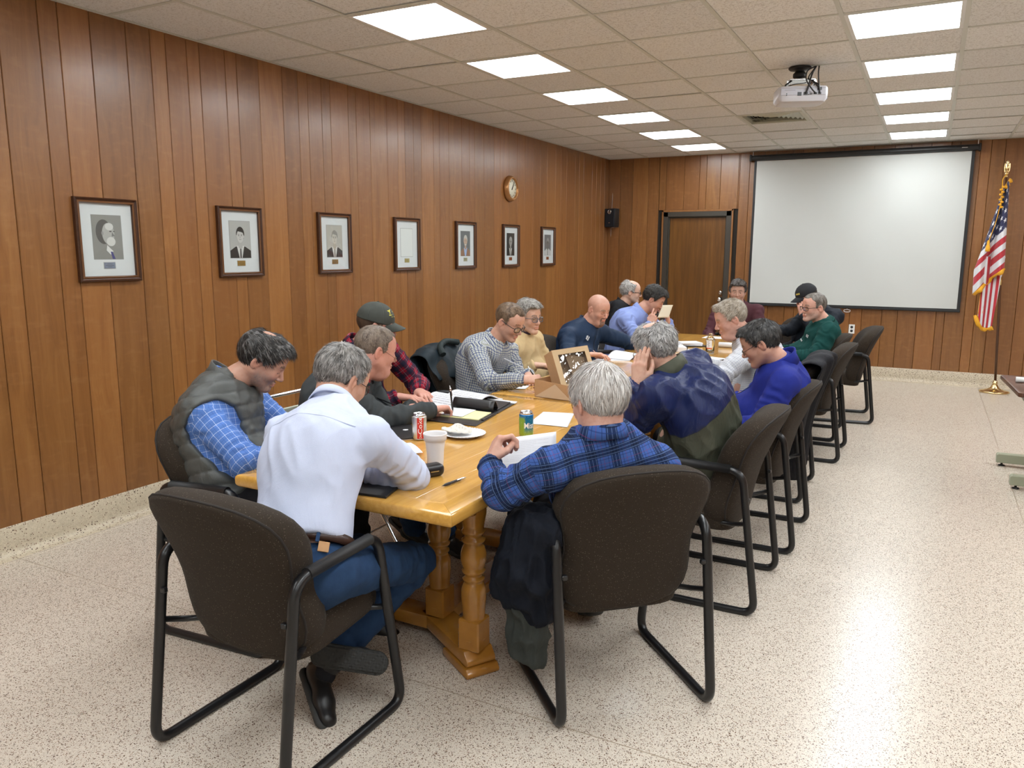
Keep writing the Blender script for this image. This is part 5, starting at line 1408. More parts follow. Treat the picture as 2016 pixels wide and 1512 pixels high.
def person(label, H, hyaw, hp, hr, N, P, tyaw, arms, top, near=False, group=None, seed=1, fat=1.0, sw=.19, bow=.03, legs=None, pants=None, collar=None, **s):
    t0 = time.time(); rng = np.random.RandomState(seed); H, N, P = (np.array(q, float) for q in (H, N, P)); s.setdefault('hair', None)
    off = V3(P[0], P[1], 0); root = empty('person', tuple(off), 0, label, 'person', group)
    R = frame(hyaw, hp, hr); s['R'] = R; s['neckl'] = (N - H) @ R.T
    # --- head
    hh = .0026 if near else .0034
    hs = s.get('hs', 1.0)
    hp_, hf, hc = make_head(s, rng, hh); headw = hp_ * hs @ R + H
    parts = [(headw, hf, hc)]
    # --- trunk frame
    w = nrm(N - P); fd = frame(tyaw)[1]; rt = nrm(np.cross(fd, w)); yd = np.cross(w, rt); L = np.linalg.norm(N - P)
    Wst = P + w * L * .30 - yd * bow * .6; Ch = P + w * L * .66 - yd * bow; Nb = N - w * .02
    M = np.array([rt, yd * 1.32, w]); S = {}
    for q, k in ((1, 'R'), (-1, 'L')): S[k] = arms[k].get('S', N - w * .055 + rt * sw * q - yd * .005); S[k] = np.array(S[k], float)
    arm = {}
    for k in 'RL':
        a = arms[k]; Wr = np.array(a['W'], float); E = a.get('E')
        if E is None:
            d = Wr - S[k]; D = np.linalg.norm(d); l1, l2 = .295, .255; Dc = min(D, l1 + l2 - .01); x = (l1 * l1 - l2 * l2 + Dc * Dc) / (2 * Dc); hgt = math.sqrt(max(0, l1 * l1 - x * x)); u = d / D
            pole = np.array(a.get('pole', V3(0, 0, -1) + rt * (.5 if k == 'R' else -.5) - yd * .3)); pole = nrm(pole - u * (pole @ u)); E = S[k] + u * x + pole * hgt
        arm[k] = (S[k], np.array(E, float), Wr)
    hip = {k: P + rt * .095 * q + fd * .03 + V3(0, 0, -.02) for q, k in ((1, 'R'), (-1, 'L'))}
    lg = {}
    for k in 'RL':
        if legs and k in legs: K, A, T = (np.array(q, float) for q in legs[k][:3])
        else:
            K = hip[k] + fd * .43; K[2] = .52; A = K + fd * (-.02 if k == 'R' else .05); A[2] = .10; T = A + fd * .15; T[2] = .03
        lg[k] = (hip[k], K, A, T)
    def trunk(F, r, kk=.06, sh=True):
        F.cone(P, Wst, (.158 * fat + r) , (.150 * fat + r), kk, M=M); F.cone(Wst, Ch, .150 * fat + r, .172 + r, kk, M=M); F.cone(Ch, N - w * .08, .172 + r, .135 + r, kk, M=M)
        F.cone(N - w * .09, N - w * .01, .115 + r, .055 + r * .6, .05, M=np.array([rt, yd * 1.25, w]))
        if fat > 1.02: F.ell(P + w * L * .28 + yd * .045 * fat, ((.135 * fat), .12 * fat, .13), .06, R=np.array([rt, yd, w]))
        if sh:
            for k in 'RL': F.cone(N - w * .045, S[k], .058 + r, .054 + r, .05)
    def sleeves(F, r, cuff=.030):
        for k in 'RL':
            a, b, c = arm[k]; F.cone(a, b, .058 + r, .046 + r, .035); F.cone(b, c, .046 + r, cuff + r, .025)
    allp = np.array([N + w * .05, P - V3(0, 0, .12)] + [q for k in 'RL' for q in arm[k]]); pad = .24
    lo = np.minimum(allp.min(0) - .10, np.minimum(P, N) - pad); hi = np.maximum(allp.max(0) + .10, np.maximum(P, N) + pad); lo[2] = max(lo[2], P[2] - .20)
    # --- coarse body under the clothes, with the legs
    lp = np.array([q for k in 'RL' for q in lg[k]]); F = Field(np.minimum(lo, lp.min(0) - .1), np.maximum(hi, lp.max(0) + .1), .018)
    trunk(F, -.030)
    for k in 'RL': F.cone(arm[k][0], arm[k][1], .038, .032, .03); F.cone(arm[k][1], arm[k][2], .032, .022, .02)
    for k in 'RL': F.cone(lg[k][0], lg[k][1], .068, .050, .03); F.cone(lg[k][1], lg[k][2], .050, .030, .02)
    p, f = F.mesh(); parts.append((p, f, np.tile(np.array(s.get('skin', SKIN)), (len(p), 1))))
    # --- hands
    for q, k in ((1, 'R'), (-1, 'L')):
        a = arms[k]
        if a.get('hide'): continue
        d = nrm(np.array(a.get('hd', arm[k][2] - arm[k][1]), float)); n = np.array(a.get('hn', V3(0, 0, 1)), float); n = nrm(n - d * (n @ d)); x = np.cross(d, n)
        p, f, c = hand_local(q, a.get('curl', (22, 26, 30, 34)), a.get('spread', 4), a.get('thumb', .3), .0026 if near == 1 else .0034)
        hsz = a.get('hs', 1.0 if s.get('skin') is None else 1.0)
        parts.append((p * hsz @ np.array([x, d, n]) + arm[k][2], f, c * (np.array(s.get('skin', SKIN)) / SKIN)))
    o = 0; PP, FF, CC = [], [], []
    for p, f, c in parts: PP.append(p); FF.append(f + o); CC.append(c); o += len(p)
    paint_mesh('body', np.concatenate(PP), np.concatenate(FF), np.concatenate(CC), M_SKIN, root, off)
    for q in (-1, 1):
        p, f, c = make_eye(q, s); paint_mesh('eye', p * hs @ R + H, f, c, M_EYE, root, off)
    if s['hair']:
        p, f, c = make_hair(s, rng, hh, near); paint_mesh('hair', p * hs @ R + H, f, c, M_HAIR, root, off)
    # --- top
    hv = .0065 if near == 1 else (.008 if near else .0105)
    def garment(name, mat, r, fold, cuff=.030, arms_=True, cut_low=None, quilt=0, armhole=0, mats=None, label=None):
        F = Field(lo, hi, hv); trunk(F, r, sh=True)
        if arms_: sleeves(F, r, cuff)
        if armhole:
            for k in 'RL': a, b, _ = arm[k]; F.cone(a + (b - a) * .30, b, .110, .10, .015, how='sub')
        c0 = N - w * .0 + yd * .0; F.cone(N - w * .015, N + nrm(H - N) * .16, .056 + (.008 if quilt else 0), .060, .01, how='sub')
        F.cut(P + V3(0, 0, -.15), (0, 0, -1), .02)
        if top.get('hem') is not None: F.cut(P + w * top['hem'], -w, .012)
        if arms_:
            for k in 'RL':
                a, b, c = arm[k]; u = nrm(c - b); sl, X, Y, Z = F.sub(c - .07, c + .09); d = (X - c[0]) * u[0] + (Y - c[1]) * u[1] + (Z - c[2]) * u[2]; rr = np.sqrt(np.maximum(0, (X - c[0]) ** 2 + (Y - c[1]) ** 2 + (Z - c[2]) ** 2)); F.D[sl] = np.where((d > .004) & (rr < .085), np.maximum(F.D[sl], np.minimum(d - .004, .05)), F.D[sl])
        p, f = F.mesh(); p = relax(p, f, 1, .3); n = vnormals(p, f); disp = np.zeros(len(p)); loc = (p - P) @ np.array([rt, yd, w]).T
        for k in 'RL':
            a, b, c = arm[k]
            if not arms_: continue
            d1, t1 = seg_d(p, a, b); d2, t2 = seg_d(p, b, c); near_arm = np.exp(-(np.minimum(d1, d2) / .075) ** 4)
            del_ = np.linalg.norm(p - b, axis=1); sh_ = np.linalg.norm(p - (a + (b - a) * .15), axis=1); wv = vnoise(p, (16, 16, 16), seed + 3) * 3.0
            along = np.where(d1 < d2, t1 * np.linalg.norm(b - a), np.linalg.norm(b - a) + t2 * np.linalg.norm(c - b))
            disp += near_arm * fold * 1.5 * (.0060 * np.sin(along / .040 * 2 * PI + wv * 1.4) * np.exp(-(del_ / .11) ** 2) + .0045 * np.sin(along / .060 * 2 * PI + wv * 1.8) * np.exp(-(sh_ / .14) ** 2) + .0035 * np.sin(along / .034 * 2 * PI + wv) * np.exp(-(np.linalg.norm(p - c, axis=1) / .07) ** 2))
        v = vnoise(np.stack([loc[:, 0] + .35 * loc[:, 2], loc[:, 1], loc[:, 2] * .35], 1), (17, 13, 14), seed) ; v2 = vnoise(np.stack([loc[:, 0] - .5 * loc[:, 2], loc[:, 1], loc[:, 2] * .5], 1), (11, 11, 11), seed + 9)
        tf = .25 if (top.get('vest') and name != 'vest') else 1.0
        disp += tf * fold * 1.7 * (.0075 * (.35 - np.abs(v)) + .006 * (.3 - np.abs(v2))) * (1 if not quilt else .4)
        if quilt:
            g = np.abs(np.sin(loc[:, 2] / quilt * PI + .5 * np.sin(loc[:, 0] * 14))); disp += .010 * (g ** .45) - .006 + .004 * vnoise(loc, (30, 30, 45), 4)
        p = p + n * disp[:, None]
        me = np_mesh(name, p - off, f); 
        bones = [(P - w * .1, N, .155, -yd)] + [q for k in 'RL' for q in ((arm[k][0], arm[k][1], .058, -w), (arm[k][1], arm[k][2], .045, V3(0, 0, -1)))] if arms_ else [(P - w * .1, N, .155, -yd)]
        bone_uv(me, p, f, bones, None)
        if mats: 
            me.materials.append(mat); mk = mats[2](p, (p - P) @ np.array([rt, yd, w]).T, L, arm); set_col(me, np.stack([mk] * 3, 1))
        else: me.materials.append(mat)
        o = mobj(name, me, None, root, label)
        if top.get('yoke') and name != 'vest':
            bk_ = loc[:, 1] < 0; lz = loc[:, 2]; lx = loc[:, 0]; pts = []
            for q in np.linspace(-1, 1, 33):
                x0 = q * (sw - .012); z0 = L * .835 - .030 * abs(q) ** 2; i_ = np.where(bk_, (lx - x0) ** 2 + (lz - z0) ** 2, 9).argmin(); pts.append(p[i_] - off)
            pts = np.array(pts); pts[1:-1] = (pts[:-2] + pts[1:-1] * 2 + pts[2:]) / 4; pts[1:-1] = (pts[:-2] + pts[1:-1] * 2 + pts[2:]) / 4; bb = MB(); bb.tube([tuple(q) for q in pts], .0030, 5); bb.build('yoke_seam', mat, o, fix=False)
        if name != 'vest' or True:
            nv = vnormals(p, f)
            def near_(x0, z0, side=1):
                i_ = np.where(loc[:, 1] * side > 0, (loc[:, 0] - x0) ** 2 + (loc[:, 2] - z0) ** 2, 9).argmin(); return i_
            if top.get('zip') and name != 'vest':
                pts = [p[near_(0, L * t_)] - off for t_ in np.linspace(.30, .93, 26)]; pts = np.array(pts); pts[1:-1] = (pts[:-2] + pts[1:-1] * 2 + pts[2:]) / 4
                bb = MB(); bb.tube([tuple(q) for q in pts], .0035, 6); bb.build(top.get('zipn', 'zipper'), top['zip'], o, fix=False)
            for (x0, z0, ww, hh_, nm_, lm_) in (top.get('logo', ()) if name != 'vest' else ()):
                G_ = []
                for a_ in np.linspace(-.5, .5, 6):
                    row = []
                    for b_ in np.linspace(-.5, .5, 4):
                        i_ = near_(x0 + a_ * ww, L * z0 + b_ * hh_); row.append(p[i_] + yd * .003 + nv[i_] * .001 - off)
                    G_.append(row)
                c4 = [np.array(G_[0][0]), np.array(G_[-1][0]), np.array(G_[-1][-1]), np.array(G_[0][-1])]; bb = MB()
                at_ = lambda u, v_: (c4[0] * (1 - u) + c4[1] * u) * (1 - v_) + (c4[3] * (1 - u) + c4[2] * u) * v_ + yd * .004
                for (u0, u1, v0, v1) in ((0, .22, 0, 1), (.22, .5, 0, .25), (.6, 1, .1, .35), (.6, .8, .35, 1), (.85, 1, .5, .9)):
                    q4 = [at_(u0, v0), at_(u1, v0), at_(u1, v1), at_(u0, v1)]; bb.add(q4 + [q - yd * .004 for q in q4], [(0, 1, 2, 3), (7, 6, 5, 4), (0, 4, 5, 1), (1, 5, 6, 2), (2, 6, 7, 3), (3, 7, 4, 0)])
                bb.build(nm_, lm_, o, fix=False)
        return o
    garment(top.get('name', 'shirt'), top['mat'], top.get('r', .006), top.get('fold', 1.0), top.get('cuff', .030), mats=top.get('mats'))
    if top.get('vest'): garment('vest', top['vest'], top.get('r', .006) + .020, .8, arms_=False, quilt=.062, armhole=1)
    na = nrm(nrm(H - R[1] * .02 - N) + w * .6)
    if collar:
        for ck in (collar if isinstance(collar, list) else [collar]): build_collar(root, off, N + na * ck.get('up', .020) + yd * ck.get('fw', .004), na, R[1] * .4 + yd, ck['kind'], ck['mat'], ck.get('rx', .062), ck.get('ry', .068), ck.get('ht', .036), ck.get('gap', .22), tilt=ck.get('tilt', .020))
    # --- trousers and shoes
    F = Field(np.minimum(P - .22, lp.min(0) - .11), np.maximum(P + .22, lp.max(0) + .11), .0095 if near == 1 else .014)
    F.ell(P - V3(0, 0, .01), (.175 * max(1, fat * .97), .135, .125), .0, R=np.array([rt, yd, w]))
    for k in 'RL': F.cone(lg[k][0], lg[k][1], .094, .070, .05); F.cone(lg[k][1], lg[k][2], .068, .056, .02); 
    for k in 'RL':
        a, b, c, T = lg[k]; u = nrm(c - b); sl, X, Y, Z = F.sub(c - .09, c + .09); d = (X - c[0]) * u[0] + (Y - c[1]) * u[1] + (Z - c[2]) * u[2]; F.D[sl] = np.where(d > .01, np.maximum(F.D[sl], np.minimum(d - .01, .05)), F.D[sl])
    p, f = F.mesh(); n = vnormals(p, f); disp = np.zeros(len(p))
    for k in 'RL':
        a, b, c, T = lg[k]; dk = np.linalg.norm(p - b, axis=1); d2, t2 = seg_d(p, b, c); dc = np.linalg.norm(p - c, axis=1); wv = vnoise(p, (14, 14, 14), 2) * 3
        disp += .009 * np.sin(dk / .045 * 2 * PI + wv) * np.exp(-(dk / .12) ** 2) + .009 * np.sin(dc / .05 * 2 * PI + wv) * np.exp(-(dc / .11) ** 2)
    disp += .010 * (.3 - np.abs(vnoise(p, (14, 14, 14), 6)))
    p = p + n * disp[:, None]; me = np_mesh('trousers', p - off, f); bone_uv(me, p, f, [q for k in 'RL' for q in ((lg[k][0], lg[k][1], .08, V3(0, 0, 1)), (lg[k][1], lg[k][2], .06, fd))], None); me.materials.append(pants or M_DARKTR); mobj('trousers', me, None, root)
    for k in 'RL':
        _, K, A, T = lg[k]; d = nrm(T - A); up = nrm(K - A) if not (legs and len(legs.get(k, ())) > 3) else np.array(legs[k][3], float); up = nrm(up - d * (up @ d)); x = np.cross(d, up); F = Field((-.07, -.09, -.09), (.07, .23, .11), .0055)
        F.cone((0, -.035, -.030), (0, .10, -.040), .036, .038, .02, M=np.diag([1, 1, 1.1])); F.cone((0, .10, -.045), (0, .165, -.048), .040, .034, .02, M=np.diag([1, 1, 1.4])); F.cone((0, -.01, -.02), (0, -.005, .045), .040, .042, .03); F.cut((0, 0, .05), (0, 0, 1), .004); F.cut((0, 0, -.070), (0, 0, -1), .003)
        p, f = F.mesh(); B_ = np.array([x, d, up]); me = np_mesh('shoe', p @ B_ + A - off, f); me.materials.append(M_SHOE); so = mobj('shoe', me, None, root)
        G = Field((-.07, -.10, -.10), (.07, .24, -.03), .0042 if s.get('tread') else .006); G.cone((0, -.035, -.070), (0, .16, -.070), .043, .042, .02, M=np.diag([1, 1, 2.2])); G.cut((0, 0, -.086), (0, 0, -1), .002); G.cut((0, 0, -.058), (0, 0, 1), .002)
        p, f = G.mesh(); 
        if s.get('tread'): n = vnormals(p, f); m = n[:, 2] < -.6; p[m, 2] += (.006 * ((np.sin((p[m, 1] + p[m, 0]) * 330) * np.sin((p[m, 0] - p[m, 1]) * 330)) > 0))
        me = np_mesh('sole', p @ B_ + A - off, f); me.materials.append(M_SOLE); mobj('sole', me, None, so)
    if True:
        for k in 'RL':
            a, b, c, T = lg[k]; u = nrm(c - b); bb = MB(); bb.tube([tuple(q - off) for q in (c - u * .12, c - u * .04, c + u * .015, c + u * .045)], [.046, .044, .042, .030], 14); bb.build('sock', M_DARKTR, root, fix=False)
    if s.get('belt'):
        bc_ = P + w * top['hem']; pr = [(0, -.016), (.003, -.017), (.004, 0), (.003, .017), (0, .016)]; rows = []; bx, by = s['belt']
        for k in range(61):
            a_ = 2 * PI * k / 60; rows.append([bc_ + rt * (bx + d) * math.sin(a_) + yd * (by + d) * math.cos(a_) + w * u_ - off for d, u_ in pr])
        bb = MB(); bb.grid(rows); bb.build('belt', M_BELT, root, fix=False)
        for a_ in (2.3, 2.9, 3.5, 4.1):
            c_ = bc_ + rt * (bx + .006) * math.sin(a_) + yd * (by + .006) * math.cos(a_) - off; t_ = nrm(rt * math.cos(a_) * bx - yd * math.sin(a_) * by); nn_ = nrm(np.cross(t_, w))
            M_ = Matrix([[*[float(q[i]) for q in (t_, nn_, w)], float(c_[i])] for i in range(3)] + [[0, 0, 0, 1]]); bb = MB(); bb.box(-.006, .006, -.004, .004, -.026, .026, M=M_); bb.build('belt_loop', pants, root, bevel=.002)
        a_ = 2.15; c_ = bc_ - w * .040 + rt * (bx + .010) * math.sin(a_) + yd * (by + .012) * math.cos(a_) - off; t_ = nrm(rt * math.cos(a_) * bx - yd * math.sin(a_) * by); nn_ = nrm(np.cross(t_, w)); M_ = Matrix([[*[float(q[i]) for q in (t_, nn_, w)], float(c_[i])] for i in range(3)] + [[0, 0, 0, 1]])
        bb = MB(); bb.box(-.017, .017, -.003, .003, -.016, .016, M=M_); bb.build('leather_patch', simple('tan_patch', (.45, .24, .10), .6), root, bevel=.001)
    if s.get('glasses'): build_glasses(root, off, R * 1.0, H, s, s['glasses'].get('mat', M_GFRAME))
    if s.get('cap'): build_cap(root, off, R, H, s, *s['cap'])
    return dict(root=root, off=off, arm=arm, R=R, H=H, rt=rt, yd=yd, w=w, P=P, N=N, lg=lg, L=L)
# ------------------------------------------------------------------ the people round the table
T0 = time.time()
M_LOGO = simple('white_thread', (.62, .63, .65), .7)
GREY = [(.050, .047, .045), (.20, .19, .185), (.45, .44, .43)]
Q = {}
def off_mats(a, b, f): return (a, b, f)
# 1 pale shirt, nearest, seen from behind
Q['ws'] = person('person in pale blue-white dress shirt seen from behind at the near table end',
    (-1.932, 2.28, 1.120), 78, 24, 3, (-1.850, 2.125, 1.025), (-1.715, 1.80, .575), 92,
    dict(R=dict(E=(-1.60, 2.27, .785), W=(-1.77, 2.22, .785), hd=(-1, -.1, -.1), S=(-1.635, 2.07, .965), curl=(45, 50, 55, 60)), L=dict(W=(-1.98, 2.40, .79), hd=(.6, .6, -.1), hn=(0, 0, 1), E=(-2.14, 2.22, .80))),
    dict(mat=M_WSHIRT, r=.012, fold=1.0, hem=.085, yoke=1), near=1, seed=1, hs=1.06, belt=(.168, .128), sock=M_BLKCOAT, fat=.99, sw=.205, bow=.05,
    legs=dict(R=((-1.650, 2.36, .42), (-1.775, 2.02, .165), (-1.673, 2.062, .153), (-.35, .75, -.35)), L=((-1.87, 2.27, .45), (-1.80, 1.98, .11), (-1.68, 1.90, .055))), pants=M_JEANS, tread=1,
    collar=dict(kind='fold', mat=M_WSHIRT, rx=.062, ry=.066, ht=.034), hair=[(.060, .055, .050), (.15, .14, .13), (.26, .245, .23), (.42, .40, .38)], thick=.008, rec=.3, len=.022, lift=.003, messy=.6, ns=4200, crown=(.01, -.055, .118), jit=.20, bald=0,
    glasses=dict(r=.0014, mat=M_GFRAME, size=(.025, .018), z=-.012), neck=.058, skin=(0.525, 0.310, 0.223))
# 2 grey quilted vest
Q['vest'] = person('dark-haired person in grey quilted vest over blue check shirt, looking down',
    (-2.50, 2.444, 1.132), 36, 34, 0, (-2.625, 2.335, 1.015), (-2.49, 2.28, .575), 12,
    dict(R=dict(S=(-2.57, 2.17, .945), E=(-2.345, 2.17, .765), W=(-2.16, 2.36, .785), hd=(.5, .8, 0)), L=dict(W=(-2.20, 2.62, .79), hd=(1, -.2, 0))),
    dict(mat=M_VESTSH, r=.012, fold=1.0, vest=M_VEST, name='shirt'), near=1, seed=2, fat=1.06, sw=.19, bow=.05,
    collar=[dict(kind='fold', mat=M_VESTSH, rx=.060, ry=.066, ht=.03, gap=.3), dict(kind='stand', mat=M_VEST, rx=.080, ry=.088, ht=.062, gap=.35, up=.004)],
    hair=[(.010, .008, .007), (.020, .017, .015), (.040, .036, .032), (.20, .19, .185)], cpow=1.6, thick=.014, len=.045, lift=.004, comb='fwd', fringe=.007, messy=.6, jit=.13, ns=5000, bald=1, bc=(-.040, .128, .030), beard=((.13, .12, .115), .75, 'full'), skin=(0.493, 0.279, 0.203))
# 3 grey fleece
Q['grey'] = person('person in grey zip pullover with red collar, writing on a yellow pad',
    (-2.42, 3.122, 1.105), 55, 14, 0, (-2.495, 3.035, .975), (-2.68, 3.00, .565), 15,
    dict(R=dict(S=(-2.42, 2.87, .925), E=(-2.30, 2.985, .79), W=(-2.165, 3.245, .805), hd=(.22, 1, -.02), hn=(-.15, 0, 1), curl=(38, 42, 44, 46), thumb=.8), L=dict(W=(-2.30, 3.26, .80), hd=(.6, -.4, 0))),
    dict(mat=M_GREYF, r=.014, fold=.9, name='pullover', zip=M_BLACKJ, logo=[(.09, .74, .025, .008, 'stitched_mark', M_LOGO)]), near=2, seed=3, pants=M_JEANS, legs=dict(R=((-2.30, 3.10, .50), (-2.34, 3.32, .12), (-2.20, 3.36, .05)), L=((-2.28, 3.32, .51), (-2.15, 3.34, .12), (-2.00, 3.38, .05))), fat=1.12, sw=.19, bow=.06,
    collar=[dict(kind='fold', mat=M_REDC, rx=.064, ry=.070, ht=.03, gap=.35), dict(kind='stand', mat=M_GREYF, rx=.080, ry=.088, ht=.035, gap=.5, up=.002)], neck=.064,
    hair=[(.10, .070, .050), (.18, .13, .095), (.28, .22, .17)], thick=.005, rec=.9, len=.012, lift=.002, messy=.3, ns=4200, jit=.3, jowl=.8, w=1.03, skin=(0.588, 0.291, 0.223), flush=1.0, glasses=dict(r=.0010, mat=M_GWIRE, size=(.020, .012), z=-.024, rim=1))
# 4 dark green cap
Q['cap'] = person('person in faded green cap and red plaid flannel behind the grey pullover',
    (-2.74, 3.545, 1.175), 38, 10, 0, (-2.84, 3.49, 1.035), (-2.98, 3.68, .565), 350,
    dict(R=dict(W=(-2.545, 3.47, .80), hd=(.9, .35, -.05), curl=(14, 16, 18, 20), spread=6), L=dict(W=(-2.535, 3.66, .80), hd=(.9, -.6, -.05), curl=(12, 14, 16, 18), spread=7, E=(-2.68, 3.86, .80))),
    dict(mat=M_RPLAID, r=.014, fold=1.2), near=2, seed=4, fat=1.05, sw=.20, bow=.05, collar=dict(kind='fold', mat=M_RPLAID), hair=[(.05, .03, .02), (.10, .06, .04)], thick=.004, len=.010, ns=600, lift=.001, skin=(0.525, 0.260, 0.203),
    cap=(simple('cap_green', (.045, .050, .042), .85, noise=.2, nscale=30), ((.62, .56, .06), [[(a + .30, z_) for a, z_ in q] for q in [[(.50, .075), (.30, .078), (.10, .083), (-.05, .098), (-.10, .114), (.05, .120), (.20, .117), (.22, .108), (.38, .104), (.60, .100), (.40, .094)], [(.30, .068), (-.06, .070), (-.06, .074), (.30, .072)]]])))
# 5 checked shirt, dark glasses
Q['check'] = person('person with black-framed glasses in small-checked shirt, writing beside the kraft box',
    (-2.45, 4.601, 1.132), -6, 26, 0, (-2.565, 4.60, .985), (-2.66, 4.55, .565), 352,
    dict(R=dict(S=(-2.60, 4.415, .935), E=(-2.40, 4.22, .785), W=(-2.125, 4.185, .825), hd=(1, .45, .05), hn=(.1, -.55, .8), curl=(55, 60, 62, 64), thumb=.9), L=dict(W=(-2.26, 4.52, .80), hd=(.5, -.8, 0))),
    dict(mat=M_CHECK, r=.010, fold=1.3, zip=M_GRID_SH, zipn='button_placket'), near=2, seed=5, sw=.185, bow=.07, collar=dict(kind='fold', mat=M_CHECK, ht=.034, gap=.42),
    hair=[(.085, .05, .028), (.17, .105, .06), (.26, .175, .11)], thick=.006, rec=1.0, len=.018, lift=.003, messy=.4, glasses=dict(r=.0024, size=(.026, .017), z=-.008, sq=.55), skin=(0.578, 0.335, 0.243), beard=((.20, .12, .08), .28, 'full'))
# 6 tan sweater
Q['woman'] = person('person with short grey hair and glasses in a tan sweater over a dark turtleneck',
    (-2.60, 5.178, 1.112), -16, 4, 0, (-2.665, 5.175, .965), (-2.62, 5.22, .565), 352,
    dict(R=dict(W=(-2.42, 4.93, .80), hd=(.8, .3, 0)), L=dict(W=(-2.33, 5.28, .80), hd=(.8, -.5, 0))),
    dict(mat=M_TAN, r=.012, fold=1.0, name='sweater'), near=2, seed=6, sw=.165, bow=.04, fat=1.05, collar=[dict(kind='stand', mat=M_DKPURP, rx=.052, ry=.060, ht=.05, gap=.0, up=.018), dict(kind='crew', mat=M_TAN, rx=.064, ry=.072, gap=.0, up=.010)], neck=.048,
    hair=[(.15, .135, .12), (.33, .31, .28), (.52, .50, .46)], thick=.014, puff=.008, fringe=.006, len=.030, lift=.005, messy=1.2, jit=.5, ns=2200, w=.96, jaw=.92, open=.0040, glasses=dict(r=.0018, size=(.025, .018), z=-.004, sq=.6, mat=simple('spectacle_blue', (.05, .09, .14), .3)), skin=(0.609, 0.384, 0.284))
# 7 bald, navy soft shell
Q['bald'] = person('bald person with a greying goatee in a navy jacket, looking down at papers',
    (-2.45, 6.199, 1.112), -24, 18, 0, (-2.56, 6.20, .955), (-2.57, 6.02, .565), 345,
    dict(R=dict(S=(-2.62, 5.955, .895), W=(-2.30, 5.66, .80), hd=(.9, .5, 0), hn=(-.1, 0, 1), curl=(18, 20, 24, 28)), L=dict(S=(-2.50, 6.37, .895), W=(-2.05, 6.47, .81), hd=(.9, -.4, 0), E=(-2.26, 6.53, .79))),
    dict(mat=M_NAVYJ, r=.018, fold=.9, name='jacket', zip=M_BLACKJ, logo=[(.085, .70, .022, .035, 'white_emblem', M_LOGO), (-.10, .66, .02, .03, 'name_tag', M_LOGO)]), near=2, seed=7, fat=1.14, sw=.215, bow=.06, collar=dict(kind='stand', mat=M_NAVYJ, rx=.072, ry=.080, ht=.05, gap=.45, up=.006), neck=.064,
    jowl=.5, w=1.02, beard=((.09, .065, .05), 1.0, 'goatee'), stub=((.34, .22, .17), .30), skin=(0.588, 0.322, 0.236))
# 8 light blue shirt, phone-like pad in front of the face
Q['tie'] = person('dark-haired person in light blue dress shirt holding a cream pad to the face',
    (-2.32, 7.30, 1.142), 12, 30, 0, (-2.45, 7.245, 1.005), (-2.62, 7.17, .565), 5,
    dict(R=dict(S=(-2.50, 7.03, .945), E=(-2.34, 6.93, .79), W=(-2.275, 7.08, .915), hd=(.35, .35, 1), hn=(.3, -1, .0), curl=(18, 40, 55, 60), thumb=.6), L=dict(S=(-2.50, 7.44, .945), E=(-2.22, 7.50, .79), W=(-2.17, 7.30, .93), hd=(-.1, -.15, 1), hn=(1, .1, .1), curl=(40, 44, 46, 50), thumb=.9)),
    dict(mat=M_TIESH, r=.014, fold=1.2), near=2, seed=8, fat=1.05, sw=.205, bow=.06, collar=dict(kind='fold', mat=M_TIESH, ht=.038, gap=.35), neck=.058,
    hair=[(.010, .009, .008), (.024, .021, .018), (.055, .048, .04)], thick=.013, puff=.008, fringe=.010, len=.022, lift=.006, messy=.9, jit=.5, ns=2600, skin=(0.557, 0.310, 0.230), w=1.0)
# 9 behind, glasses
Q['back'] = person('white-haired person with glasses in black jacket, seated behind the light blue shirt',
    (-2.795, 8.0, 1.168), 22, 6, 0, (-2.88, 7.97, 1.015), (-3.02, 7.82, .565), 12,
    dict(R=dict(W=(-2.62, 7.70, .62), hd=(1, .3, -.1)), L=dict(W=(-2.55, 8.05, .62), hd=(1, -.3, -.1))),
    dict(mat=M_BLACKJ, r=.014, fold=1.0, name='jacket'), seed=9, sw=.19, bow=.05, collar=dict(kind='stand', mat=M_BLACKJ, rx=.068, ry=.076, ht=.030, gap=.5),
    hair=[(.26, .24, .22), (.48, .46, .43), (.62, .60, .57)], thick=.009, rec=1.4, len=.030, lift=.008, messy=1.4, jit=.6, ns=1300, bald=1, bc=(.025, .125, .060), open=.0035, glasses=dict(r=.0022, size=(.025, .017), z=-.006, sq=.6), skin=(0.630, 0.409, 0.311), beard=((.5, .48, .46), .35, 'full'))
# 10 maroon at the head
Q['mar'] = person('person in maroon shirt at the far table end, facing the viewer',
    (-1.828, 8.70, 1.165), 281, 4, 0, (-1.83, 8.77, 1.0), (-1.84, 8.92, .565), 276,
    dict(R=dict(W=(-2.02, 8.40, .68), hd=(.6, -.5, 0), hide=0), L=dict(W=(-1.62, 8.42, .68), hd=(-.6, -.5, 0))),
    dict(mat=M_MAROON, r=.012, fold=1.1), seed=10, sw=.205, bow=.02, collar=dict(kind='fold', mat=M_MAROON, gap=.4),
    hair=[(.030, .024, .020), (.085, .07, .06), (.20, .18, .165)], thick=.015, puff=.006, fringe=.010, len=.026, lift=.006, messy=1.2, jit=.5, ns=1500, open=.0040, skin=(0.525, 0.322, 0.243))
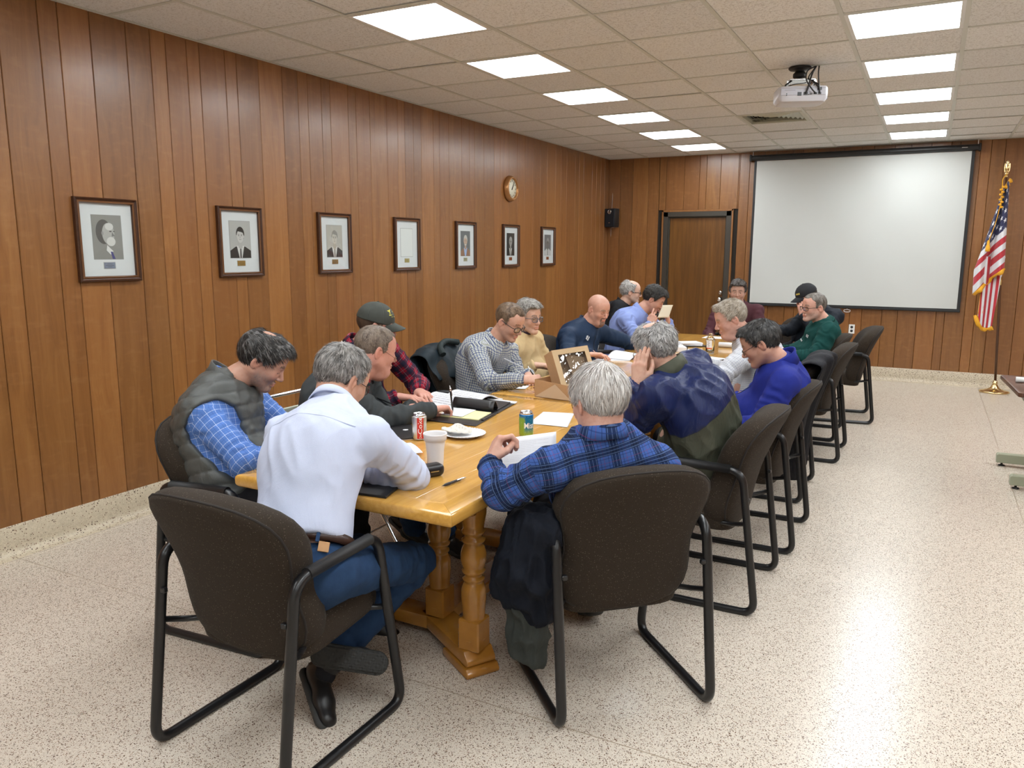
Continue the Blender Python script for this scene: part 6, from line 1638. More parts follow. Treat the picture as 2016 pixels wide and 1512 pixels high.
# 11 black cap
Q['bcap'] = person('person in black cap and dark slate jacket behind the green sweatshirt',
    (-1.07, 8.33, 1.150), 206, 24, 0, (-.965, 8.42, 1.03), (-1.10, 8.80, .565), 240,
    dict(R=dict(S=(-1.07, 8.58, .965), W=(-1.36, 8.36, .80), E=(-1.24, 8.52, .79), hd=(-.9, .1, 0)), L=dict(S=(-.79, 8.33, .965), E=(-.90, 8.12, .79), W=(-1.08, 8.20, .98), hd=(-.2, .1, 1), hn=(.2, -1, 0), curl=(30, 35, 40, 45))),
    dict(mat=M_BCAPJ, r=.018, fold=1.0, name='jacket', logo=[(-.08, .78, .06, .03, 'white_lettering', M_LOGO)]), seed=11, fat=1.1, sw=.21, bow=.06, collar=dict(kind='stand', mat=M_BCAPJ, rx=.070, ry=.078, ht=.05, gap=.5),
    hair=[(.02, .016, .014), (.05, .04, .035)], thick=.004, len=.010, ns=300, lift=.001, skin=(0.525, 0.273, 0.203),
    cap=(simple('cap_black', (.008, .008, .011), .8), ((.62, .48, .10), [[(a, .060 + .004 * (k % 2)), (a + .060, .060), (a + .065, .074 + .004 * ((k + 1) % 2)), (a + .006, .075)] for k, a in enumerate([-.72, -.63, -.54, -.45, -.36, -.27])])))
# 12 green sweatshirt
Q['green'] = person('person with cropped grey hair and glasses in a dark green sweatshirt',
    (-.855, 7.15, 1.130), 222, 3, -2, (-.765, 7.215, .985), (-.91, 7.30, .565), 192,
    dict(L=dict(S=(-.70, 7.03, .935), E=(-.80, 6.93, .73), W=(-1.02, 7.05, .70), hd=(-1, .3, -.1)), R=dict(W=(-1.12, 7.42, .72), hd=(-1, -.3, 0))),
    dict(mat=M_GREEN, r=.018, fold=1.4, name='sweatshirt', logo=[(-.09, .74, .025, .03, 'white_print', M_LOGO), (-.02, .58, .05, .010, 'white_print', M_LOGO)]), near=2, seed=12, fat=1.20, sw=.205, bow=.03, collar=dict(kind='crew', mat=M_GREEN, rx=.066, ry=.074, gap=0, up=.012), neck=.062,
    hair=[(.10, .08, .065), (.17, .145, .12), (.28, .25, .22)], thick=.004, rec=.9, len=.009, lift=.0015, messy=.3, ns=2500, jit=.3, glasses=dict(r=.0020, size=(.026, .015), z=-.006, sq=.55), skin=(0.598, 0.335, 0.257), beard=((.50, .42, .38), .45, 'full'), jowl=0, open=.0042)
# 13 white fine grid shirt
Q['white'] = person('blond person with ruddy face in white fine-grid shirt, right side of the table',
    (-1.151, 5.30, 1.155), 206, 20, 0, (-1.045, 5.385, 1.015), (-.93, 5.42, .575), 186,
    dict(L=dict(S=(-.99, 5.22, .955), E=(-1.15, 5.02, .79), W=(-1.39, 5.14, .80), hd=(-1, .6, 0)), R=dict(W=(-1.40, 5.62, .80), hd=(-.9, -.4, 0))),
    dict(mat=M_GRID_SH, r=.016, fold=1.2), near=2, seed=13, fat=1.08, sw=.20, bow=.05, collar=dict(kind='fold', mat=M_GRID_SH, ht=.034, gap=.35), neck=.062, jowl=.15, open=.0028,
    hair=[(.24, .19, .135), (.38, .32, .25), (.52, .46, .38)], thick=.010, puff=.004, fringe=.010, rec=.5, len=.032, lift=.004, comb='fwd', messy=.7, ns=3200, jit=.25, skin=(.58, .335, .265), flush=.8)
# 14 royal blue pullover
Q['royal'] = person('dark-haired person with thin glasses in royal blue pullover, head bowed',
    (-.780, 4.36, 1.108), 186, 26, 0, (-.665, 4.42, .985), (-.84, 4.49, .570), 184,
    dict(L=dict(S=(-.62, 4.235, .925), E=(-.72, 4.16, .700), W=(-.93, 4.14, .66), hd=(-1, .2, -.1)), R=dict(W=(-1.10, 4.52, .72), hd=(-1, -.3, 0))),
    dict(mat=M_ROYAL, r=.014, fold=1.0, name='pullover', zip=M_NAVYJ), near=2, seed=14, sw=.195, bow=.05, fat=1.05, collar=dict(kind='stand', mat=M_ROYAL, rx=.068, ry=.074, ht=.055, gap=.3, up=.006),
    hair=[(.009, .008, .008), (.018, .016, .015), (.040, .037, .034), (.12, .115, .11)], cpow=1.5, thick=.011, len=.030, lift=.005, comb='side', sd=-1, fringe=.008, messy=.9, ns=3600, jit=.3, glasses=dict(r=.0014, size=(.025, .015), z=-.012), skin=(0.525, 0.291, 0.216))
# 15 navy and olive windbreaker
def wb(cen, loc, L, arm):
    d1, _ = seg_d(cen, *arm['L'][:2]); d2, _ = seg_d(cen, *arm['R'][:2]); line = (.60 * L + .08 * np.cos(loc[:, 0] * 6)) * .92
    return np.clip(.5 + np.minimum(np.minimum(line - loc[:, 2], d1 - .082), d2 - .082) / .06, 0, 1)
Q['navy'] = person('grey-haired person in navy and olive windbreaker, cheek resting on one hand',
    (-1.095, 3.50, 1.155), 160, 16, -14, (-1.02, 3.51, 1.02), (-.88, 3.66, .585), 172,
    dict(L=dict(S=(-1.03, 3.33, .965), E=(-1.185, 3.43, .785), W=(-1.135, 3.37, 1.005), hd=(.02, .16, 1), hn=(-.25, -1, .12), curl=(8, 10, 12, 16), spread=3, thumb=.35), R=dict(W=(-1.42, 3.72, .80), hd=(-.9, -.3, 0))),
    dict(mat=M_NAVYW, r=.026, fold=1.5, name='windbreaker', mats=off_mats(M_NAVYW, M_OLIVE, wb)), near=1, seed=15, fat=1.12, sw=.20, bow=.09, collar=[dict(kind='fold', mat=M_OLIVE, rx=.070, ry=.078, ht=.058, gap=.5, up=.018)], neck=.060, jowl=.3,
    hair=[(.14, .135, .13), (.28, .27, .265), (.42, .41, .40), (.58, .57, .56)], thick=.010, len=.030, lift=.004, messy=1.2, jit=.36, ns=5200, bald=1, bc=(-.020, .128, .036), glasses=dict(r=.0014, size=(.024, .017), z=-.008, mat=M_GWIRE), skin=(0.598, 0.360, 0.270))
# 16 blue plaid, near right, seen from behind
Q['plaid'] = person('white-haired person in blue plaid flannel seen from behind, holding a printed sheet',
    (-.968, 2.475, 1.090), 143, 10, 0, (-.945, 2.44, .960), (-1.00, 2.64, .565), 130,
    dict(L=dict(S=(-1.07, 2.305, .880), E=(-1.235, 2.275, .785), W=(-1.325, 2.340, .862), hd=(.12, .55, .85), hn=(-.75, -.6, .35), curl=(52, 56, 60, 62), thumb=1.0, spread=2), R=dict(S=(-.775, 2.555, .868), W=(-1.12, 2.80, .80), hd=(-.8, .3, 0))),
    dict(mat=M_BPLAID, r=.014, fold=1.0, yoke=1), near=1, seed=16, fat=1.0, hs=1.05, sw=.205, bow=-.01, collar=dict(kind='fold', mat=M_BPLAID, rx=.068, ry=.072, ht=.036), neck=.062, jowl=.3,
    hair=[(.34, .30, .27), (.50, .46, .43), (.64, .61, .58), (.72, .70, .68)], thick=.012, len=.042, lift=.003, messy=.35, jit=.14, ns=6500, crown=(.008, -.035, .122), glasses=dict(r=.0012, size=(.023, .019), z=-.010, sq=1.0, mat=M_GWIRE), skin=(0.588, 0.335, 0.257))
# ------------------------------------------------------------------ things on the tables
M_PAPER = simple('white_paper', (.74, .75, .78), .7)
M_CREAM = simple('cream_paper', (.66, .60, .46), .7)
M_YELLOW = simple('yellow_pad_paper', (.74, .70, .36), .7)
M_INK = simple('ink_grey', (.40, .40, .43), .7)
M_LEATHER = simple('black_leather', (.014, .013, .014), .35, bump=.3, bscale=300)
M_KRAFT = simple('kraft_board', (.44, .26, .13), .8, noise=.08, nscale=60)
M_KRAFT2 = simple('kraft_board_inside', (.50, .36, .22), .8)
TZ = .7505
def sheet_obj(name, c, mat=None, z=TZ, th=.0008, label=None, cat='paper', group=None, parent=None, curl=0.0, lines=0, seed=0):
    """c: four (x, y) or (x, y, z) corners in order; lines of grey print follow the first edge"""
    mat = mat or M_PAPER; c = [Vector(q if len(q) == 3 else (*q, z)) for q in c]; n = (c[1] - c[0]).cross(c[3] - c[0]).normalized(); n = n if n.z > 0 else -n
    def pt(u, v): return (c[0] * (1 - u) + c[1] * u) * (1 - v) + (c[3] * (1 - u) + c[2] * u) * v + n * (curl * (math.sin(u * PI * .9) * .6 + u * u * .4) * (1 - .3 * v))
    N = 10; b = MB(); top = [[pt(i / N, j / N) + n * th for j in range(N + 1)] for i in range(N + 1)]; bot = [[pt(i / N, j / N) for j in range(N + 1)] for i in range(N + 1)]
    b.grid(top); b.grid(bot, flip=True); b.grid([[r[0] for r in top], [r[0] for r in bot]]); b.grid([[r[-1] for r in top], [r[-1] for r in bot]]); b.grid([top[0], bot[0]]); b.grid([top[-1], bot[-1]])
    o = b.build(name, mat, parent, weld=True)
    if lines:
        rng = random.Random(seed); b = MB()
        for k in range(lines):
            v = .12 + .76 * k / max(1, lines - 1)
            if rng.random() < .12: continue
            u1 = .88 if rng.random() < .75 else rng.uniform(.35, .8); m = 8
            for q in range(m):
                a0 = .12 + (u1 - .12) * q / m; a1 = .12 + (u1 - .12) * (q + 1) / m - .008; h = .0032
                b.add([pt(a0, v) + n * (th + .0003), pt(a1, v) + n * (th + .0003), pt(a1, v + h) + n * (th + .0003), pt(a0, v + h) + n * (th + .0003)], [(0, 1, 2, 3)])
        b.build('printed_text', M_INK, o, fix=False)
    if label: tag(o, label, cat, group)
    return o
def text_verts(s, size=1.0, bold=False):
    cu = bpy.data.curves.new('t', 'FONT'); cu.body = s; cu.size = size; cu.align_x = 'CENTER'; cu.align_y = 'CENTER'; cu.resolution_u = 3; cu.offset = .012 * size if bold else 0
    o = bpy.data.objects.new('t', cu); COL.objects.link(o); dg = bpy.context.evaluated_depsgraph_get(); me = bpy.data.meshes.new_from_object(o.evaluated_get(dg)); bpy.data.objects.remove(o)
    vs = [v.co.copy() for v in me.vertices]; fs = [list(p.vertices) for p in me.polygons]; bpy.data.meshes.remove(me); return vs, fs
def wrap_text(name, s, size, r, zc, ang, mat, parent, vertical=False, bold=False, ysc=1.0, rf=None):
    vs, fs = text_verts(s, size, bold); out = []
    for v in vs:
        u, w = (v.x, v.y * ysc) if not vertical else (-v.y * ysc, v.x)
        a = ang + u / r; rr = (rf(zc + w) if rf else r) + .0004; out.append((rr * math.cos(a), rr * math.sin(a), zc + w))
    b = MB(); b.add(out, fs); return b.build(name, mat, parent, fix=False)
def can(x, y, ang, mats, label, paint):
    e = empty('soda_can', (x, y, TZ), math.radians(ang), label, 'soda can')
    prof = [(0, .004), (.020, .006), (.024, .001), (.0265, .002), (.031, .009), (.033, .016), (.033, .104), (.0325, .109), (.0275, .118), (.0262, .1195), (.0270, .1215), (.0258, .1225), (.0245, .121), (.0238, .1165), (0, .1165)]
    b = MB(); b.lathe(prof[4:8], 40, m=0); b.build('can_wall', mats[0], e)
    al = simple('aluminium', (.72, .72, .74), .25, metal=1.)
    b = MB(); b.lathe(prof[:5], 40); b.build('can_base', al, e); b = MB(); b.lathe(prof[7:], 40); b.build('can_top', al, e)
    b = MB(); b.lathe([(0, .1168), (.008, .1168), (.008, .1180), (0, .1180)], 16, (.006, 0, 0), sx=1.3); b.build('pull_tab', al, e)
    b = MB(); b.lathe([(0, .1169), (.008, .1169), (0, .1171)], 14, (-.011, 0, 0)); b.build('mouth_opening', M_BLACK, e)
    paint(e); return e
def strip(name, e, a0, a1, z0, z1, mat, r=.0334):
    P = [[(r * math.cos(a0 + (a1 - a0) * k / 12), r * math.sin(a0 + (a1 - a0) * k / 12), z) for k in range(13)] for z in (z0, z1)]; b = MB(); b.grid(P); return b.build(name, mat, e, fix=False)
def paint1(e):
    red = simple('can_red', (.62, .035, .02), .3, metal=.3); wh = simple('can_white', (.80, .78, .76), .35)
    strip('red_band', e, -.50, .42, .010, .106, red); wrap_text('lettering', 'Coke', .036, .0336, .071, -.04, wh, e, vertical=True, bold=True, ysc=.72); wrap_text('lettering', 'Diet', .014, .0336, .024, -.02, wh, e, vertical=True, bold=False)
def angle_to_cam(x, y): return math.degrees(math.atan2(-y, -x))
silver = NT('can_silver'); silver = silver.fin(col=(.66, .65, .64), rough=.28, metal=.85)
can(-1.993, 2.874, angle_to_cam(-1.993, 2.874) + 10, [silver], 'silver soda can with a vertical red band and white lettering, left of the foam cup', paint1)
tg = NT('can_bluegreen'); z_ = tg.sep(tg.co(), 2); y_ = tg.sep(tg.co(), 1); n_ = tg.noise(tg.co(), 60, 3)
cc_ = tg.mix(tg.smooth(tg.m('ADD', y_, tg.m('MULTIPLY', tg.m('SUBTRACT', n_, .5), .02)), .000, -.014), (.01, .20, .42), (.25, .44, .06)); cc_ = tg.mix(tg.smooth(z_, .055, .012), cc_, (.30, .46, .05)); cc_ = tg.mix(tg.smooth(z_, .088, .104), cc_, (.01, .17, .48))
bubb = tg.N.new('ShaderNodeTexVoronoi'); tg.put(bubb.inputs['Vector'], tg.co()); bubb.inputs['Scale'].default_value = 120; cc_ = tg.mix(tg.m('MULTIPLY', tg.m('LESS_THAN', bubb.outputs['Distance'], .18), .6), cc_, (.55, .72, .35))
tg = tg.fin(col=cc_, rough=.28, metal=.45)
def paint2(e): wrap_text('lettering', 'Mist', .030, .0334, .058, .45, simple('can_white2', (.8, .8, .78), .35), e, vertical=False, bold=True, ysc=1.25)
can(-1.589, 3.151, angle_to_cam(-1.589, 3.151), [tg], 'blue and green soda can standing beside the loose white sheet', paint2)
def cup():
    e = empty('foam_cup', (-1.663, 2.505, TZ), 0, 'tall white foam drinking cup near the front edge of the table', 'cup'); fm = simple('foam', (.74, .72, .72), .75, bump=.2, bscale=500)
    b = MB(); b.lathe([(0, .0), (.030, .0), (.0305, .004), (.0345, .075), (.0395, .112), (.0400, .114), (.0445, .116), (.0455, .132), (.0462, .1365), (.0475, .140), (.0465, .144), (.0435, .143), (.0420, .136), (.0372, .11), (.0320, .06), (.0275, .006), (0, .005)], 48); b.build('cup_body', fm, e)
    b = MB(); b.lathe([(0, .080), (.0335, .080), (0, .0805)], 32); b.build('drink', simple('drink_milky', (.45, .42, .40), .2), e)
cup()
def plate():
    e = empty('paper_plate', (-1.852, 3.03, TZ), 0, 'white fluted paper plate behind the foam cup', 'plate'); vs = []; n = 96; pr = [(0, .003), (.066, .003), (.074, .008), (.090, .0145), (.101, .0165), (.1025, .015), (.090, .012), (.075, .005), (.068, 0), (0, 0)]
    for r, z in pr:
        for k in range(n): a = 2 * PI * k / n; f = sstep(r, .07, .1) * .0014 * math.cos(a * 40); rr = r * (1 + (.012 * math.cos(a * 40) if r > .1 else 0)); vs.append((rr * math.cos(a), rr * math.sin(a), z + f))
    b = MB(); b.add(vs, [(i * n + k, i * n + (k + 1) % n, (i + 1) * n + (k + 1) % n, (i + 1) * n + k) for i in range(len(pr) - 1) for k in range(n)], 0, True); b.build('plate_disc', M_PAPER, e, weld=True)
    F = Field((-.10, -.07, -.01), (.10, .07, .07), .0035); gx, gy, gz = np.meshgrid(*F.ax, indexing='ij'); P = np.stack([gx.ravel(), gy.ravel(), gz.ravel()], 1)
    hgt = .010 + .030 * np.exp(-((P[:, 0] / .05) ** 2 + (P[:, 1] / .035) ** 2)) + .014 * vnoise(P * [1, 1, 0], (32, 32, 1), 3) + .008 * np.abs(vnoise(P * [1, 1, 0], (70, 50, 1), 5)); rad = np.sqrt((P[:, 0] / .075) ** 2 + (P[:, 1] / .045) ** 2) + .18 * vnoise(P * [1, 1, 0], (30, 30, 1), 8)
    d = np.maximum(np.abs(P[:, 2] - hgt) - .0035, (rad - 1) * .05); F.D = d.reshape(F.n).astype(np.float32); p, f = F.mesh(); me = np_mesh('napkin', p, f); me.materials.append(simple('napkin_cream', (.70, .67, .60), .85)); o = mobj('napkin', me); o.location = (-1.885, 3.02, TZ + .004); o.rotation_euler.z = .6
    tag(o, 'crumpled cream paper napkin lying on the paper plate', 'napkin')
plate()
# booklet with round sticker, papers, glasses case, pen
def slab(name, corners, z0, z1, mat, label=None, cat=None, bev=.002, parent=None):
    b = MB(); b.prism(corners, z0, z1, 'z'); o = b.build(name, mat, parent, bevel=bev)
    if label: tag(o, label, cat)
    return o
bk = slab('booklet', [(-2.260, 2.985), (-2.060, 2.805), (-1.985, 2.900), (-2.185, 3.080)], TZ + .003, TZ + .010, M_LEATHER, 'black booklet with a round white sticker, left of the silver can', 'booklet')
slab('page_block', [(-2.250, 2.980), (-2.060, 2.812), (-1.990, 2.898), (-2.180, 3.070)], TZ, TZ + .0029, M_PAPER, parent=bk, bev=0)
b = MB(); b.lathe([(0, 0), (.013, 0), (.013, .0006), (0, .0006)], 24, (-2.135, 2.965, TZ + .010)); b.build('round_sticker', M_PAPER, bk)
sheet_obj('paper_sheet', [(-2.10, 2.90), (-1.965, 2.60), (-2.16, 2.52), (-2.30, 2.80)], z=TZ, label='white sheet under the other papers behind the pale shirt', group='papers beside the pale shirt', lines=12, curl=.004)
sheet_obj('paper_sheet', [(-1.985, 2.795), (-1.825, 2.655), (-1.96, 2.50), (-2.12, 2.64)], z=TZ + .002, label='white printed sheet reaching toward the foam cup', group='papers beside the pale shirt', lines=10, seed=2, curl=.012)
sheet_obj('paper_sheet', [(-2.02, 2.70), (-1.82, 2.570), (-1.91, 2.43), (-2.11, 2.56)], z=TZ + .018, label='topmost white sheet with a turned-up corner beside the foam cup', group='papers beside the pale shirt', curl=.006)
def case():
    F = Field((-.09, -.05, -.01), (.09, .05, .06), .003)
    gx, gy, gz = np.meshgrid(*F.ax, indexing='ij'); q = np.stack([np.abs(gx) - .055, np.abs(gy) - .010, np.abs(gz - .024) - .004], 0); dd = np.sqrt((np.maximum(q, 0) ** 2).sum(0)) + np.minimum(q.max(0), 0) - .020
    F.D = dd.astype(np.float32); p, f = F.mesh(); me = np_mesh('glasses_case', p, f); me.materials.append(M_LEATHER); o = mobj('glasses_case', me); o.location = (-1.632, 2.385, TZ); o.rotation_euler.z = math.radians(62); tag(o, 'black hard glasses case on the table beside the pale shirt elbow', 'case')
    b = MB(); b.box(-.074, .074, -.0305, .0305, .0235, .0245); 
    b = MB(); b.box(.01, .045, -.0302, -.0296, .0225, .0250); b.build('metal_seam', M_CHROME, o)
case()
def pen(p0, p1, label, mat=None, r=.0048):
    p0, p1 = Vector(p0), Vector(p1); d = (p1 - p0).normalized(); L = (p1 - p0).length; x = d.orthogonal().normalized(); y = d.cross(x); M = Matrix((x.to_4d(), y.to_4d(), d.to_4d(), (0, 0, 0, 1))).transposed(); M.translation = p0; M[3][3] = 1
    e = empty('pen', label=label, cat='pen'); e.matrix_world = M
    b = MB(); b.lathe([(0, 0), (.0008, .0005), (.0015, .008), (r * .95, .018), (r * 1.1, .025), (r * 1.12, .045), (r, .05)], 14); b.build('grip', M_BLACK, e)
    b = MB(); b.lathe([(r, .05), (r, L - .035), (r * .9, L - .03), (0, L - .03)], 14); b.build('barrel', mat or M_GFRAME, e)
    b = MB(); b.lathe([(0, L - .03), (r * .92, L - .03), (r * .9, L - .014), (r * .55, L - .012), (r * .5, L), (0, L)], 14); b.box(r * .6, r * 1.5, -.0015, .0015, L - .055, L - .015); b.build('clip', M_CHROME, e)
M_SMOKE = simple('smoke_plastic', (.05, .045, .045), .2)
pen((-1.502, 2.300, TZ + .006), (-1.482, 2.435, TZ + .0065), 'black ballpoint pen lying on the bare table beside the glasses case', M_SMOKE)
slab('tablet', [(-1.83, 2.075), (-1.60, 2.10), (-1.63, 2.21), (-1.85, 2.19)], TZ, TZ + .009, M_BLACK, 'black tablet under the arms of the pale blue-white shirt', 'tablet')
# leather portfolio
def portfolio():
    a, b_, c, d = Vector((-2.185, 3.215, 0)), Vector((-1.900, 3.222, 0)), Vector((-2.000, 3.835, 0)), Vector((-2.270, 3.850, 0))
    L = lambda u, v: (a * (1 - u) + b_ * u) * (1 - v) + (d * (1 - u) + c * u) * v
    e = empty('portfolio', (0, 0, 0), 0, 'open black leather portfolio with yellow pad and card pockets', 'portfolio')
    def q(n, u0, u1, v0, v1, z0, z1, m, bev=.001, par=None):
        b = MB(); b.prism([tuple(L(u, v).xy) for u, v in ((u0, v0), (u1, v0), (u1, v1), (u0, v1))], z0, z1, 'z'); return b.build(n, m, par or e, bevel=bev)
    q('near_cover', 0, 1, 0, .485, TZ, TZ + .006, M_LEATHER, .002); q('far_cover', .0, 1, .515, 1, TZ, TZ + .006, M_LEATHER, .002); q('spine', .02, .98, .48, .52, TZ, TZ + .0045, M_LEATHER)
    pd = q('writing_pad', .08, .90, .16, .46, TZ + .006, TZ + .012, M_YELLOW)
    b = MB()
    for k in range(10):
        v = .18 + k * .028; p0, p1 = L(.10, v), L(.88, v); b.add([(p0.x, p0.y, TZ + .0123), (p1.x, p1.y, TZ + .0123), (p1.x, p1.y + .0009, TZ + .0123), (p0.x, p0.y + .0009, TZ + .0123)], [(0, 1, 2, 3)])
    b.build('ruled_lines', simple('rule_blue', (.35, .42, .50), .7), pd, fix=False)
    q('pen_loop', .93, .99, .18, .44, TZ + .006, TZ + .014, M_LEATHER, .003)
    q('card_pocket', .05, .92, .60, .95, TZ + .006, TZ + .013, M_LEATHER, .003); q('business_card', .18, .50, .70, .76, TZ + .013, TZ + .0138, M_PAPER, 0); q('business_card', .18, .58, .80, .87, TZ + .013, TZ + .0138, M_PAPER, 0); q('page_stack', .30, 1.02, .94, 1.015, TZ + .006, TZ + .010, M_PAPER, 0)
    P = [[Vector(L(-.02 + .92 * j / 8, .50 + .14 * i / 10)) + Vector((0, 0, TZ + .010 + .052 * math.sin(PI * (i / 10) ** .8))) for j in range(9)] for i in range(11)]
    b = MB(); b.grid(P); o = b.build('raised_flap', M_LEATHER, e, fix=False); m = o.modifiers.new('s', 'SOLIDIFY'); m.thickness = .004
    w = [L(.05, .17), L(.56, .17), L(.56, .47), L(.05, .47)]
    sheet_obj('note_sheet', [(p.x, p.y, TZ + .0125) for p in w], lines=14, parent=e, curl=.004)
portfolio()
def book():
    e = empty('bound_report', (-2.30, 3.74, TZ), math.radians(-14), 'open white bound report with curved printed pages before the red plaid sleeves', 'report')
    for s, nm in ((-1, 'left_pages'), (1, 'right_pages')):
        f = lambda u, v, s=s: (v * .27 - .135, s * u * .20, .006 + (.050 if s < 0 else .040) * math.sin(min(1, u * 1.15) * PI) ** .8 * (1 - .25 * u))
        P = [[f(i / 12, j / 6) for j in range(7)] for i in range(13)]; b = MB(); b.grid(P); b.grid([[(x, y, max(0, z - .006)) for x, y, z in r] for r in P], flip=True)
        b.grid([[r[0] for r in P], [(r[0][0], r[0][1], max(0, r[0][2] - .006)) for r in P]]); b.grid([[r[-1] for r in P], [(r[-1][0], r[-1][1], max(0, r[-1][2] - .006)) for r in P]])
        o = b.build(nm, M_PAPER, e); b = MB()
        for k in range(12):
            u0 = .12 + .07 * k; 
            for j in range(5): 
                v0 = .1 + .16 * j; q = [f(u0, v0), f(u0, v0 + .14), f(u0 + .014, v0 + .14), f(u0 + .014, v0)]; b.add([(x, y, z + .0008) for x, y, z in q], [(0, 1, 2, 3)])
        b.build('printed_text', M_INK, o, fix=False)
book()
sheet_obj('paper_sheet', [(-1.705, 3.405), (-1.497, 3.415), (-1.600, 3.735), (-1.765, 3.700)], label='loose white sheet lying left of the white-haired head, beside the blue-green can', curl=.003)
# kraft window box leaning on its own folded tray
def kraft():
    e = empty('kraft_box', (-1.86, 4.15, TZ), 0, 'brown kraft cake box with clear film window, propped at a tilt on the table', 'box')
    O = Vector((-1.86, 4.15, TZ)); P0 = Vector((-1.935, 4.16, 1.018)); lng = Vector((.095, -.045, -.215)).normalized(); wd = Vector((.105, .215, .080)); wd = (wd - lng * wd.dot(lng)).normalized(); th = wd.cross(lng).normalized()
    if th.y < 0: th = -th
    LL, WW, TT = .250, .255, .095
    q = lambda l, w, t: P0 + lng * l + wd * w + th * t - O
    def pan(nm, pts, m, thick, par=e):
        pts = [Vector(p) for p in pts]; n = (pts[1] - pts[0]).cross(pts[2] - pts[0]).normalized() * thick; b = MB(); k = len(pts); b.add([p + n * .5 for p in pts] + [p - n * .5 for p in pts], [list(range(k)), list(range(k, 2 * k))[::-1]] + [(i, (i + 1) % k, k + (i + 1) % k, k + i) for i in range(k)]); return b.build(nm, m, par)
    pan('side_panel', [q(0, 0, 0), q(LL, 0, 0), q(LL, 0, TT), q(0, 0, TT)], M_KRAFT, .0018); pan('side_panel', [q(0, WW, 0), q(LL, WW, 0), q(LL, WW, TT), q(0, WW, TT)], M_KRAFT, .0018)
    pan('end_panel', [q(0, 0, 0), q(0, WW, 0), q(0, WW, TT), q(0, 0, TT)], M_KRAFT, .0018)
    fr = [((0, 0), (LL, 0), (LL, .035), (0, .035)), ((0, WW - .030), (LL, WW - .030), (LL, WW), (0, WW)), ((0, .035), (.032, .035), (.032, WW - .03), (0, WW - .03)), ((LL - .035, .035), (LL, .035), (LL, WW - .03), (LL - .035, WW - .03))]
    for f_ in fr: pan('window_border', [q(l, w, 0) for l, w in f_], simple('kraft_front', (.52, .37, .21), .8), .0016)
    N = 14; t = NT('clear_film'); gl = t.n('BsdfGlossy', Color=(1, 1, 1), Roughness=.03); tr = t.n('BsdfTransparent', Color=(.75, .76, .78)); mx = t.N.new('ShaderNodeMixShader'); mx.inputs[0].default_value = .11
    t.t.links.new(tr, mx.inputs[1]); t.t.links.new(gl, mx.inputs[2]); t.t.links.new(mx.outputs[0], t.N['Material Output'].inputs[0]); nb = t.bump(t.noise(t.co(), 16, 2, .5, .6), .30, .010); t.put(gl.node.inputs['Normal'], nb)
    rr = random.Random(4); P = [[q(.025 + (LL - .055) * i / N, .030 + (WW - .055) * j / N, .004 + .003 * math.sin(i * .9 + j * .5)) for j in range(N + 1)] for i in range(N + 1)]; b = MB(); b.grid(P); b.build('window_film', t.mat, e, fix=False)
    pan('back_panel', [q(0, 0, TT), q(LL, 0, TT), q(LL, WW, TT), q(0, WW, TT)], M_KRAFT2, .0018)
    pan('inner_flap', [q(.02, .10, .03), q(LL * .9, .16, TT - .005), q(LL * .9, WW - .01, TT - .01), q(.06, WW - .02, .04)], M_KRAFT2, .0015)
    # the tray below
    A, B, C_, D_ = (-.140, -.075, 0), (.115, -.105, 0), (.155, .10, 0), (-.115, .12, 0); up = lambda p, h: (p[0], p[1], h)
    pan('tray_panel', [A, B, up(B, .085), up(A, .105)], M_KRAFT, .0018); pan('tray_panel', [B, C_, up(C_, .09), up(B, .085)], M_KRAFT, .0018); pan('tray_panel', [A, D_, up(D_, .10), up(A, .105)], M_KRAFT, .0018)
    pan('tray_floor', [A, B, C_, D_], M_KRAFT2, .0018); pan('folded_corner', [(A[0] + .004, A[1] - .003, .004), (B[0] - .01, B[1] - .004, .004), (A[0] + .14, A[1] - .022, .088)], simple('kraft_fold', (.54, .40, .27), .8), .0015)
kraft()
# things farther down the tables
sheet_obj('paper_sheet', [(-2.20, 4.43), (-2.02, 4.53), (-2.12, 4.72), (-2.28, 4.62)], label='white sheet before the tan sweater, left of the kraft box', curl=.010)
slab('binder', [(-2.20, 4.40), (-2.05, 4.50), (-2.10, 4.56), (-2.24, 4.47)], TZ + .012, TZ + .020, M_LEATHER, 'small black folder lying on the sheet before the tan sweater', 'folder')
sheet_obj('paper_sheet', [(-2.29, 4.20), (-2.16, 4.27), (-2.20, 4.42), (-2.29, 4.38)], label='white sheet under the hands of the small-checked shirt', curl=.003)
sheet_obj('paper_sheet', [(-2.28, 5.66), (-2.02, 5.80), (-2.12, 6.06), (-2.29, 6.02)], label='flat white sheet under the hand of the bald person', curl=.0, lines=10)
sheet_obj('paper_sheet', [(-2.23, 5.83), (-2.23, 6.10), (-2.00, 6.03), (-2.02, 5.80)], z=TZ + .004, label='white sheet curling up beside the hand of the bald person', curl=.055)
st = empty('paper_stack', (-1.88, 7.02, TZ), .5, 'stack of white papers on a black folder in the middle of the far table', 'papers')
b = MB(); b.box(-.13, .13, -.10, .10, 0, .010); b.build('folder', M_LEATHER, st, bevel=.002)
for k in range(4):
    b = MB(); b.box(-.11 + .006 * k, .105 - .004 * k, -.085, .085, .010 + k * .006, .015 + k * .006, M=Matrix.Rotation(.10 * (k - 1.5), 4, 'Z')); b.build('page_bundle', M_PAPER, st)
bn = empty('ring_binder', (-1.93, 6.60, TZ), .45, 'white binder with a black spine nearer than the paper stack', 'binder')
b = MB(); b.prism([(-.13, 0), (.12, 0), (.12, .038), (-.13, .055)], -.10, .10, 'y'); b.build('cover', M_PAPER, bn, bevel=.002); b = MB(); b.box(.12, .127, -.10, .10, 0, .040); b.build('spine', M_BLACK, bn)
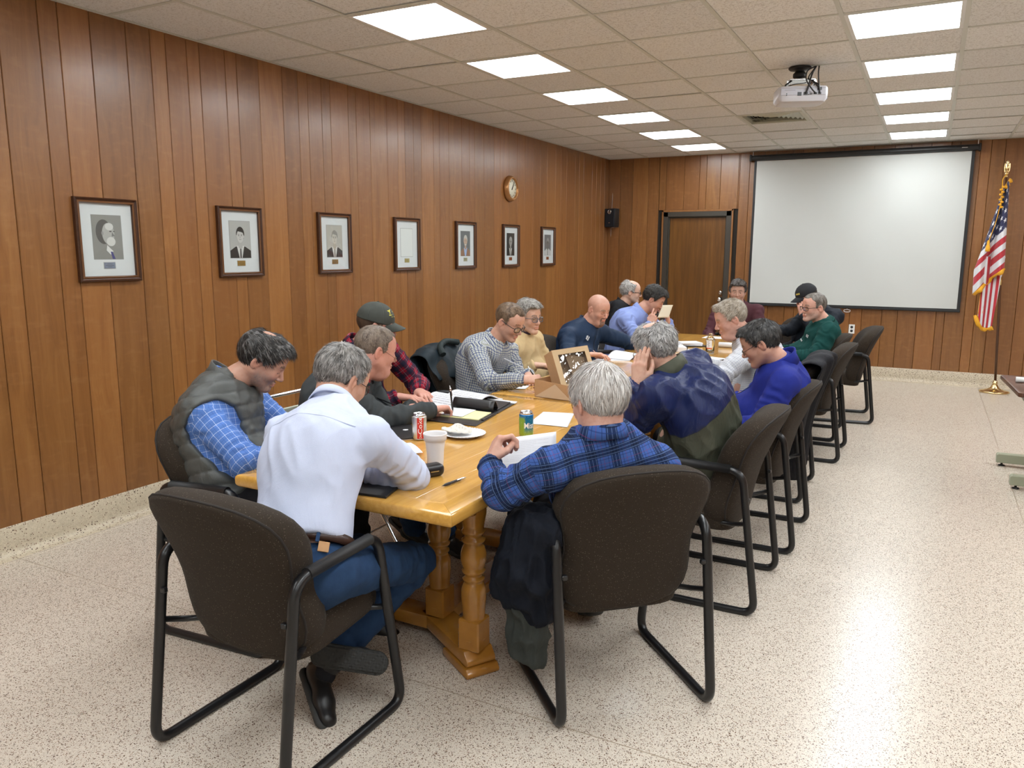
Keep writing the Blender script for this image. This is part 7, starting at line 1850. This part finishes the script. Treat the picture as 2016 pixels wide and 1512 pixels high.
slab('small_box', [(-1.70, 6.33), (-1.63, 6.36), (-1.66, 6.43), (-1.73, 6.40)], TZ, TZ + .045, M_PAPER, 'small white box beside the white binder', 'box')
def bottle():
    e = empty('glass_bottle', (-1.586, 6.575, TZ), 0, 'clear glass bottle with white label and red band on the far table', 'bottle'); t = NT('bottle_glass'); gm = t.fin(col=(.93, .95, .93), rough=.02, trans=1., ior=1.45)
    b = MB(); b.lathe([(0, .004), (.030, .004), (.034, .0), (.0365, .008), (.0365, .115), (.033, .130), (.020, .146), (.0175, .152), (.0175, .160), (.0195, .161), (.0195, .166), (.0175, .167), (.0150, .166), (.0150, .150), (.031, .128), (.034, .113), (.034, .010), (0, .008)], 36); b.build('glass_wall', gm, e)
    a = math.atan2(-6.575, 1.586); lb = MB(); P = [[(.0369 * math.cos(a - .9 + 1.3 * k / 14), .0369 * math.sin(a - .9 + 1.3 * k / 14), z) for k in range(15)] for z in (.048, .112)]; lb.grid(P); lb.build('paper_label', M_PAPER, e, fix=False)
    lb = MB(); P = [[(.0372 * math.cos(a - .9 + 1.3 * k / 14), .0372 * math.sin(a - .9 + 1.3 * k / 14), z) for k in range(15)] for z in (.042, .050)]; lb.grid(P); lb.build('red_band', simple('label_red', (.62, .06, .03), .5), e, fix=False)
    rng = random.Random(9); b = MB()
    for k in range(7): zz = .060 + k * .0068; uu = a - .55 + .16 * math.sin(k * 2.1); b.add([(.0374 * math.cos(q), .0374 * math.sin(q), z) for q, z in ((uu, zz), (uu + .35, zz + .001), (uu + .36, zz + .0045), (uu + .02, zz + .0035))], [(0, 1, 2, 3)])
    b.build('script_mark', M_BLACK, e, fix=False)
    b = MB(); b.lathe([(0, .166), (.016, .1665), (.016, .168), (0, .168)], 16); 
bottle()
nb = slab('notepad', [(-1.66, 6.14), (-1.44, 6.07), (-1.36, 6.26), (-1.58, 6.34)], TZ, TZ + .007, M_BLACK, 'notepad with white page before the white fine-grid shirt', 'notepad')
sheet_obj('page', [(-1.655, 6.145), (-1.44, 6.075), (-1.365, 6.255), (-1.58, 6.33)], z=TZ + .0072, parent=nb, lines=6)
sheet_obj('paper_sheet', [(-1.95, 7.72), (-1.66, 7.72), (-1.66, 7.92), (-1.95, 7.92)], label='white sheet lying before the maroon shirt', lines=8)
b = MB(); b.lathe([(0, 0), (.022, 0), (.024, .20), (.015, .21), (0, .21)], 16, M=Matrix.Translation((-1.62, 7.04, TZ + .024)) @ Matrix.Rotation(PI / 2, 4, 'Y')); o = b.build('paper_roll', M_PAPER); tag(o, 'rolled white paper lying behind the glass bottle', 'paper')
sheet_obj('paper_sheet', [(-1.60, 7.60), (-1.36, 7.58), (-1.34, 7.78), (-1.58, 7.80)], label='white sheet beside the black-capped person at the far corner')
# held things
pen((-2.140, 3.395, .765), (-2.165, 3.405, .905), 'black pen held upright by the grey pullover sleeve')
pen((-2.055, 4.27, .775), (-2.150, 4.28, .895), 'black pen held by the person in the small-checked shirt')
pen((-2.262, 7.13, 1.000), (-2.170, 7.16, 1.035), 'thin dark pen held across the face of the light blue shirt')
R_ = Q['tie']['H']
sheet_obj('cream_pad', [(-2.215, 7.10, .985), (-2.130, 7.17, .985), (-2.105, 7.21, 1.100), (-2.185, 7.15, 1.100)], M_CREAM, label='cream pad held before the face above the light blue shirt', cat='notepad', th=.004)
sheet_obj('printed_sheet', [(-1.392, 2.498, .898), (-1.187, 2.603, .931), (-1.142, 2.513, .765), (-1.332, 2.428, .757)], label='white printed sheet held up by the person in the blue plaid flannel', lines=22, seed=5, curl=.006)
# jacket slung over the left arm of the near right chair
def slung():
    e = empty('jacket', (-1.15, 2.35, 0), 0, 'dark navy jacket with olive lining slung over the left arm of the near right chair', 'jacket'); o_ = np.array([-1.15, 2.35, 0])
    def blob_(name, cones, mat, h=.008, amp=.020):
        P = np.array([q for c in cones for q in c[:2]]); F = Field(P.min(0) - .13, P.max(0) + .13, h)
        for a, b2, r1, r2 in cones: F.cone(a, b2, r1, r2, .05)
        p, f = F.mesh(); n = vnormals(p, f); v = vnoise(p * [1, 1, .35], (26, 26, 26), 4); v2 = vnoise(p * [1, 1, .5], (55, 55, 40), 9); p = p + n * (amp * (.45 - 1.6 * np.abs(v)) + amp * .3 * v2)[:, None]; me = np_mesh(name, p - o_, f); me.materials.append(mat); mobj(name, me, None, e)
    blob_('jacket_body', [((-1.08, 2.30, .66), (-1.22, 2.40, .66), .060, .055), ((-1.12, 2.32, .66), (-1.14, 2.30, .50), .075, .085), ((-1.18, 2.34, .62), (-1.20, 2.32, .44), .070, .085), ((-1.20, 2.32, .48), (-1.235, 2.32, .42), .085, .050), ((-1.12, 2.30, .50), (-1.11, 2.30, .36), .070, .05)], nylon('jacket_navy', (.006, .008, .014), .8))
    blob_('lining', [((-1.20, 2.33, .40), (-1.14, 2.32, .375), .040, .048), ((-1.15, 2.32, .38), (-1.085, 2.31, .46), .045, .028)], nylon('jacket_olive', (.085, .090, .078), .7), amp=.008)
    blob_('sleeve', [((-1.175, 2.33, .40), (-1.185, 2.33, .20), .062, .050), ((-1.13, 2.32, .38), (-1.125, 2.33, .18), .048, .042)], nylon('jacket_grey', (.040, .045, .041), .75))
slung()
print('people+things', round(time.time() - T0, 1))
